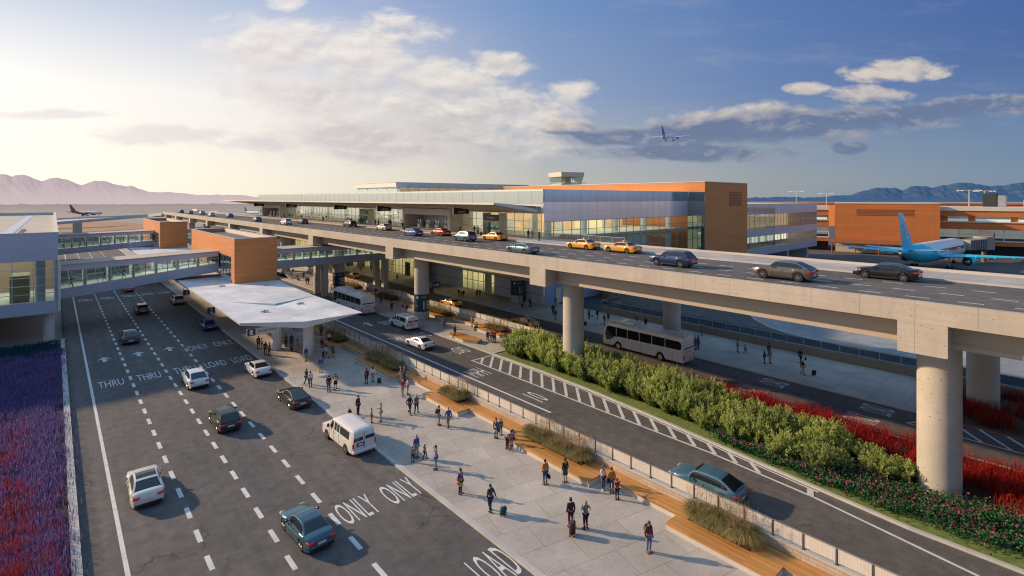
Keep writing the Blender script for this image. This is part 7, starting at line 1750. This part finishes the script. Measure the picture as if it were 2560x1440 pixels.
def blades(B, tip, wd, r, seg=3, sag=.35):
    """arching grass blades from base B to B+tip"""
    n = len(B); out = tip.copy(); out[:, 2] = 0; S = np.cross(out, [0, 0, 1.0]); S /= np.linalg.norm(S, axis=1, keepdims=True) + 1e-6
    ts = np.linspace(0, 1, seg + 1); V = []
    for t in ts:
        p = B + np.concatenate([tip[:, :2] * t ** 1.6, tip[:, 2:3] * (t - sag * t ** 3) / (1 - sag * .5)], 1); w = wd * (1 - t * .85)
        V.append(p + S * w); V.append(p - S * w)
    V = np.stack(V, 1); m = V.shape[1]; F = []
    for i in range(seg): F.append(np.array([2 * i, 2 * i + 1, 2 * i + 3, 2 * i + 2])[None] + (np.arange(n) * m)[:, None])
    return V.reshape(-1, 3), np.concatenate(F)
def make_shrub(seed, nst=95, per=62):
    r = np.random.default_rng(seed); a = r.uniform(0, 6.283, nst); q = np.sqrt(r.uniform(0, 1, nst)); h = r.uniform(.72, 1.0, nst) * (1.06 - .38 * q ** 2)
    base = np.stack([.18 * q * np.cos(a), .18 * q * np.sin(a), np.zeros(nst)], 1); tip = np.stack([1.02 * q * np.cos(a), 1.02 * q * np.sin(a), h], 1) + r.normal(0, .05, (nst, 3))
    t = r.uniform(.12, 1.03, (nst, per)); P = base[:, None] + (tip - base)[:, None] * (t[..., None] ** np.array([1.25, 1.25, .9])); P = P + r.normal(0, .055, P.shape) * (1.15 - t[..., None] * .5)
    D = (tip - base)[:, None] * .6 + r.normal(0, .45, P.shape) + np.array([0, 0, .25]); P = P.reshape(-1, 3); D = D.reshape(-1, 3)
    V, F = leaves(P, D, .15, .026, r); hh = P[:, 2]; rad = np.hypot(P[:, 0], P[:, 1])
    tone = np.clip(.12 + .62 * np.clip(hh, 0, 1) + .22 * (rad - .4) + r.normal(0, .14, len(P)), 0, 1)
    Vs, Fs = [], []
    me = bpy.data.meshes.new('shrub_foliage')
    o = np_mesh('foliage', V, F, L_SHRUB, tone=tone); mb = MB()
    for i in range(0, nst, 3): mb.tube([tuple(base[i] * .4), tuple(base[i] + (tip[i] - base[i]) * np.array([.5, .5, .6])), tuple(tip[i] * .94)], [.02, .012, .004], 4)
    return o, mb
SH = []
for s in range(4):
    root = thing('green_shrub', 'x', 'shrub'); f_, mb = make_shrub(40 + s); f_.parent = root; mb.build('stem', STEM, root); SH.append(root)
SHT = [tree(s) for s in SH]; used = [False] * 4
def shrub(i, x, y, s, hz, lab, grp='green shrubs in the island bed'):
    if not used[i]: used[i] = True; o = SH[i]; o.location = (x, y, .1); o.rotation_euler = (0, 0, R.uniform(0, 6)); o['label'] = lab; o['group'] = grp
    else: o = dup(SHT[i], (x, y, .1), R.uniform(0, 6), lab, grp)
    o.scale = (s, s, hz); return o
bedR = lambda y: np.interp(y, [-20, 20, 28, 36, 44, 51], [52.7, 52.7, 52.4, 51.6, 50.4, 49.6])
k = 0; y = 49.3
front = []
while y > 11.5:
    # front row along the lawn, then a second and a partial third row
    L_, Rr = islx(y), float(bedR(y)); rows = [(L_ + 1.95, 1.42, 2.35), (L_ + 4.0, 1.55, 2.75)]
    if y > 12: rows.append((L_ + 6.2, 1.45, 2.4))
    for j, (x, s, hz) in enumerate(rows):
        x = x + R.uniform(-.3, .3) + (.35 if y < 20 else 0); yy = y + R.uniform(-.35, .35) + (.9 if j % 2 else 0)
        if math.hypot(x - 45.4, yy - 40.3) < 1.9 or math.hypot(x - 45.4, yy - 7) < 2.2: continue
        sc = s * R.uniform(.82, 1.12) * (1 if y > 22 else .97)
        shrub(k % 4, x, yy, sc, hz * R.uniform(.85, 1.12) * (1 if y > 22 else .85), 'willow-leaved green shrub in the island bed under the elevated road'); k += 1
    y -= 2.1
for x, y in ((43.9, 10.2), (45.4, 11.0), (44.8, 9.0), (42.7, 12.6), (44.3, 13.2), (46.2, 12.8), (43.4, 14.6), (45.6, 15.0)): shrub(k % 4, x, y, 1.2, 1.45, 'willow-leaved green shrub in the island bed under the elevated road'); k += 1
def grass_field(name, lab, pts, hgt, mat, wd, spread, tonefn, lean=(0, 0), seg=3, plume=True, cat='grass'):
    r = rng; n = len(pts); a = r.uniform(0, 6.283, n); l = hgt * r.uniform(.6, 1.2, n); o = spread * l * r.uniform(.1, 1, n)
    tip = np.stack([o * np.cos(a) + lean[0] * l, o * np.sin(a) + lean[1] * l, l], 1); V, F = blades(pts, tip, wd, r, seg)
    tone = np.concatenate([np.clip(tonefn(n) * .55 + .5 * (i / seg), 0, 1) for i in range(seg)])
    o_ = np_mesh(name, V, F, mat, tone=tone); tag(o_, lab, cat, kind='stuff'); return o_
def scatter(n, xf, y0, y1, clump=0, cr=.4, z=.12):
    y = rng.uniform(y0, y1, n); lo, hi = np.array([xf(q) for q in y]).T; x = lo + (hi - lo) * rng.uniform(0, 1, n)
    if clump:
        c = rng.integers(0, clump, n); cy = rng.uniform(y0, y1, clump); cx = np.array([xf(q)[0] + (xf(q)[1] - xf(q)[0]) * rng.uniform(0, 1) for q in cy]); x = cx[c] + rng.normal(0, cr, n); y = cy[c] + rng.normal(0, cr, n)
    return np.stack([x, y, np.full(n, z)], 1)
tone_u = lambda n: rng.uniform(.1, 1.0, n)
def redx(y):
    lo = np.interp(y, [-10, 4, 10, 16, 24, 34, 42, 48], [44.2, 44.6, 46.6, 47.4, 48.0, 48.6, 48.8, 49.0]); return (lo, float(bedR(y)) - .45)
def keep_off(P, posts, rad=1.3):
    m = np.ones(len(P), bool)
    for x, y in posts: m &= np.hypot(P[:, 0] - x, P[:, 1] - y) > rad
    return P[m]
COLS = [(45.4, 7.0), (66.6, 7.0)]
P_ = keep_off(np.concatenate([scatter(13000, redx, -6, 40, 300, .34), scatter(4500, redx, -6, 24, 130, .34), scatter(1200, redx, 38, 47, 40, .3)]), COLS)
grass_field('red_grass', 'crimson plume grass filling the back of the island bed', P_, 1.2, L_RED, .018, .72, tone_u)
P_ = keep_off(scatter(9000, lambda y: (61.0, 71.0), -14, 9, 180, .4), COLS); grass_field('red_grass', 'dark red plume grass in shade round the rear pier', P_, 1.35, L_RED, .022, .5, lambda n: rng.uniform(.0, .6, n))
# rose ground cover with pink blooms
def rosex(y): return (islx(y) + np.interp(y, [-8, 3, 9, 13, 19, 21], [1.9, 1.2, .5, .55, .7, .9]), islx(y) + np.interp(y, [-8, 3, 9, 13, 19, 21], [7, 6.2, 4.4, 2.8, 1.5, 1.1]))
P_ = scatter(26000, rosex, -8, 20.5, 700, .42, 0); hb = .62 + .16 * np.sin(P_[:, 0] * 2.1) * np.cos(P_[:, 1] * 1.7); P_[:, 2] = .12 + hb * np.sqrt(rng.uniform(.02, 1, len(P_)))
m_ = P_[:, 0] > np.array([islx(q) for q in P_[:, 1]]) + .35; P_ = P_[m_]; hb = hb[m_]
D_ = rng.normal(0, 1, P_.shape) + np.array([-.2, -.2, .8]); V, F = leaves(P_, D_, .17, .055, rng, .3); to = np.clip((P_[:, 2] - .12) / hb * .65 + rng.normal(.05, .2, len(P_)), 0, 1)
o = np_mesh('rose_ground_cover', V, F, L_ROSE, tone=to); tag(o, 'dark green ground-cover roses along the lawn edge of the bed', 'ground cover', kind='stuff')
sel = rng.choice(np.where(to > .5)[0], 2600, replace=False); Pf = P_[sel] + np.array([0, 0, .07]); fl = []
for kk in range(3): fl.append(leaves(Pf, rng.normal(0, .6, Pf.shape) + np.array([0, 0, .5]), .085, .045, rng, .2))
V = np.concatenate([f[0] for f in fl]); F = np.concatenate([f[1] + i * len(Pf) * 4 for i, f in enumerate(fl)])
o = np_mesh('pink_blooms', V, F, L_PINK, tone=rng.uniform(0, 1, len(F))); tag(o, 'small pink blooms dotted over the ground-cover roses', 'flowers', kind='stuff')
# purple and red field at the left
def leftx(y): return (-1.2 - y * .075, .30)
L_RED2 = leafmat('dusty_red_plume', [(.07, .09, .03), (.32, .06, .04), (.58, .05, .06), (.75, .16, .15)], .4)
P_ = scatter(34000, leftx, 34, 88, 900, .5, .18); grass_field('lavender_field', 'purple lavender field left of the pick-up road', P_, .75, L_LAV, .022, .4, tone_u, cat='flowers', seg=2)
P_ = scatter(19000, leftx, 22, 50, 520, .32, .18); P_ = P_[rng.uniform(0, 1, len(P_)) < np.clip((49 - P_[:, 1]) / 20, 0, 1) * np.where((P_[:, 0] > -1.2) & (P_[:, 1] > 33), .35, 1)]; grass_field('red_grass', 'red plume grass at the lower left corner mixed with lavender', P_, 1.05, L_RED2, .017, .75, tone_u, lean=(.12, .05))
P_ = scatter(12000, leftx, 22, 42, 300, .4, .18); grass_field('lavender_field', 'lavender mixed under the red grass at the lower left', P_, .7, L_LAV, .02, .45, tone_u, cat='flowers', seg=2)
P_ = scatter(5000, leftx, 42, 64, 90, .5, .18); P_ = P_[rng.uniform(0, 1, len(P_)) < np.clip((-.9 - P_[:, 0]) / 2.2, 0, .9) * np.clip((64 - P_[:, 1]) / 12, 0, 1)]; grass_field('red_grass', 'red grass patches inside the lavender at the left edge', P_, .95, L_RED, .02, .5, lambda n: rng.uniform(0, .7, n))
P_ = scatter(9000, lambda y: (-9, .6), 86, 95, 200, .4, .18); grass_field('blue_grass', 'blue-green low grass at the foot of the garage columns', P_, .55, leafmat('blue_leaf', [(.015, .04, .06), (.03, .10, .15), (.06, .2, .28)], .3), .02, .5, tone_u, seg=2)
# ornamental grass clumps in the planters
def make_clump(seed, plumes):
    r = np.random.default_rng(seed); n = 760; a = r.uniform(0, 6.283, n); q = np.sqrt(r.uniform(0, 1, n)); B = np.stack([.16 * q * np.cos(a), .16 * q * np.sin(a), np.zeros(n)], 1)
    l = r.uniform(.65, 1.05, n); o = (.25 + .62 * q) * l; tip = np.stack([o * np.cos(a), o * np.sin(a), l * (1.05 - .35 * q)], 1); V, F = blades(B, tip, .013, r, 4, .62)
    tone = np.concatenate([np.clip(r.uniform(.0, .6, n) + .13 * i, 0, 1) for i in range(4)])
    root = thing('ornamental_grass', 'x', 'ornamental grass'); root['kind'] = 'thing'; o1 = np_mesh('blades', V, F, L_GRS, tone=tone); o1.parent = root
    n = plumes; a = r.uniform(0, 6.283, n); q = np.sqrt(r.uniform(0, 1, n)); B = np.stack([.1 * q * np.cos(a), .1 * q * np.sin(a), np.full(n, .1)], 1); tip = np.stack([.42 * q * np.cos(a), .42 * q * np.sin(a), r.uniform(1.05, 1.5, n)], 1)
    V, F = blades(B, tip, .006, r, 3, .2); k_ = 7; PP = (B + tip)[:, None] * 1.0 - (tip / np.linalg.norm(tip, axis=1, keepdims=True))[:, None] * (np.arange(k_) * .045)[None, :, None]; PP = PP.reshape(-1, 3)
    V2, F2 = leaves(PP, np.repeat(tip, k_, 0) * .6 + r.normal(0, .35, PP.shape), .09, .008, r); Vv = np.concatenate([V, V2]); Ff = np.concatenate([F, F2 + len(V)])
    o2 = np_mesh('plumes', Vv, Ff, L_PLUME, tone=r.uniform(0, 1, len(Ff))); o2.parent = root; return root
CL = [make_clump(70 + i, p) for i, p in enumerate((8, 26, 70))]; CLT = [tree(c) for c in CL]; cu = [False] * 3
def clump(i, x, y, s, lab, grp):
    if not cu[i]: cu[i] = True; o = CL[i]; o.location = (x, y, .58); o.rotation_euler = (0, 0, R.uniform(0, 6)); o['label'] = lab; o['group'] = grp
    else: o = dup(CLT[i], (x, y, .58), R.uniform(0, 6), lab, grp)
    o.scale = (s, s, s * R.uniform(.9, 1.1))
nm = ('nearest', 'second', 'third', 'fourth', 'fifth', 'sixth')
for b, (y0, y1) in enumerate(BAYS):
    s_ = MB(); s_.box(28.62, y0 + 1.7, .56, 29.72, y1 - .7, .612); s_.build('planter_soil', SOIL, kind='structure')
    y = y0 + 2.1
    while y < y1 - .9:
        for x in (28.95, 29.4):
            clump(R.choice((0, 0, 1, 1, 2)), x + R.uniform(-.1, .1), y + R.uniform(-.25, .25), R.uniform(1.0, 1.35), 'tan ornamental grass clump in the %s planter bay along the plaza bench' % nm[b], 'ornamental grass clumps, %s plaza planter bay' % nm[b])
        y += .78
for b, (y0, y1) in enumerate(((56.4, 61.4), (70.2, 78), (88.5, 95.5), (104.4, 111.5))):
    s_ = MB(); s_.box(48.3, y0 + .2, .56, 49.35, y1 - .2, .612); s_.build('planter_soil', SOIL, kind='structure')
    y = y0 + .8
    while y < y1 - .5:
        for x in (48.5, 49.0): clump(R.choice((0, 1, 1, 2)), x + R.uniform(-.1, .1), y + R.uniform(-.25, .25), R.uniform(.95, 1.25), 'brown ornamental grass clump in the %s planter bay of the island bench' % nm[b], 'ornamental grass clumps, %s island planter bay' % nm[b])
        y += .95
# ------------------------------------------------------------------ daylight, sky, camera
SUN_EL, SUN_AZ = RAD(21.5), math.atan2(-.532, .846)        # azimuth clockwise from +Y (the road direction)
w = bpy.data.worlds.new('World'); scene.world = w; w.use_nodes = True; w.cycles.sampling_method = 'MANUAL'; w.cycles.sample_map_resolution = 512; t = w.node_tree
for n_ in list(t.nodes): t.nodes.remove(n_)
h = T(t); out = t.nodes.new('ShaderNodeOutputWorld')
sky = h.n('ShaderNodeTexSky', sky_type='NISHITA'); sky.sun_disc = False; sky.sun_elevation = SUN_EL; sky.sun_rotation = SUN_AZ; sky.air_density = 1.0; sky.dust_density = 2.2; sky.ozone_density = 2.5; sky.altitude = 1300
tc = h.n('ShaderNodeTexCoord').outputs['Generated']
sp = h.n('ShaderNodeSeparateXYZ'); t.links.new(tc, sp.inputs[0])
az = h.math('ARCTAN2', sp.outputs[0], sp.outputs[1])       # clockwise from +Y
el = h.math('ARCSINE', sp.outputs[2])
# bank coordinates: tangent plane of the view to the terminal, so that cloud banks keep their drawn proportions
f_ = h.math('ADD', h.math('MULTIPLY', sp.outputs[0], SA), h.math('MULTIPLY', sp.outputs[1], CA)); f_ = h.math('MAXIMUM', f_, .05)
cx = h.math('DIVIDE', h.math('SUBTRACT', h.math('MULTIPLY', sp.outputs[0], CA), h.math('MULTIPLY', sp.outputs[1], SA)), f_)
cy = h.math('DIVIDE', sp.outputs[2], f_)
cb = h.n('ShaderNodeCombineXYZ'); t.links.new(cx, cb.inputs[0]); t.links.new(cy, cb.inputs[1])
def cnoise(scale, sx, sy, det=6, rough=.6, off=0.0):
    mp = h.n('ShaderNodeMapping', {'Scale': (sx, sy, 1), 'Location': (off, off * .7, 0), 'Rotation': (0, 0, -.12)}); t.links.new(cb.outputs[0], mp.inputs['Vector']); return h.noise(mp.outputs[0], scale, det, rough)
def blob(u, v, ru, rv, rot=0.0):
    """soft elliptical bank centred where the photograph has it"""
    x0, y0 = (u - 1280) / FPX, (V0 - v) / FPX; c, s = math.cos(rot), math.sin(rot)
    dx = h.math('SUBTRACT', cx, x0); dy = h.math('SUBTRACT', cy, y0)
    a = h.math('DIVIDE', h.math('ADD', h.math('MULTIPLY', dx, c), h.math('MULTIPLY', dy, s)), ru / FPX); b = h.math('DIVIDE', h.math('SUBTRACT', h.math('MULTIPLY', dy, c), h.math('MULTIPLY', dx, s)), rv / FPX)
    return h.math('SUBTRACT', 1.0, h.math('SQRT', h.math('ADD', h.math('MULTIPLY', a, a), h.math('MULTIPLY', b, b))), clamp=True)
def union(L):
    r = L[0]
    for q in L[1:]: r = h.math('MAXIMUM', r, q)
    return r
wv = h.n('ShaderNodeTexNoise', {'Scale': 3.1, 'Detail': 3.0}); t.links.new(cb.outputs[0], wv.inputs['Vector'])
wa = h.n('ShaderNodeVectorMath', operation='MULTIPLY_ADD'); t.links.new(wv.outputs['Color'], wa.inputs[0]); wa.inputs[1].default_value = (.16, .10, 0); t.links.new(cb.outputs[0], wa.inputs[2])
def shifted(dx, dy, det):
    mp = h.n('ShaderNodeMapping', {'Scale': (1, 2.3, 1), 'Location': (dx, dy, 0), 'Rotation': (0, 0, -.08)}); t.links.new(wa.outputs[0], mp.inputs['Vector']); return h.noise(mp.outputs[0], 7.5, det, .6)
nz = shifted(0, 0, 7); nsh = shifted(-.010, .03, 5)
# sky gradient by direction: warm white by the sun, deep blue to its side, grey-blue at the horizon
da = h.math('ABSOLUTE', h.math('SUBTRACT', az, SUN_AZ)); da = h.math('MINIMUM', da, h.math('SUBTRACT', 2 * math.pi, da)); pz = h.math('DIVIDE', da, math.pi)
def cramp(stops):
    n_ = h.n('ShaderNodeValToRGB'); t.links.new(pz, n_.inputs[0]); e = n_.color_ramp.elements
    while len(e) < len(stops): e.new(.5)
    for k_, (p_, c_) in enumerate(stops): e[k_].position = p_; e[k_].color = c4(c_)
    return n_.outputs[0]
lowr = cramp([(0, (1.7, 1.5, 1.15)), (.16, (1.15, 1.04, .88)), (.265, (1.02, .92, .77)), (.36, (.80, .72, .60)), (.43, (.52, .50, .47)), (.557, (.31, .34, .38)), (.66, (.16, .24, .36)), (.78, (.40, .45, .54)), (.88, (.74, .70, .72)), (1, (.80, .72, .70))])  # pale end opposite the sun added, unseen, to lift shaded fronts; midr too
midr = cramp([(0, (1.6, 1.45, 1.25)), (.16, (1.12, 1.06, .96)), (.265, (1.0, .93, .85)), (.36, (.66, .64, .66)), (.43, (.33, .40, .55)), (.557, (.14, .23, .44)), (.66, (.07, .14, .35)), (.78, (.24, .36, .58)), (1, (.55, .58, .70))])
topr = cramp([(0, (.8, .9, 1.05)), (.16, (.36, .48, .72)), (.265, (.42, .52, .74)), (.36, (.30, .40, .65)), (.43, (.18, .31, .58)), (.557, (.095, .19, .46)), (.66, (.045, .105, .36)), (1, (.12, .25, .5))])
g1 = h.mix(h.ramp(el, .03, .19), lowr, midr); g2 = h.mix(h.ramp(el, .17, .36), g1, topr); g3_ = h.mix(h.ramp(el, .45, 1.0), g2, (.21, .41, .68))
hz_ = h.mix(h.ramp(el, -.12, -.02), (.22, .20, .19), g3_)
def bank(L): return union([blob(*q) for q in L])
bA = bank([(700, 130, 260, 120), (900, 130, 280, 130), (1120, 190, 260, 85, -.2), (1245, 168, 120, 45), (1430, 226, 80, 34), (1190, 270, 380, 95, -.12), (830, 235, 420, 95), (715, 8, 70, 30), (1000, 350, 640, 90)])
bB = bank([(1560, 340, 190, 46), (1440, 318, 110, 26), (1790, 330, 280, 62), (2060, 300, 320, 60, .06), (2310, 285, 260, 40, .05), (1890, 290, 150, 46), (2250, 176, 170, 36, .05), (2020, 222, 72, 24), (2170, 238, 150, 30), (1720, 378, 340, 34), (2120, 370, 55, 20), (2440, 262, 190, 30, .05)])
bC = bank([(150, 285, 190, 20), (420, 338, 300, 34), (640, 360, 220, 30)])
rim = h.math('MULTIPLY', h.math('SUBTRACT', nz, nsh), 2.4)
def dens(b, k, a, lo, hi):
    d = h.ramp(h.math('ADD', h.math('MULTIPLY', b, k), h.math('MULTIPLY', h.math('SUBTRACT', nz, .5), a)), lo, hi)
    d = h.math('MULTIPLY', h.math('MULTIPLY', d, d), h.math('SUBTRACT', 3.0, h.math('MULTIPLY', d, 2.0))); return h.math('MULTIPLY', d, h.ramp(b, .0, .10))
dA = dens(bA, 1.25, 3.0, .08, 1.0); dB = dens(bB, 1.8, 4.2, .08, .95); dC = dens(bC, 1.0, 2.6, .1, .8)
lineB = h.math('ADD', (V0 - 318) / FPX, h.math('MULTIPLY', h.math('SUBTRACT', cx, .25), .085)); hiB = h.ramp(h.math('SUBTRACT', cy, lineB), -.008, .024)
lineA = h.math('ADD', (V0 - 190) / FPX, h.math('MULTIPLY', h.math('SUBTRACT', cx, -.4), -.30)); hiA = h.ramp(h.math('SUBTRACT', cy, lineA), -.10, .10)
litA = h.math('ADD', h.math('SUBTRACT', h.math('ADD', .32, h.math('MULTIPLY', hiA, .7)), h.math('MULTIPLY', dA, .28)), rim, clamp=True)
litB = h.math('ADD', h.math('SUBTRACT', h.math('ADD', .16, h.math('MULTIPLY', hiB, .95)), h.math('MULTIPLY', dB, .24)), rim, clamp=True)
lum = h.ramp(cx, -.75, .15)
cA = h.mix(litA, h.mix(lum, (.88, .74, .68), (.42, .37, .42)), h.mix(lum, (1.12, 1.04, .92), (1.0, .89, .74))); cB = h.mix(litB, (.13, .165, .29), (.78, .67, .55))
s1 = h.mix(h.math('MULTIPLY', dA, .84), hz_, cA); s1 = h.mix(h.math('MULTIPLY', dB, .92), s1, cB); s1 = h.mix(h.math('MULTIPLY', dC, .5), s1, (.72, .62, .63))
# thin streaks everywhere above the horizon
st_ = h.math('MULTIPLY', h.ramp(cnoise(3.2, 1, 5.0, 6, .65, 9.0), .52, .75), h.ramp(el, .02, .12)); s1 = h.mix(h.math('MULTIPLY', st_, .20), s1, h.mix(.5, h.mix(1.0, lowr, (1.0, 1.0, 1.0), 'MULTIPLY'), (.8, .75, .72)))
sc10 = h.mix(1.0, s1, (8.6, 8.6, 8.6), 'MULTIPLY')
sk = h.mix(1.0, sc10, h.mix(1.0, sky.outputs[0], (.16, .16, .16), 'MULTIPLY'), 'ADD')
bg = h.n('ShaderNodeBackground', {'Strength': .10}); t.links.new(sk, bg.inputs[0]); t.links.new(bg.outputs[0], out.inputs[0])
sl = bpy.data.lights.new('sun', 'SUN'); sl.energy = 5.0; sl.angle = RAD(1.4); sl.color = (1.0, .74, .48)
so = bpy.data.objects.new('sun', sl); COL.objects.link(so)
sd = Vector((math.sin(SUN_AZ) * math.cos(SUN_EL), math.cos(SUN_AZ) * math.cos(SUN_EL), math.sin(SUN_EL)))
so.rotation_euler = (-sd).to_track_quat('-Z', 'Y').to_euler(); so.location = (-60, 80, 60)
cam = bpy.data.cameras.new('camera'); co = bpy.data.objects.new('camera', cam); COL.objects.link(co); scene.camera = co
co.location = (0, 0, CH); co.rotation_euler = (math.pi / 2, 0, -YAW); cam.sensor_width = 36; cam.lens = 36 * FPX / 2560; cam.shift_y = -(720 - V0) / 2560; cam.clip_start = .5; cam.clip_end = 30000
scene.view_settings.view_transform = 'Standard'; scene.view_settings.look = 'None'; scene.view_settings.exposure = 0; scene.view_settings.gamma = 1
scene.render.engine = 'CYCLES'; cy_ = scene.cycles; cy_.max_bounces = 8; cy_.diffuse_bounces = 3; cy_.glossy_bounces = 4; cy_.transparent_max_bounces = 24; cy_.transmission_bounces = 4; cy_.caustics_reflective = False; cy_.caustics_refractive = False; cy_.use_denoising = True; cy_.filter_width = 1.15; cy_.sample_clamp_indirect = 6
for o in list(COL.objects):
    if '_w' in o: del o['_w']
